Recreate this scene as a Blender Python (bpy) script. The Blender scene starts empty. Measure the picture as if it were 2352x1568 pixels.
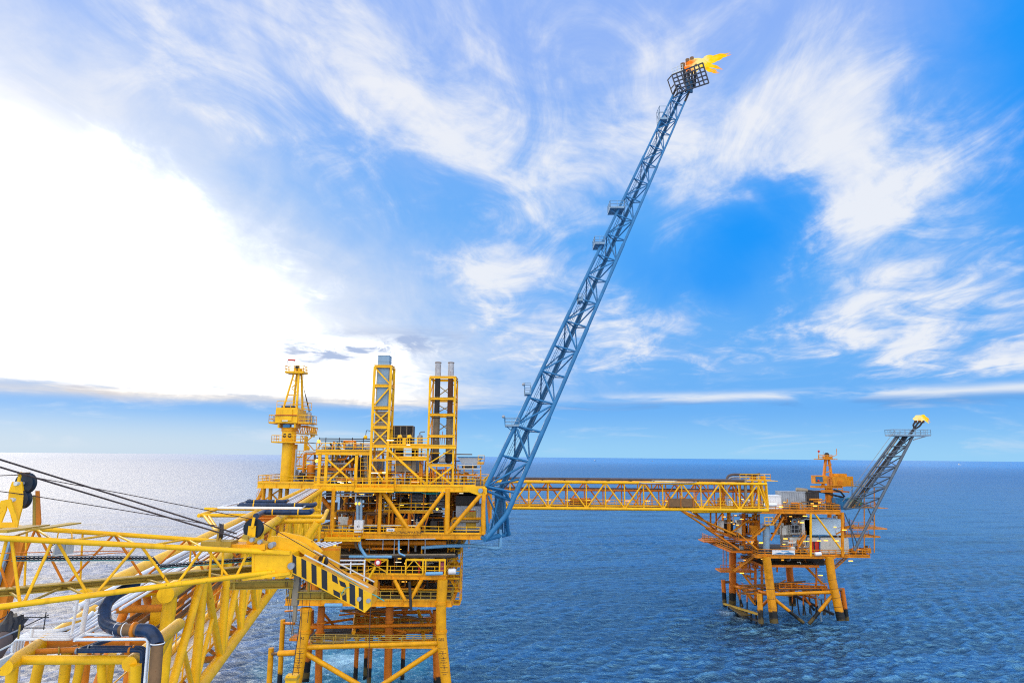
import bpy, math, random
import numpy as np
from mathutils import Vector, Matrix
V = Vector
R = math.radians
rnd = random.Random(7)
sc = bpy.context.scene
col = sc.collection
# ---------------------------------------------------------------- camera
F = 1500.0
CX, CY = 1176.0, 784.0
PITCH = math.atan(264.6 / F)
ROLL = R(0.52)
CAM = V((0, 0, 35.0))
ROT = Matrix.Rotation(math.pi / 2 + PITCH, 3, 'X') @ Matrix.Rotation(ROLL, 3, 'Z')
cd = bpy.data.cameras.new('camera')
cam = bpy.data.objects.new('camera', cd)
col.objects.link(cam)
cam.matrix_world = Matrix.Translation(CAM) @ ROT.to_4x4()
cd.sensor_width = 36
cd.lens = 36 * F / 2352
cd.clip_start = 0.5
cd.clip_end = 300000
sc.camera = cam

def ray(x, y):
    return ROT @ V(((x - CX) / F, -(y - CY) / F, -1.0))
def W(x, y, Y):                      # survey point on the vertical plane at distance Y
    d = ray(x, y)
    return CAM + d * (Y / d.y)
def WZ(x, y, z):                     # survey point at height z
    d = ray(x, y)
    return CAM + d * ((z - CAM.z) / d.z)

# ---------------------------------------------------------------- shader helper
class S:
    def __init__(s, nt, sock): s.nt, s.k = nt, sock
    def _m(s, op, *a, clamp=False):
        n = s.nt.nodes.new('ShaderNodeMath'); n.operation = op; n.use_clamp = clamp
        for i, v in enumerate((s,) + a):
            if isinstance(v, S): s.nt.links.new(v.k, n.inputs[i])
            else: n.inputs[i].default_value = v
        return S(s.nt, n.outputs[0])
    def __add__(s, o): return s._m('ADD', o)
    __radd__ = __add__
    def __mul__(s, o): return s._m('MULTIPLY', o)
    __rmul__ = __mul__
    def __sub__(s, o): return s._m('SUBTRACT', o)
    def __rsub__(s, o): return (s * -1.0) + o
    def __truediv__(s, o): return s._m('DIVIDE', o)
    def pow(s, o): return s._m('POWER', o)
    def exp(s): return s._m('EXPONENT')
    def max(s, o): return s._m('MAXIMUM', o)
    def min(s, o): return s._m('MINIMUM', o)
    def clamp(s): return s._m('ADD', 0.0, clamp=True)
    def ss(s, a, b):
        n = s.nt.nodes.new('ShaderNodeMapRange'); n.interpolation_type = 'SMOOTHSTEP'
        s.nt.links.new(s.k, n.inputs[0]); n.inputs[1].default_value = a; n.inputs[2].default_value = b
        return S(s.nt, n.outputs[0])
    def lin(s, a, b, c=0., d=1.):
        n = s.nt.nodes.new('ShaderNodeMapRange')
        s.nt.links.new(s.k, n.inputs[0])
        for i, v in enumerate((a, b, c, d)): n.inputs[i + 1].default_value = v
        return S(s.nt, n.outputs[0])
def noise(nt, vec, scale, detail=4, rough=.55, dist=0.):
    n = nt.nodes.new('ShaderNodeTexNoise')
    if vec is not None: nt.links.new(vec, n.inputs['Vector'])
    n.inputs['Scale'].default_value = scale; n.inputs['Detail'].default_value = detail
    n.inputs['Roughness'].default_value = rough; n.inputs['Distortion'].default_value = dist
    return S(nt, n.outputs[0])
def mixc(nt, f, a, b):
    n = nt.nodes.new('ShaderNodeMix'); n.data_type = 'RGBA'
    for i, v in ((0, f), (6, a), (7, b)):
        if isinstance(v, S): nt.links.new(v.k, n.inputs[i])
        elif i == 0: n.inputs[0].default_value = v
        else: n.inputs[i].default_value = tuple(v) + (1,)
    return S(nt, n.outputs[2])
def mapping(nt, vec, scale=(1, 1, 1), rot=(0, 0, 0)):
    n = nt.nodes.new('ShaderNodeMapping'); nt.links.new(vec, n.inputs[0])
    n.inputs['Scale'].default_value = scale; n.inputs['Rotation'].default_value = rot
    return n.outputs[0]

MATS = {}
def newmat(name):
    m = bpy.data.materials.new(name); m.use_nodes = True
    nt = m.node_tree; b = nt.nodes['Principled BSDF']
    MATS[name] = m
    return m, nt, b
def mat(name, c, rough=.5, metal=0., var=.18, rust=0., rustc=(.13, .035, .008), growth=False, sc_=1.0, grime=.25):
    m, nt, b = newmat(name)
    g = nt.nodes.new('ShaderNodeNewGeometry').outputs['Position']
    n1 = noise(nt, g, .9 * sc_, 5, .6)
    lo = tuple(v * (1 - var) for v in c); hi = tuple(min(1, v * (1 + var)) for v in c)
    cc = mixc(nt, n1.lin(.3, .7), lo, hi)
    if grime:
        n3 = noise(nt, mapping(nt, g, (3, 3, .35)), 1.3 * sc_, 5, .65)
        cc = mixc(nt, n3.ss(.52, .78) * grime, cc, tuple(v * .35 for v in c))
    rg = n1.lin(.3, .7, rough * .8, min(1, rough * 1.25))
    n4 = noise(nt, g, 7.0 * sc_, 5, .65)
    cc = mixc(nt, n4.lin(.35, .7) * .35 * (1 if grime else 0), cc, tuple(v * .62 for v in c))
    if rust:
        n5 = noise(nt, mapping(nt, g, (1, 1, .6)), 11.0 * sc_, 4, .6)
        cc = mixc(nt, n5.ss(.66, .70) * (n1.ss(.4, .6)) * .8, cc, rustc)
        n2 = noise(nt, mapping(nt, g, (1.6, 1.6, .45)), 2.2 * sc_, 7, .7)
        f = n2.ss(.74 - rust * .22, .80 - rust * .16)
        cc = mixc(nt, f, cc, rustc)
        rg = rg.max(f * .85)
    if growth:
        z = nt.nodes.new('ShaderNodeSeparateXYZ'); nt.links.new(g, z.inputs[0])
        zz = S(nt, z.outputs[2]) + (noise(nt, g, 1.2, 4) - .5) * 1.6
        cc = mixc(nt, 1.0 - zz.ss(2.0, 3.4), cc, (.10, .07, .02))
        cc = mixc(nt, (zz.ss(1.4, 1.8)) * (1.0 - zz.ss(3.0, 3.35)), cc, (.008, .009, .01))
        cc = mixc(nt, 1.0 - zz.ss(.4, .9), cc, (.006, .008, .01))
    nt.links.new(cc.k, b.inputs['Base Color'])
    nt.links.new(rg.k, b.inputs['Roughness'])
    b.inputs['Metallic'].default_value = metal
    b.inputs['Specular IOR Level'].default_value = .28
    return m
def emis(name, c, st):
    m, nt, b = newmat(name)
    b.inputs['Base Color'].default_value = c + (1,)
    b.inputs['Emission Color'].default_value = c + (1,)
    b.inputs['Emission Strength'].default_value = st
    return m
YC = (.92, .465, .003)
mat('yellow', YC, .42, rust=.30, var=.16, grime=.42)
mat('yellow_worn', (.80, .335, .002), .5, rust=.58, var=.26, grime=.6)
mat('yellow_leg', (.74, .34, .003), .5, rust=.45, var=.2, growth=True, grime=.35)
mat('orange', (.66, .195, .004), .5, rust=.5, var=.28, grime=.5)  # shade of inner and rear steel put into the colour; truly orange items too
mat('orange_leg', (.58, .16, .01), .5, rust=.45, var=.2, growth=True)  # rear legs: the same shaded tone put into the colour
mat('dull_yellow', (.42, .27, .035), .6, rust=.3, var=.25, grime=.6)
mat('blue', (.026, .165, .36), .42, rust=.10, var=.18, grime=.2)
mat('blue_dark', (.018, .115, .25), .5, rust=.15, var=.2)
mat('blue_pale', (.17, .40, .64), .4, rust=.12, var=.1)
mat('steel', (.33, .35, .38), .42, .35, rust=.3, var=.2)
mat('steel_blue', (.22, .33, .44), .4, .2, rust=.16, var=.15)
mat('steel_tan', (.27, .22, .155), .5, .2, rust=.35, var=.25)
mat('lattice_grey', (.10, .13, .165), .5, .2, rust=.45, var=.25)
mat('soot', (.03, .028, .03), .7, var=.5, rust=.35)
mat('steel_dark', (.045, .04, .04), .55, .2, rust=.4, var=.4)
mat('dark', (.018, .02, .026), .5, var=.4, grime=0)
mat('rubber', (.010, .018, .03), .36, var=.5, grime=0)
mat('rope', (.07, .05, .045), .6, .3, var=.3, sc_=6, grime=0)
mat('white', (.78, .79, .80), .38, var=.05, rust=.04, grime=.2)
mat('offwhite', (.60, .60, .56), .5, var=.12, rust=.25, grime=.4)
mat('lagging', (.012, .03, .075), .32, var=.6, sc_=4, grime=.3)
mat('rust_pipe', (.20, .11, .05), .6, .2, rust=.4, var=.3, sc_=2)
mat('brown', (.10, .075, .07), .6, rust=.2, var=.3)
mat('grating', (.12, .10, .07), .7, var=.4)
mat('grating_pale', (.78, .73, .64), .6, var=.06, grime=.1)
mat('stack_shell', (.40, .40, .42), .5, rust=.85, var=.25, sc_=1.6)
mat('rust_dark', (.10, .036, .014), .65, rust=.4, var=.4)
mat('stack_tan', (.17, .135, .09), .6, rust=.5, var=.3)
mat('red', (.55, .03, .015), .45, var=.15)
mat('pink', (.45, .10, .16), .5, var=.2)
mat('green', (.02, .20, .13), .5, var=.2)
mat('navy', (.012, .07, .22), .4, var=.2)
mat('panel_blue', (.50, .68, .85), .4, var=.05)
mat('hull', (.05, .06, .08), .5, var=.2)
mat('teal', (.02, .38, .36), .5, var=.2)
emis('lamp_warm', (1., .48, .05), 1.9)
emis('lamp_white', (1., .86, .6), 1.5)

# ---------------------------------------------------------------- mesh helper
WL = {}
def wl(o): return WL.get(o.name, V((0, 0, 0)))
class M:
    def __init__(s): s.v, s.f, s.sm = [], [], []
    def add(s, vs, fs, smooth=False):
        b = len(s.v); s.v += [tuple(p) for p in vs]
        s.f += [tuple(b + i for i in f) for f in fs]; s.sm += [smooth] * len(fs)
        return s
    def frame(s, d):
        d = d.normalized()
        a = V((0, 0, 1)) if abs(d.z) < .9 else V((0, 1, 0))
        u = d.cross(a).normalized(); w = u.cross(d).normalized()
        return u, w
    def tube(s, p, q, r, n=10, r2=None, cap=True):
        p, q = V(p), V(q)
        if (q - p).length < 1e-5: return s
        r2 = r if r2 is None else r2
        u, w = s.frame(q - p); b = len(s.v)
        for c, rr in ((p, r), (q, r2)):
            for i in range(n):
                a = 2 * math.pi * i / n
                s.v.append(tuple(c + u * (rr * math.cos(a)) + w * (rr * math.sin(a))))
        for i in range(n):
            j = (i + 1) % n
            s.f.append((b + i, b + j, b + n + j, b + n + i)); s.sm.append(True)
        if cap:
            s.f.append(tuple(b + i for i in range(n))[::-1]); s.sm.append(False)
            s.f.append(tuple(b + n + i for i in range(n))); s.sm.append(False)
        return s
    def path(s, pts, r, n=10, bend=None, seg=5):
        pts = [V(p) for p in pts]
        bend = r * 2.2 if bend is None else bend
        out = [pts[0]]
        for a, b, c in zip(pts, pts[1:], pts[2:]):
            d1, d2 = (a - b), (c - b)
            if d1.length < 1e-6 or d2.length < 1e-6: continue
            k = min(bend, d1.length * .45, d2.length * .45)
            e1, e2 = b + d1.normalized() * k, b + d2.normalized() * k
            for i in range(seg + 1):
                t = i / seg
                out.append(e1 * (1 - t) ** 2 + b * (2 * t * (1 - t)) + e2 * t * t)
        out.append(pts[-1])
        u, w = s.frame(out[1] - out[0]); b = len(s.v); m = len(out)
        for k, c in enumerate(out):
            d = (out[min(k + 1, m - 1)] - out[max(k - 1, 0)]).normalized()
            u = (u - d * u.dot(d)).normalized(); w = d.cross(u)
            for i in range(n):
                a = 2 * math.pi * i / n
                s.v.append(tuple(c + u * (r * math.cos(a)) + w * (r * math.sin(a))))
        for k in range(m - 1):
            for i in range(n):
                j = (i + 1) % n; o = b + k * n
                s.f.append((o + i, o + j, o + n + j, o + n + i)); s.sm.append(True)
        s.f.append(tuple(b + i for i in range(n))[::-1]); s.sm.append(False)
        s.f.append(tuple(b + (m - 1) * n + i for i in range(n))); s.sm.append(False)
        return s
    def box(s, a, b):
        x0, x1 = sorted((a[0], b[0])); y0, y1 = sorted((a[1], b[1])); z0, z1 = sorted((a[2], b[2]))
        return s.hexa([(x0, y0, z0), (x1, y0, z0), (x1, y1, z0), (x0, y1, z0), (x0, y0, z1), (x1, y0, z1), (x1, y1, z1), (x0, y1, z1)])
    def hexa(s, v):
        return s.add(v, [(3, 2, 1, 0), (4, 5, 6, 7), (0, 1, 5, 4), (1, 2, 6, 5), (2, 3, 7, 6), (3, 0, 4, 7)])
    def bar(s, p, q, w, h=None, up=(0, 0, 1)):
        p, q = V(p), V(q); h = w if h is None else h
        d = (q - p).normalized(); up = V(up)
        if abs(d.dot(up)) > .98: up = V((0, 1, 0))
        u = d.cross(up).normalized() * (w / 2); t = u.cross(d).normalized() * (h / 2)
        return s.hexa([p - u - t, p + u - t, q + u - t, q - u - t, p - u + t, p + u + t, q + u + t, q - u + t])
    def ibeam(s, p, q, w, h, t=.06, up=(0, 0, 1)):
        p, q = V(p), V(q); d = (q - p).normalized(); up = V(up)
        if abs(d.dot(up)) > .98: up = V((0, 1, 0))
        u = d.cross(up).normalized(); k = u.cross(d).normalized()
        s.bar(p + k * (h / 2 - t / 2), q + k * (h / 2 - t / 2), w, t, up)
        s.bar(p - k * (h / 2 - t / 2), q - k * (h / 2 - t / 2), w, t, up)
        return s.bar(p, q, t, h - 2 * t, up)
    def prism(s, pts, off):
        off = V(off); n = len(pts); a = [V(p) for p in pts]
        fs = [tuple(range(n))[::-1], tuple(range(n, 2 * n))] + [(i, (i + 1) % n, n + (i + 1) % n, n + i) for i in range(n)]
        return s.add(a + [p + off for p in a], fs)
    def quad(s, a, b, c, d): return s.add([a, b, c, d], [(0, 1, 2, 3)])
    def ball(s, c, r, n=10, sz=1.0):
        c = V(c); b = len(s.v); m = max(4, n // 2)
        for i in range(m + 1):
            t = math.pi * i / m
            for j in range(n):
                a = 2 * math.pi * j / n
                s.v.append((c.x + r * math.sin(t) * math.cos(a), c.y + r * math.sin(t) * math.sin(a), c.z + sz * r * math.cos(t)))
        for i in range(m):
            for j in range(n):
                k = (j + 1) % n
                s.f.append((b + i * n + j, b + (i + 1) * n + j, b + (i + 1) * n + k, b + i * n + k)); s.sm.append(True)
        return s
    def ring(s, c, axis, R_, r, n=20, m=8):
        c = V(c); u, w = s.frame(V(axis)); ax = V(axis).normalized(); b = len(s.v)
        for i in range(n):
            a = 2 * math.pi * i / n; e = u * math.cos(a) + w * math.sin(a)
            for j in range(m):
                t = 2 * math.pi * j / m
                s.v.append(tuple(c + e * (R_ + r * math.cos(t)) + ax * (r * math.sin(t))))
        for i in range(n):
            for j in range(m):
                i2, j2 = (i + 1) % n, (j + 1) % m
                s.f.append((b + i * m + j, b + i2 * m + j, b + i2 * m + j2, b + i * m + j2)); s.sm.append(True)
        return s
    def sheave(s, c, axis, r, t, n=28):
        c = V(c); ax = V(axis).normalized()
        s.tube(c - ax * t / 2, c - ax * t * .15, r, n, r * .9)
        s.tube(c - ax * t * .15, c + ax * t * .15, r * .9, n)
        return s.tube(c + ax * t * .15, c + ax * t / 2, r * .9, n, r)
    def vessel(s, p, q, r, n=16):        # tank with dished ends
        p, q = V(p), V(q); d = (q - p).normalized()
        s.tube(p, q, r, n, cap=False)
        for c, g in ((p, -1), (q, 1)):
            s.tube(c, c + d * (g * r * .28), r, n, r * .78, cap=False)
            s.tube(c + d * (g * r * .28), c + d * (g * r * .42), r * .78, n, r * .3)
        return s
    def rail(s, pts, h=1.1, step=1.8, r=.032, mid=True):
        r *= 1.35 if V(pts[0]).y > 90 else 1
        pts = [V(p) for p in pts]
        for a, b in zip(pts, pts[1:]):
            L = (b - a).length; k = max(1, round(L / step))
            for i in range(k + 1):
                p = a.lerp(b, i / k); s.tube(p, p + V((0, 0, h)), r, 5)
            for z in ((h, h * .52) if mid else (h,)):
                s.tube(a + V((0, 0, z)), b + V((0, 0, z)), r, 5)
            s.bar(a + V((0, 0, .09)), b + V((0, 0, .09)), .02, .16)
        return s
    def stair(s, p, q, w=(0, 1, 0), step=.3):
        p, q, w = V(p), V(q), V(w)
        for o in (w * 0, w):
            s.bar(p + o, q + o, .08, .3)
            s.tube(p + o + V((0, 0, 1)), q + o + V((0, 0, 1)), .035, 5)
            for i in range(5):
                a = p.lerp(q, i / 4) + o; s.tube(a, a + V((0, 0, 1)), .03, 5)
        k = max(3, int(abs(q.z - p.z) / step))
        for i in range(1, k):
            a = p.lerp(q, i / k); s.bar(a, a + w, .26, .05)
        return s
    def ladder(s, p, q, side, w=.5, step=.35, cage=False):
        p, q = V(p), V(q); sd = V(side).normalized() * w / 2
        s.tube(p - sd, q - sd, .04, 5); s.tube(p + sd, q + sd, .04, 5)
        k = int((q - p).length / step)
        for i in range(1, k):
            a = p.lerp(q, i / k); s.tube(a - sd, a + sd, .025, 4)
        return s
    def build(s, name, m, parent=None, kind=None):
        vs = np.array(s.v, dtype=float)
        c = (vs.min(0) + vs.max(0)) / 2
        me = bpy.data.meshes.new(name)
        me.from_pydata([tuple(p) for p in (vs - c)], [], s.f)
        me.polygons.foreach_set('use_smooth', s.sm)
        if any(s.sm): me.set_sharp_from_angle(angle=R(40))
        me.materials.append(MATS[m])
        o = bpy.data.objects.new(name, me); col.objects.link(o)
        o.location = V(c) - (wl(parent) if parent else V((0, 0, 0)))
        o.parent = parent; WL[o.name] = V(c)
        if kind: o['kind'] = kind
        return o
def tag(o, label, cat, group=None):
    o['label'] = label; o['category'] = cat
    if group: o['group'] = group
    return o
def thing(name, label, cat, loc, group=None):
    o = bpy.data.objects.new(name, None); col.objects.link(o)
    o.location = V(loc); WL[o.name] = V(loc); o.empty_display_size = .5
    return tag(o, label, cat, group)
def T(name, m, par, p, q, r, n=10): return M().tube(p, q, r, n).build(name, m, par)
def B(name, m, par, a, b): return M().box(a, b).build(name, m, par)
def text(name, s, size, loc, rot, m, par, depth=.004):
    cu = bpy.data.curves.new(name, 'FONT'); cu.body = s; cu.size = size; cu.extrude = depth
    cu.align_x = 'CENTER'; cu.align_y = 'CENTER'
    to = bpy.data.objects.new(name, cu); col.objects.link(to)
    bpy.context.view_layer.update()
    me = bpy.data.meshes.new_from_object(to.evaluated_get(bpy.context.evaluated_depsgraph_get()))
    bpy.data.objects.remove(to); bpy.data.curves.remove(cu)
    me.materials.clear(); me.materials.append(MATS[m])
    o = bpy.data.objects.new(name, me); col.objects.link(o)
    o.rotation_euler = rot
    o.location = V(loc) - (wl(par) if par else V((0, 0, 0))); o.parent = par; WL[o.name] = V(loc)
    return o
UP = V((0, 0, 1))

def words(par, name, s, size, loc, m):
    loc = V(loc); ws = []
    for w_ in s.split(' '):
        o = text(name, w_, size, (0, 0, 0), (R(90), 0, 0), m, None); o.scale = (.76, 1, 1); ws.append((o, .76 * (max(v.co.x for v in o.data.vertices) - min(v.co.x for v in o.data.vertices))))
    gap = size * .28; tot = sum(w for _, w in ws) + gap * (len(ws) - 1); x = -tot / 2
    for o, w in ws:
        p = loc + V((x + w / 2, 0, 0)); o.parent = par; o.location = p - wl(par); x += w + gap
# ---------------------------------------------------------------- sea
def make_sea():
    rs = np.random.RandomState(5)
    inv = np.linspace(1 / 60., 1 / 2200., 1000)
    d = np.concatenate([1 / inv, np.geomspace(2300, 120000, 50)])
    az = np.radians(np.linspace(-54, 54, 960))
    D, A = np.meshgrid(d, az, indexing='ij')
    x = D * np.sin(A) / np.cos(A * .0); y = D * np.cos(A)
    sp = np.gradient(d)[:, None] * np.ones_like(D)
    z = np.zeros_like(D); dx = np.zeros_like(D); dy = np.zeros_like(D)
    for i in range(140):
        lam = .9 * (6.0 / .9) ** rs.rand()
        k = 2 * math.pi / lam
        th = R(-68) + rs.normal() * .52
        kx, ky = k * math.cos(th), k * math.sin(th)
        a = .0130 * lam ** .74 * (.5 + rs.rand())
        fade = np.clip(lam / (2.4 * sp) - .6, 0, 1)
        ph = kx * x + ky * y + rs.rand() * 6.28
        s_, c_ = np.sin(ph), np.cos(ph)
        z += a * fade * s_
        dx += a * fade * c_ * math.cos(th) * .6; dy += a * fade * c_ * math.sin(th) * .6
    for lam, th, a in ((23, -58, .10), (14, -80, .07), (34, -95, .12)):
        k = 2 * math.pi / lam; z += a * np.clip(lam / (2.4 * sp) - .6, 0, 1) * np.sin(k * (math.cos(R(th)) * x + math.sin(R(th)) * y))
    patch = .72 + .28 * np.sin(x * .031 + 1.3 + 1.4 * np.sin(y * .017)) * np.sin(y * .023 + x * .011) + .2 * np.sin(x * .011 - y * .009)
    z *= patch
    v = np.stack([x + dx, y + dy, z], -1).reshape(-1, 3)
    nr, nc = D.shape
    idx = np.arange(nr * nc).reshape(nr, nc)
    f = np.stack([idx[:-1, :-1], idx[:-1, 1:], idx[1:, 1:], idx[1:, :-1]], -1).reshape(-1, 4)[:, ::-1]
    me = bpy.data.meshes.new('sea')
    me.vertices.add(len(v)); me.vertices.foreach_set('co', v.ravel())
    me.loops.add(f.size); me.loops.foreach_set('vertex_index', f.ravel().astype(np.int32))
    me.polygons.add(len(f))
    me.polygons.foreach_set('loop_start', (np.arange(len(f)) * 4).astype(np.int32))
    me.polygons.foreach_set('use_smooth', np.ones(len(f), dtype=bool))
    me.update(calc_edges=True); me.validate()
    m, nt, b = newmat('sea_water')
    g = nt.nodes.new('ShaderNodeNewGeometry').outputs['Position']
    sx = nt.nodes.new('ShaderNodeSeparateXYZ'); nt.links.new(g, sx.inputs[0])
    X, Y, Z = (S(nt, sx.outputs[i]) for i in range(3))
    dist = (X * X + Y * Y).pow(.5)
    n1 = noise(nt, mapping(nt, g, (.8, 1.0, 1), (0, 0, R(16))), 2.4, 6, .66, .5)
    n2 = noise(nt, mapping(nt, g, (.55, 1.0, 1), (0, 0, R(20))), .8, 8, .68, .9)
    n3 = noise(nt, mapping(nt, g, (.6, 1.0, 1), (0, 0, R(18))), .16, 6, .68, .6)
    n4 = noise(nt, mapping(nt, g, (.25, 1.0, 1), (0, 0, R(10))), .018, 5, .6, .8)
    h = n1 * .22 * dist.lin(90, 500, 1, .3) + n2 * 1.0 * dist.lin(100, 260, .3, 1) + n3 * 3.2 * dist.lin(120, 500, .1, 1)
    bp = nt.nodes.new('ShaderNodeBump'); bp.inputs['Strength'].default_value = 1.0
    bp.inputs['Distance'].default_value = 1.0
    nt.links.new(h.k, bp.inputs['Height']); nt.links.new(bp.outputs[0], b.inputs['Normal'])
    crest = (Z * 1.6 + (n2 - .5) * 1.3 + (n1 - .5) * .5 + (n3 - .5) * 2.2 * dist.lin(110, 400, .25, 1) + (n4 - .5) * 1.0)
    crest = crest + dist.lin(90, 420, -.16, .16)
    deep = mixc(nt, crest.ss(-.24, .16), (.0, .008, .040), (.003, .060, .205))  # light crests and dark troughs: sky sheen painted into the base colour
    # churned water inside the jacket
    c = WZ(800, 1530, 0)
    u = (X - c.x) / 15.0; w = (Y - c.y) / 11.0
    nn = noise(nt, g, .18, 5, .65, 2.2)
    blob = (0.0 - (u * u + w * w)).exp()
    ch = (blob * 1.7 * (nn * 1.5 + .05)).clamp()
    c2 = WZ(785, 1519, 0)
    u2 = (X - c2.x) / 4.4; w2 = (Y - c2.y) / 4.6
    core = (0.0 - (u2 * u2 + w2 * w2).pow(1.6)).exp() * nn.lin(.3, .7, .55, 1.0)
    deep = mixc(nt, ch.ss(.2, 1.0), deep, (.015, .19, .26))
    deep = mixc(nt, core.clamp(), deep, (.60, .82, .86))
    # whitecaps and streaks
    fm = noise(nt, mapping(nt, g, (.7, 1.4, 1), (0, 0, R(20))), 1.1, 7, .72, .8)
    wc = fm.ss(.63, .72) * Z.ss(.25, .8) * .8
    deep = mixc(nt, wc.clamp(), deep, (.55, .66, .74))
    fo = fm.ss(.56, .66) * ch.ss(.3, .8)
    deep = mixc(nt, fo.clamp(), deep, (.62, .75, .78))
    deep = mixc(nt, dist.ss(350, 6000) * .85, deep, (.04, .24, .56))  # aerial haze painted into the base colour with distance
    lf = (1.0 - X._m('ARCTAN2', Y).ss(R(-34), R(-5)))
    deep = mixc(nt, lf * dist.ss(80, 700) * .85, deep, (.53, .50, .455))  # pale glare of the bright left sky painted into the base colour
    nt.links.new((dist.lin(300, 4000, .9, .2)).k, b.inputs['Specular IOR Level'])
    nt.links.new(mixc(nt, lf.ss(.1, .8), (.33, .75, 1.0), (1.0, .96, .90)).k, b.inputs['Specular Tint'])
    ring = None
    for (lx, ly, Yq, rr_) in ((1031, 1600, 94.4, 1.5), (676, 1600, 94.4, 1.5), (732, 1580, 99, 1.2), (889, 1590, 101, 1.3), (1006, 1580, 103, 1.3), (617, 1580, 97, 1.0), (642, 1560, 104, 1.0),
                              (1664, 1400, 160, 1.6), (1700, 1412, 155, 1.4)):
        q = W(lx, ly, Yq); a_ = (X - q.x) / rr_; b_ = (Y - (q.y - .6)) / (rr_ * 1.3)
        e_ = (0.0 - (a_ * a_ + b_ * b_)).exp(); ring = e_ if ring is None else ring.max(e_)
    fr = (ring * 1.2 * n1.ss(.30, .62)).clamp()
    deep = mixc(nt, fr * .6, deep, (.55, .70, .76))
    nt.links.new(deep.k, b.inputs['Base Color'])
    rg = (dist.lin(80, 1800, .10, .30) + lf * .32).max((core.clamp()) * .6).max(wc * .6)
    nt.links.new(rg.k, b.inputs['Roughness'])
    b.inputs['IOR'].default_value = 2.5
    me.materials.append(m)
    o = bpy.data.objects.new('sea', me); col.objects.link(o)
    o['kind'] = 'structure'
if not globals().get('NOSEA'): make_sea()

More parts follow.
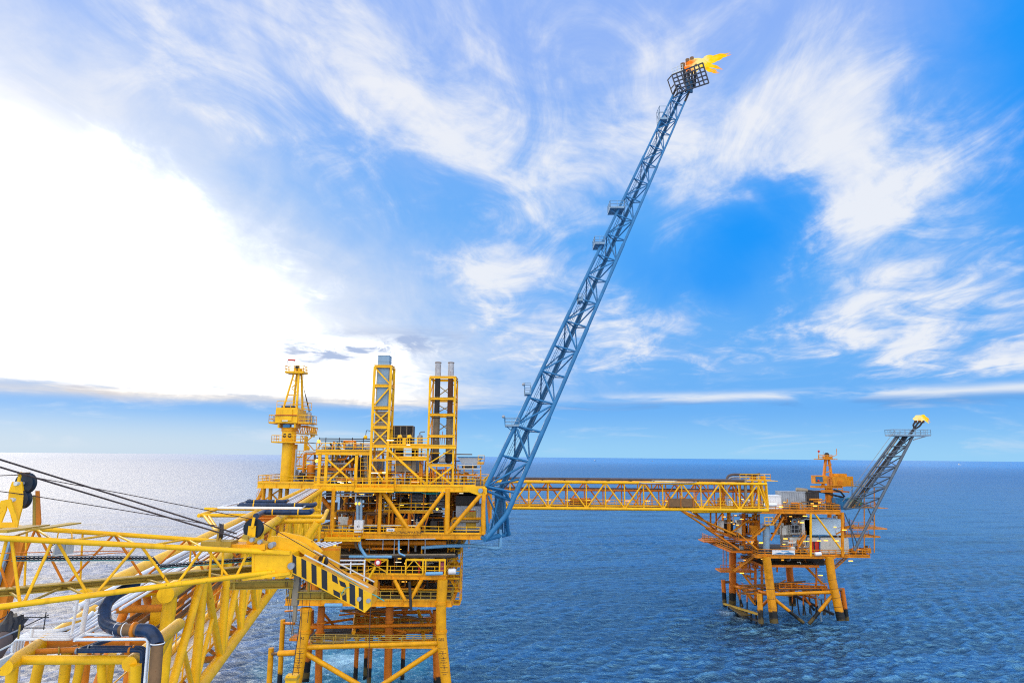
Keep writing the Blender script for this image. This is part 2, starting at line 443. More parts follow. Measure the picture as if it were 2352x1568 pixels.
# ---------------------------------------------------------------- sky
def make_world():
    w = bpy.data.worlds.new('World'); sc.world = w; w.use_nodes = True
    nt = w.node_tree; nt.nodes.clear()
    out = nt.nodes.new('ShaderNodeOutputWorld')
    tc = nt.nodes.new('ShaderNodeTexCoord').outputs['Generated']
    nm = nt.nodes.new('ShaderNodeVectorMath'); nm.operation = 'NORMALIZE'; nt.links.new(tc, nm.inputs[0])
    sx = nt.nodes.new('ShaderNodeSeparateXYZ'); nt.links.new(nm.outputs[0], sx.inputs[0])
    X, Y, Z = (S(nt, sx.outputs[i]) for i in range(3))
    K = 1500.0
    az = X._m('ARCTAN2', Y) * K
    el = Z._m('ARCSINE') * K
    # cloud-plane coordinates: streaks fan out of the horizon
    zz = Z.max(0.0) + .10
    cv = nt.nodes.new('ShaderNodeCombineXYZ')
    nt.links.new((X / zz).k, cv.inputs[0]); nt.links.new((Y / zz).k, cv.inputs[1])
    P = cv.outputs[0]
    wisps = noise(nt, mapping(nt, P, (1.0, .62, 1), (0, 0, R(-32))), 1.05, 9, .60, 1.3)
    puff = noise(nt, mapping(nt, P, (1, .6, 1), (0, 0, R(-25))), 2.3, 8, .6, .5)
    fine = noise(nt, mapping(nt, P, (1.2, .8, 1), (0, 0, R(-40))), 2.8, 9, .62, 1.4)
    n_dir = noise(nt, nm.outputs[0], 7, 6, .6, .6)
    n_big = noise(nt, nm.outputs[0], 3.0, 5, .6, .4)
    n_hor = noise(nt, mapping(nt, nm.outputs[0], (1, 1, 6)), 6, 6, .6, .6)
    wx = az + (n_dir - .5) * 260.0
    wy = el + (n_big - .5) * 260.0
    def ae(x, y):
        d = ray(x, y).normalized()
        return math.atan2(d.x, d.y) * K, math.asin(d.z) * K
    def blob(x, y, rx, ry, rot=0., p=1.0, warp=1.0):
        a, e = ae(x, y); c, s_ = math.cos(R(rot)), math.sin(R(rot))
        du = (wx if warp else az) - a; dv = (wy if warp else el) - e
        u = (du * c + dv * s_) / rx; v = (dv * c - du * s_) / ry
        q = u * u + v * v
        if p != 1: q = q.pow(p)
        return (0.0 - q).exp()
    def E(y, x=1176): return ae(x, y)[1]
    # clear sky: pale at the horizon, azure above, violet-blue overhead
    cr = el
    skyc = mixc(nt, cr.ss(0, E(930)), (.33, .66, .97), (.15, .46, .96))
    skyc = mixc(nt, cr.ss(E(930), E(520)), skyc, (.10, .42, .98))
    skyc = mixc(nt, cr.ss(E(560), E(60)), skyc, (.27, .46, .97))
    left = 1.0 - az.ss(-600, -50)
    skyc = mixc(nt, left * (1.0 - cr.ss(E(1040), E(930))) * .8, skyc, (.62, .75, .87))
    azure = (blob(1720, 545, 125, 105, 20, 1.2) + blob(2430, 130, 190, 330, 0, 1.2) + blob(1590, 650, 190, 55, -20) * .55).clamp()
    skyc = mixc(nt, azure, skyc, (.01, .32, 1.0))
    # cloud cover
    cov = blob(1800, 300, 330, 250, -30) * .30 + blob(1930, 410, 130, 80, -50) * .40 + blob(1420, 200, 560, 230, -20) * .26
    cov = cov + blob(2160, 640, 300, 80, 18) * .46 + blob(2290, 740, 260, 50, 5) * .36 + blob(1940, 570, 110, 180, -20) * .34 + blob(1440, 740, 180, 100, 10) * .52
    cov = cov + blob(900, 210, 420, 90, -28) * .44 + blob(450, 90, 500, 110, -22) * .20 + blob(1130, 690, 240, 110, -25) * .48
    cov = cov + blob(1230, 540, 200, 230, -40) * .16 + blob(2200, 300, 260, 60, 50) * .18 + blob(2330, 830, 100, 28, 0) * .7
    cov = cov + .24 * cr.ss(E(700), E(300)) - azure * .72
    dens = cov + (wisps - .5) * 1.8 + (puff - .5) * .9 + (fine - .5) * 1.1 - .0
    dens = dens.ss(-.20, 1.0) * cr.ss(E(960), E(860))
    lum = (dens * .8 + (n_dir - .5) * 1.3 + (fine - .5) * 1.7 + (puff - .5) * 1.0 + cov * .3 - .08).clamp()
    cloud = mixc(nt, lum, (.48, .63, .96), (.96, .965, .985))
    skyc = mixc(nt, dens.ss(0, .95) * .88, skyc, cloud)
    # low haze streaks near the horizon on the right
    strk = (0.0 - ((el - E(913) + (n_hor - .5) * 26.0) / 9.0).pow(2.0)).exp() * az.ss(0, 420) * n_hor.ss(.30, .55)
    skyc = mixc(nt, strk.clamp() * .85, skyc, (.90, .93, .97))
    strk2 = (0.0 - ((el - E(930) + (n_hor - .5) * 20.0) / 11.0).pow(2.0)).exp() * az.ss(-20, 200) * n_hor.ss(.42, .6) * .6
    skyc = mixc(nt, strk2.clamp(), skyc, (.09, .30, .72))
    lowc = (n_hor.ss(.5, .72)) * cr.ss(0, E(1020)) * (1.0 - cr.ss(E(1000), E(800))) * .45
    skyc = mixc(nt, lowc, skyc, (.72, .82, .95))
    # the great bright cloud bank on the left
    a0, e0 = ae(150, 640)
    th = R(-20)
    du = az - a0 + (n_big - .5) * 260.0 + (fine - .5) * 380.0 + (puff - .5) * 320.0
    dv = el - e0 + (n_dir - .5) * 220.0 + (wisps - .5) * 380.0 + (fine - .5) * 160.0
    edge = ((du * math.cos(th) + dv * math.sin(th)) / 860.0).pow(2.0) + ((dv * math.cos(th) - du * math.sin(th)) / 350.0)._m('ABSOLUTE').pow(2.2)
    bank = (0.0 - edge * 1.05).exp()
    halo = bank.ss(.0, .5)
    bank = bank.ss(.0, .92)
    base = el.ss(E(912, 300), E(893, 300))
    basen = (el + (n_hor - .5) * 70.0 + (n_dir - .5) * 40.0).ss(E(922, 300), E(882, 300))
    strip = (1.0 - (az + (fine - .5) * 420.0 + (n_dir - .5) * 300.0).ss(-330, 60)) * (1.0 - (el + (wisps - .5) * 160.0).ss(E(830), E(690)))
    bankm = (bank.max(strip) * basen).clamp()
    bankm = (bankm * (1.0 - (1.0 - bankm) * (1.0 * fine.ss(.66, .34) + .4 * wisps.ss(.62, .38)))).clamp()
    glow = blob(200, 590, 700, 400, -15, 1.0, 0)
    bankc = mixc(nt, bankm.ss(.35, .95), (.97, .945, .91), (1.0, .985, .95))
    skyc = mixc(nt, (halo * basen * (wisps.lin(.3, .65, .1, .9))).clamp() * .8, skyc, (.88, .905, .965))
    skyc = mixc(nt, bankm, skyc, bankc)
    rag = (fine * .5 + n_hor * .5).ss(.42, .60)
    gr = (blob(790, 800, 170, 30, 5, 1.0, 0) * rag * 1.2 + blob(760, 818, 70, 12, 10, 1.0, 0) * .5 + blob(190, 895, 110, 9, -6, 1, 0) * rag * 1.1 + blob(960, 780, 150, 22, 4, 1, 0) * rag * .6 + blob(470, 884, 160, 9, -3, 1, 0) * rag * .6)
    skyc = mixc(nt, (gr * 1.2).clamp() * .9, skyc, (.40, .52, .79))
    warm = (0.0 - ((el - E(907, 400)) / 13.0).pow(2.0)).exp() * (1.0 - az.ss(-450, 120)) * .45
    skyc = mixc(nt, warm.clamp(), skyc, (.95, .80, .62))
    # behind the camera: unseen sky brightened as added fill for camera-facing steel
    back = 1.0 - Y.ss(-.25, .25)
    skyc = mixc(nt, back * (n_big.lin(.3, .7, .6, 1.0)), skyc, (.99, .95, .89))
    below = 1.0 - Z.ss(-.06, -.005)
    skyc = mixc(nt, below, skyc, (.10, .22, .40))
    bg = nt.nodes.new('ShaderNodeBackground')
    nt.links.new(skyc.k, bg.inputs[0])
    st = 1.0 + (bankm.pow(3.0) * glow) * (1.5 - 1.5 * (gr * 1.6).clamp()) + back * 1.4
    nt.links.new(st.k, bg.inputs[1])
    sky = nt.nodes.new('ShaderNodeTexSky'); sky.sky_type = 'NISHITA'; sky.sun_disc = False
    sky.sun_elevation = SUN_EL; sky.sun_rotation = SUN_AZ
    sky.altitude = 30; sky.air_density = 1.0; sky.dust_density = 1.5
    bg2 = nt.nodes.new('ShaderNodeBackground'); nt.links.new(sky.outputs[0], bg2.inputs[0]); bg2.inputs[1].default_value = .06
    mx = nt.nodes.new('ShaderNodeMixShader'); mx.inputs[0].default_value = .95
    nt.links.new(bg2.outputs[0], mx.inputs[1]); nt.links.new(bg.outputs[0], mx.inputs[2])
    nt.links.new(mx.outputs[0], out.inputs[0])
    w.cycles.sampling_method = 'MANUAL'; w.cycles.sample_map_resolution = 512
# ----
SUN_EL = R(21)
SUN_AZ = R(-47)
make_world()
ld = bpy.data.lights.new('sun', 'SUN'); ld.energy = 1.5; ld.angle = R(12); ld.color = (1, .90, .74)
lo = bpy.data.objects.new('sun', ld); col.objects.link(lo)
sd = V((math.sin(SUN_AZ) * math.cos(SUN_EL), math.cos(SUN_AZ) * math.cos(SUN_EL), math.sin(SUN_EL)))
lo.location = sd * 200 + V((0, 0, 60)); lo.rotation_euler = sd.to_track_quat('Z', 'Y').to_euler()
sc.view_settings.view_transform = 'Standard'; sc.view_settings.look = 'None'; sc.view_settings.exposure = 0
sc.render.engine = 'CYCLES'
sc.cycles.use_denoising = False
sc.cycles.sample_clamp_direct = 1.6
sc.cycles.sample_clamp_indirect = 1.5
sc.cycles.filter_width = 1.1
sc.cycles.max_bounces = 6
sc.cycles.caustics_reflective = False; sc.cycles.caustics_refractive = False
# ================================================================ near bridge
A0 = W(380, 1365, 24)
ZB = A0.z
E0 = WZ(740, 1125, ZB)
BD = (E0 - A0).normalized()
BL = V((-BD.y, BD.x, 0))
LB = (E0 - A0).length
L0 = WZ(195, 1370, ZB)
BW = (L0 - A0).dot(BL)
L1 = WZ(690, 1130, ZB)
BH = 5.0
def BR(t, s=0., h=0.): return A0 + BD * t + BL * s + UP * h
def bt(x, y, h=0.):          # station along the bridge of a surveyed point at height h above the top chord
    return (WZ(x, y, ZB + h) - A0).dot(BD)
br = thing('truss_bridge', 'big yellow tubular truss footbridge running from the lower left to the nearer platform', 'bridge', BR(0, BW / 2, -BH))
for s in (0, BW):
    e = 0 if s == 0 else (L0 - A0).dot(BD)
    T('top_chord', 'yellow', br, BR(e, s), BR(LB + .5, s), .285, 20)
    T('bottom_chord', 'yellow', br, BR(-3, s, -BH), BR(LB, s, -BH), .285, 20)
PAN = 4.9
npan = int(LB / PAN)
for s in (0, BW):
    ym = 'yellow' if s == 0 else 'orange'
    for i in range(npan + 1):
        t = .55 + i * PAN
        T('column', ym, br, BR(t, s, 0), BR(t, s, -BH), .185 if i else .23, 14)
        if i < npan:
            a, b = ((t, t + PAN) if i % 2 else (t + PAN, t))
            T('brace', ym, br, BR(a, s, 0), BR(b, s, -BH), .165, 12)
            T('brace', ym, br, BR(t + PAN / 2, s, -BH / 2 if s == 0 else -BH / 2), BR(b if s else (t if b > t else t + PAN), s, -BH), .1, 10)
for i in range(npan + 1):
    t = .55 + i * PAN
    T('cross_tube', 'orange', br, BR(t, 0, -.55), BR(t, BW, -.55), .13, 10)
    T('cross_tube', 'orange', br, BR(t, 0, -BH), BR(t, BW, -BH), .15, 10)
    if i < npan: T('plan_brace', 'orange', br, BR(t, 0, -BH), BR(t + PAN, BW, -BH), .09, 8)
    if i < npan: T('plan_brace', 'yellow', br, BR(t, BW, -.5), BR(t + PAN, 0, -.5), .08, 8)
for i in range(npan * 2):          # sleepers carrying the pipes
    t = 1.8 + i * PAN / 2
    m = M().ibeam(BR(t, .2, -.12), BR(t, BW - .2, -.12), .2, .26, .03); m.build('pipe_sleeper', 'orange', br)
for i in range(3):                 # mid level services beam
    m = M().bar(BR(1.5, .5 + i * .8, -1.7), BR(LB, .5 + i * .8, -1.7), .1, .16); m.build('service_beam', 'orange', br)
m = M()
for i in range(int(LB / .45)):
    t = -2.5 + i * .45; m.bar(BR(t, .55, -BH + .42), BR(t, BW - .55, -BH + .42), .40, .05)
m.build('walkway', 'grating_pale', br)
for s in (.5, BW - .5):
    M().rail([BR(-2.5, s, -BH + .45), BR(LB - 1, s, -BH + .45)], 1.1, 1.6, .035).build('handrail', 'yellow', br)
# pedestal frame that carries the bridge end
a = WZ(352, 1342, ZB - .2)
M().box(a, a + V((.75, .5, -2.2))).build('end_post', 'yellow', br)
M().box(a + V((-.12, -.1, 0)), a + V((.87, .6, .06))).build('end_plate', 'yellow', br)

# pipes along the bridge top
PIPE_S = [(.62, .05, 'white'), (.86, .07, 'white'), (1.08, .05, 'white'), (1.30, .06, 'white'), (1.52, .085, 'steel'), (1.86, .11, 'white')]
GP = 'white pipes running along the top of the footbridge'
for s, r, mt in PIPE_S:
    tA = bt(590, 1176, .3)
    o = M().path([BR(-2.4, s, .02 + r), BR(22, s, .02 + r), BR(22.5, s, .02 + r), BR(tA - 5.5 - s * .4, s, .02 + r)], r, 10).build('pipe_run', mt, None)
    tag(o, 'long grey insulated pipe between the white pipes on top of the footbridge' if mt == 'steel' else 'white pipe running lengthwise on top of the yellow footbridge', 'pipe', None if mt == 'steel' else GP)
    o = M().path([BR(bt(653, 1151, .4) + s * .3, s, .1), BR(LB + 1, s, .1)], r, 8).build('pipe_run', mt, None)
    tag(o, 'grey insulated pipe between the expansion loop and the nearer platform deck' if mt == 'steel' else 'white pipe between the expansion loop and the nearer platform deck', 'pipe', None if mt == 'steel' else 'white pipes beyond the expansion loop')
# brown pipes inside the truss
for k, (s, h, r) in enumerate(((.45, -1.55, .09), (.75, -1.55, .06), (1.5, -1.5, .11), (2.1, -1.52, .08))):
    o = M().path([BR(-1.5, s, h), BR(LB, s, h)], r, 10).build('pipe_run', 'rust_pipe', None)
    tag(o, 'brown bare steel pipe inside the yellow footbridge truss below the white pipes', 'pipe', 'brown pipes inside the footbridge')

# expansion loop frame and pipes part way along
lf = thing('pipe_loop_frame', 'yellow outrigger frame standing out from both sides of the footbridge under the looped pipes', 'pipe frame', BR(bt(600, 1183, .0), BW / 2, 0))
def LP(x, y, h): return WZ(x, y, ZB + h)
for (xa, ya, xb, yb, h, r) in ((455, 1183, 560, 1183, -.15, .16), (560, 1183, 742, 1185, -.15, .16), (470, 1168, 735, 1171, .1, .13), (636, 1197, 741, 1196, -.3, .17), (560, 1196, 640, 1197, -.3, .14)):
    T('outrigger', 'yellow', lf, LP(xa, ya, h), LP(xb, yb, h), r, 12)
T('side_tube', 'yellow', lf, LP(741, 1196, -.3), LP(752, 1172, -.1), .17, 12)
T('side_tube', 'yellow', lf, LP(456, 1184, -.15), LP(500, 1168, .1), .14, 12)
T('knee_brace', 'yellow', lf, LP(470, 1185, -.2), BR(bt(485, 1205), BW, -1.6), .12)
T('knee_brace', 'yellow', lf, LP(480, 1185, -.2), BR(bt(485, 1205), BW, -1.6), .10)
p = LP(728, 1200, -.4)
T('knee_brace', 'yellow', lf, p, V((p.x - 2.6, p.y - 1.5, p.z - 4.6)), .27, 14)
T('knee_brace', 'yellow', lf, LP(735, 1192, -.4), LP(735, 1192, -.4) - UP * 3.6, .12)
T('drop_post', 'yellow', lf, LP(715, 1197, -.4), LP(715, 1197, -.4) - UP * 3.0, .10)
q = LP(640, 1200, -.3)
M().box(q + V((.2, -.1, -2.0)), q + V((4.8, .1, -1.85))).build('drop_beam', 'orange', lf)
M().box(LP(640, 1197, -.3) + V((.3, 1.2, -3.9)), LP(640, 1197, -.3) + V((4.6, 1.5, -2.0))).build('side_panel', 'yellow_worn', lf)
for i in range(6):
    a = q + V((1.6 + i * .42, -.4, -1.72)); M().tube(a, a + V((.75, 2.2, .1)), .05, 6).build('small_pipe', 'white', lf)
M().tube(q + V((.1, -.3, -1.7)), q + V((3.4, -.3, -1.7)), .10, 8).build('lower_pipe', 'lagging', lf)
M().rail([LP(728, 1200, -.4) - UP * 3.4, LP(690, 1200, -.4) - UP * 3.4], 1.3, 1.2, .05).build('handrail', 'yellow', lf)
for (x0, x1, y, r, lab) in ((566, 655, 1151.5, .17, 'far short dark blue insulated pipe of the expansion loop'), (548, 720, 1160, .20, 'long middle dark blue insulated pipe of the expansion loop'), (605, 712, 1176, .21, 'nearest dark blue insulated pipe of the expansion loop with rounded right end')):
    h = .55
    a, b = LP(x0, y, h), LP(x1, y, h)
    pts = [a + BD * 1.5 if y < 1170 else a - BD * 3.2, a, b, b + BD * 1.6]
    o = M().path(pts, r, 14).build('insulated_pipe', 'lagging', None); tag(o, lab, 'pipe')
    for f in (.2, .75):
        c = a.lerp(b, f); n = M().ring(c, b - a, r, .05, 14, 6).build('clamp', 'yellow', o)
a, b = LP(500, 1166, .5), LP(692, 1167.5, .5)
for k in range(3):
    d = BD * (k * .42)
    o = M().path([LP(560, 1152, .5) + d, a + d, b + d, b + d + BD * 2.6], .075, 10).build('pipe_run', 'white', None)
    tag(o, 'white pipe of the expansion loop bent square across the footbridge', 'pipe', 'white pipes of the expansion loop')

# ================================================================ landing in the near corner
ln = thing('bridge_landing', 'yellow tubular landing frame in the lower left corner carrying bent pipes', 'landing frame', WZ(160, 1520, ZB - 6))
def Q(x, y, h=0.): return WZ(x, y, ZB + h)
c1, c2 = Q(10, 1533), Q(100, 1473)
T('side_tube', 'yellow', ln, c1, Q(215, 1400), .17, 18)
d1, d2 = Q(297, 1524), Q(383, 1455)
T('side_tube', 'yellow', ln, d1, d2 + (d2 - d1) * .4, .165, 18)
T('cross_tube', 'yellow', ln, Q(35, 1515), Q(300, 1514), .105, 16)
T('cross_tube', 'orange', ln, Q(62, 1478), Q(340, 1470), .13, 16)
T('cross_tube', 'orange', ln, Q(60, 1497), Q(205, 1490), .07, 12)
for (x, y, dx, r, mt) in ((30, 1520, -.25, .17, 'yellow'), (100, 1478, -.9, .17, 'yellow'), (155, 1490, -.35, .17, 'yellow'), (190, 1500, -.9, .13, 'yellow'), (232, 1510, .5, .13, 'yellow'), (258, 1500, -.6, .13, 'yellow'), (312, 1525, .05, .17, 'yellow'), (335, 1496, .1, .12, 'yellow')):
    a = Q(x, y); M().tube(a, a + V((dx, .6, -5.2)), r * .74, 14).build('leg', mt, ln)
a = d2; T('brace', 'yellow', ln, a, a + V((-2.1, -.6, -5.5)), .17, 16)
for (xa, ya, xb, yb) in ((175, 1474, 172, 1500), (222, 1480, 224, 1510), (293, 1470, 290, 1500)):
    M().bar(Q(xa, ya), Q(xb, yb, -.1), .10, .10).build('bracket', 'orange', ln)
a = Q(112, 1453); M().bar(a, a - UP * .45, .12).bar(a + V((-.2, 0, .0)), a + V((.2, 0, .0)), .16, .08).build('bracket', 'yellow', ln)
# white pipes in the corner
ys = [1455, 1459, 1463, 1467.5]
for k, y in enumerate(ys):
    xl = 52 - k * 7
    o = M().path([Q(xl + 3, y, .1) - UP * 1.3, Q(xl, y, .15), Q(154 + k * 3, y - .5, .15), Q(240 + k * 8, 1392 + k * 4, .12)], .040, 10, .12).build('bent_pipe', 'white', None)
    tag(o, 'white pipe bent down at its left end on the corner landing frame', 'pipe', 'white pipes bent over the landing frame')
o = M().path([Q(212, 1406, .2), Q(188, 1431, .2), Q(135, 1448, .2), Q(68, 1450, .2)], .05, 10).build('bent_pipe', 'white', None); tag(o, 'short white pipe with a shallow bend behind the white vent posts', 'pipe')
o = M().tube(Q(75, 1453, .1), Q(152, 1451, .1), .05, 12).build('short_pipe', 'rust_pipe', None); tag(o, 'short brown pipe spool with blue ends behind the white pipes', 'pipe')
M().tube(Q(68, 1454, .1), Q(78, 1453, .1), .055, 12).build('blue_end', 'blue_pale', o); M().tube(Q(134, 1451.6, .1), Q(152, 1449, .1), .055, 12).build('blue_end', 'navy', o)
for (x, yb, yt, r, lab) in ((163, 1463, 1376, .035, 'thinner white vertical vent pipe rising from the corner landing'), (187, 1458, 1372, .062, 'thicker white vertical vent pipe rising from the corner landing')):
    a = Q(x, yb, .1); b = W(x + (2 if r < .05 else 6), yt, a.y)
    b.x = a.x + .06
    tag(M().tube(a, b, r, 12).build('vent_pipe', 'white', None), lab, 'pipe')
a = Q(75, 1437, .45)
o = M().path([a - UP * .45, a, Q(185, 1420, .3), Q(200, 1412, .3)], .038, 10, .1).build('hand_rail', 'white', None); tag(o, 'white tubular rail standing behind the white corner pipes', 'rail')
for (pts, r, lab) in (([(170, 1468), (196, 1456), (344, 1457.5)], .035, 'white pipe crossing the landing frame and turning down on its right, farther one'), ([(170, 1470), (176, 1468), (341, 1466.5)], .035, 'white pipe crossing the landing frame and turning down on its right, nearer one')):
    P3 = [Q(x, y, .62) for x, y in pts]; e = P3[-1]
    o = M().path([P3[0] + BD * 1.5 + V((.1, 0, 0))] + P3 + [e + V((.10, -.1, -2.8))], r, 10, .1).build('bent_pipe', 'white', None); tag(o, lab, 'pipe')
for (x0, y0, x1, y1, r, lab) in ((176, 1494, 328, 1492, .052, 'nearer dark blue wrapped pipe turning down at the landing frame'), (204, 1486, 334, 1487, .048, 'farther dark blue wrapped pipe turning down at the landing frame')):
    a, b = Q(x0, y0, .28), Q(x1, y1, .28)
    o = M().path([a + BD * 1.0 + V((.35, 0, 0)), a, b, b + V((.12, -.12, -2.6))], r, 12, .12).build('wrapped_pipe', 'lagging', None); tag(o, lab, 'pipe')
    M().ring(a, b - a, r, .02, 14, 6).build('clamp', 'steel', o); M().ring(a.lerp(b, .8), b - a, r, .025, 14, 6).build('clamp', 'orange', o)
# valve
a = Q(135, 1494, .0)
o = thing('valve', 'small valve with a yellow handwheel hanging under the landing pipes', 'valve', a)
ax = V((-.8, -.6, -.1)).normalized()
m = M().ring(a, ax, .085, .018, 18, 6)
for k in range(4):
    u, w = m.frame(ax); an = math.pi * k / 4; e = (u * math.cos(an) + w * math.sin(an)) * .085
    m.tube(a - e, a + e, .008, 5)
m.build('handwheel', 'dull_yellow', o)
M().tube(a, a - ax * .35, .022, 8).tube(a - ax * .25, a - ax * .38, .05, 10).build('stem', 'rust_pipe', o)
M().path([a - ax * .3, a - ax * .3 + V((.15, .1, .02)), a - ax * .3 + V((.17, .1, -2.2))], .016, 8).build('drain_tube', 'dull_yellow', o)
# the large S pipe
SK = .86
def Q2(x, y, Y): return W(x, y, Y * SK if 18 < Y < 22 else Y)
o = M().path([Q2(312, 1338, 21.5), Q2(262, 1366, 20.6), Q2(240, 1390, 20), Q2(240, 1432, 19.4), Q2(268, 1444, 19), Q2(282, 1445, 18.9)], 0.145, 20, .5, 8).build('insulated_pipe', 'lagging', None)
tag(o, 'thick dark blue insulated pipe curving in an S down to the landing frame', 'pipe')
M().path([Q2(278, 1444.5, 18.9), Q2(330, 1446, 18.8)], 0.132, 20).build('bare_section', 'rust_pipe', o)
M().path([Q2(318, 1446, 18.82), Q2(345, 1447, 18.8), Q2(360, 1468, 18.7), Q2(362, 1482, 18.6)], 0.145, 20, .45, 8).build('elbow', 'lagging', o)
e = Q2(361.5, 1476, 18.62)
M().path([e, e + V((.08, -.1, -1.0))], .132, 20).build('bare_section', 'rust_pipe', o)
M().path([e + V((.08, -.1, -.95)), e + V((.1, -.1, -1.15)), e + V((.6, -.1, -1.5))], .15, 20, .3).build('elbow', 'lagging', o)
for (x, y, Y, ax) in ((236, 1408, 19.7, (0, .1, 1)), (268, 1444, 19, (1, 0, 0)), (286, 1445, 18.9, (1, 0, 0)), (362, 1476, 18.62, (0, 0, 1))):
    M().ring(Q2(x, y, Y), ax, .146, .012, 20, 6).build('band', 'white', o)
M().ring(Q2(308, 1446, 18.85), (1, 0, 0), .14, .045, 20, 8).build('clamp', 'orange', o)
# dark torn funnel at the far left
a, b = Q2(-25, 1520, 14), Q2(30, 1432, 15)
o = thing('exhaust_pipe', 'dark brown exhaust pipe with torn black wrapping at its mouth in the lower left corner', 'exhaust', a)
d = (b - a)
M().tube(a - d * .3, a + d * .72, .17, 18).build('pipe_body', 'brown', o)
m = M(); u, w = m.frame(d); n = 22; vs = []; fs = []
rr = random.Random(3)
for k, (f, r) in enumerate(((.60, .18), (.75, .20), (.9, .19), (1.02, .21), (1.12, .16))):
    for i in range(n):
        t = 2 * math.pi * i / n; q = r * (1 + rr.uniform(-.22, .22) * (k > 0)); ff = f + (rr.uniform(-.09, .12) if k > 2 else 0)
        vs.append(a + d * ff + u * (q * math.cos(t)) + w * (q * math.sin(t)))
for k in range(4):
    for i in range(n):
        j = (i + 1) % n; fs.append((k * n + i, k * n + j, k * n + n + j, k * n + n + i))
m.add(vs, fs); m.build('torn_wrapping', 'dark', o)
# scaffold poles behind
o = thing('scaffold', 'thin dark scaffold poles standing behind the torn black exhaust', 'scaffold', Q2(60, 1470, 17))
for (x0, y0, x1, y1) in ((18, 1402, 6, 1475), (106, 1404, 100, 1445), (0, 1422, 20, 1411), (14, 1417, 112, 1417), (36, 1441, 104, 1441), (0, 1465, 112, 1411), (52, 1440, 54, 1410), (0, 1445, 30, 1430)):
    T('pole', 'dark', o, Q2(x0, y0, 17), Q2(x1, y1, 17), .013, 6)
o = thing('guard_rail', 'pair of pale handrail tubes slanting up from the lower left corner', 'rail', Q2(0, 1500, 12.5))
T('rail_tube', 'steel', o, Q2(-30, 1478, 12.4), Q2(42, 1446, 13), .016, 8)
T('rail_tube', 'offwhite', o, Q2(-30, 1508, 12.4), Q2(28, 1478, 13), .018, 8)
T('post', 'dull_yellow', o, Q2(46, 1434, 13), Q2(42, 1466, 13), .016, 8)
m = M()
for i in range(9):
    f = i / 9; m.bar(Q2(-30 + 58 * 0, 1530 + f * 30, 13.2), Q2(30 - f * 26, 1500 + f * 26, 14), .05, .02)
m.build('grating', 'grating_pale', o)
# ================================================================ near crane boom
cr = thing('crane_boom', 'yellow lattice crane boom reaching in from the left with a black striped drooping tip', 'crane', W(0, 1330, 15.5))
def cy(x): return 15.0 + x * (3.2 / 588)          # distance of the near face along the boom
def N(x, y): return W(x, y, cy(x))
def Fa(x, y): return W(x, y, cy(x) + 1.7 - x * .0006)
nt_ = lambda x: N(x, 1235 + x * (31 / 588)); nb_ = lambda x: N(x, 1393 - x * (75 / 588))
ft_ = lambda x: Fa(x, 1208 + x * (35 / 510)); fb_ = lambda x: Fa(x, 1359 - x * (55 / 588))
T('chord', 'yellow', cr, nt_(-120), nt_(640), .066, 14); T('chord', 'yellow', cr, nb_(-120), nb_(630), .066, 14)
T('chord', 'yellow', cr, ft_(-120), ft_(600), .060, 14)
M().ibeam(fb_(-120), fb_(600), .30, .17, .03).build('catwalk_beam', 'dull_yellow', cr)
T('chord', 'yellow', cr, fb_(-120) + UP * .02 + V((0, .2, 0)), fb_(600) + V((0, .2, 0)), .055, 12)
# lacing: near face nodes read along the boom
top = [-60, 20, 125, 318, 470, 575]; bot = [-40, 40, 197, 384, 520, 575]
for i in range(len(top)):
    if i < len(bot): T('lacing', 'yellow', cr, nt_(top[i] + 6), nb_(bot[i] + 6), .034, 10)
    if i: T('lacing', 'yellow', cr, nt_(top[i] - 4), nb_(bot[i - 1] + 22 if i > 2 else bot[i - 1] + 14), .034, 10)
for x in (487, 515): T('lacing', 'yellow', cr, N(x - 2, 1263), nb_(x - 6), .03, 10)
ftop = [-30, 82, 262, 430, 520]; fbot = [-40, 20, 150, 330, 470, 560]
for i in range(len(ftop)):
    T('lacing', 'orange', cr, ft_(ftop[i]), fb_(fbot[i]), .03, 10)
    T('lacing', 'orange', cr, ft_(ftop[i]), fb_(fbot[i + 1]), .03, 10)
for xa, xb in ((82, 125), (82, 20), (262, 318), (262, 150), (430, 470), (430, 340), (520, 560)):
    T('cross_lacing', 'yellow', cr, ft_(xa), nt_(xb), .028, 10)
for xa, xb in ((20, 60), (150, 197), (150, 60), (330, 384), (470, 530)):
    T('cross_lacing', 'dull_yellow', cr, fb_(xa), nb_(xb), .03, 10)
for x in (62, 190, 440):
    T('post', 'yellow', cr, ft_(x), fb_(x - 6), .026, 8)
# orange safety line rods behind
for y0, y1 in ((1263, 1254), (1274, 1257)):
    T('safety_rod', 'orange', cr, Fa(-20, 1288 if y0 > 1270 else 1270), Fa(297, y1 + 10), .012, 6)
# cable tray with its dog-leg
m = M(); t1 = [N(-40, 1296) + V((0, .9, 0)), N(305, 1294) + V((0, .9, 0)), N(322, 1314) + V((0, .9, 0)), N(588, 1292) + V((0, .9, 0))]
for o_ in (-.045, .045):
    for a, b in zip(t1, t1[1:]): m.bar(a + UP * o_, b + UP * o_, .10, .014)
for a, b in zip(t1, t1[1:]):
    k = int((b - a).length / .085)
    for i in range(k): c = a.lerp(b, (i + .5) / k); m.bar(c - UP * .045, c + UP * .045, .026, .02)
m.build('cable_tray', 'lattice_grey', cr)
m = M()
for k, (dz, dy_) in enumerate(((-.03, -.04), (.01, .0), (-.01, .04))):
    m.path([p + V((0, dy_, dz)) for p in t1], .013, 6, .05)
m.build('cable', 'dark', cr)
M().path([p + V((0, -.06, -.05)) for p in t1], .008, 6, .05).build('cable', 'teal', cr)
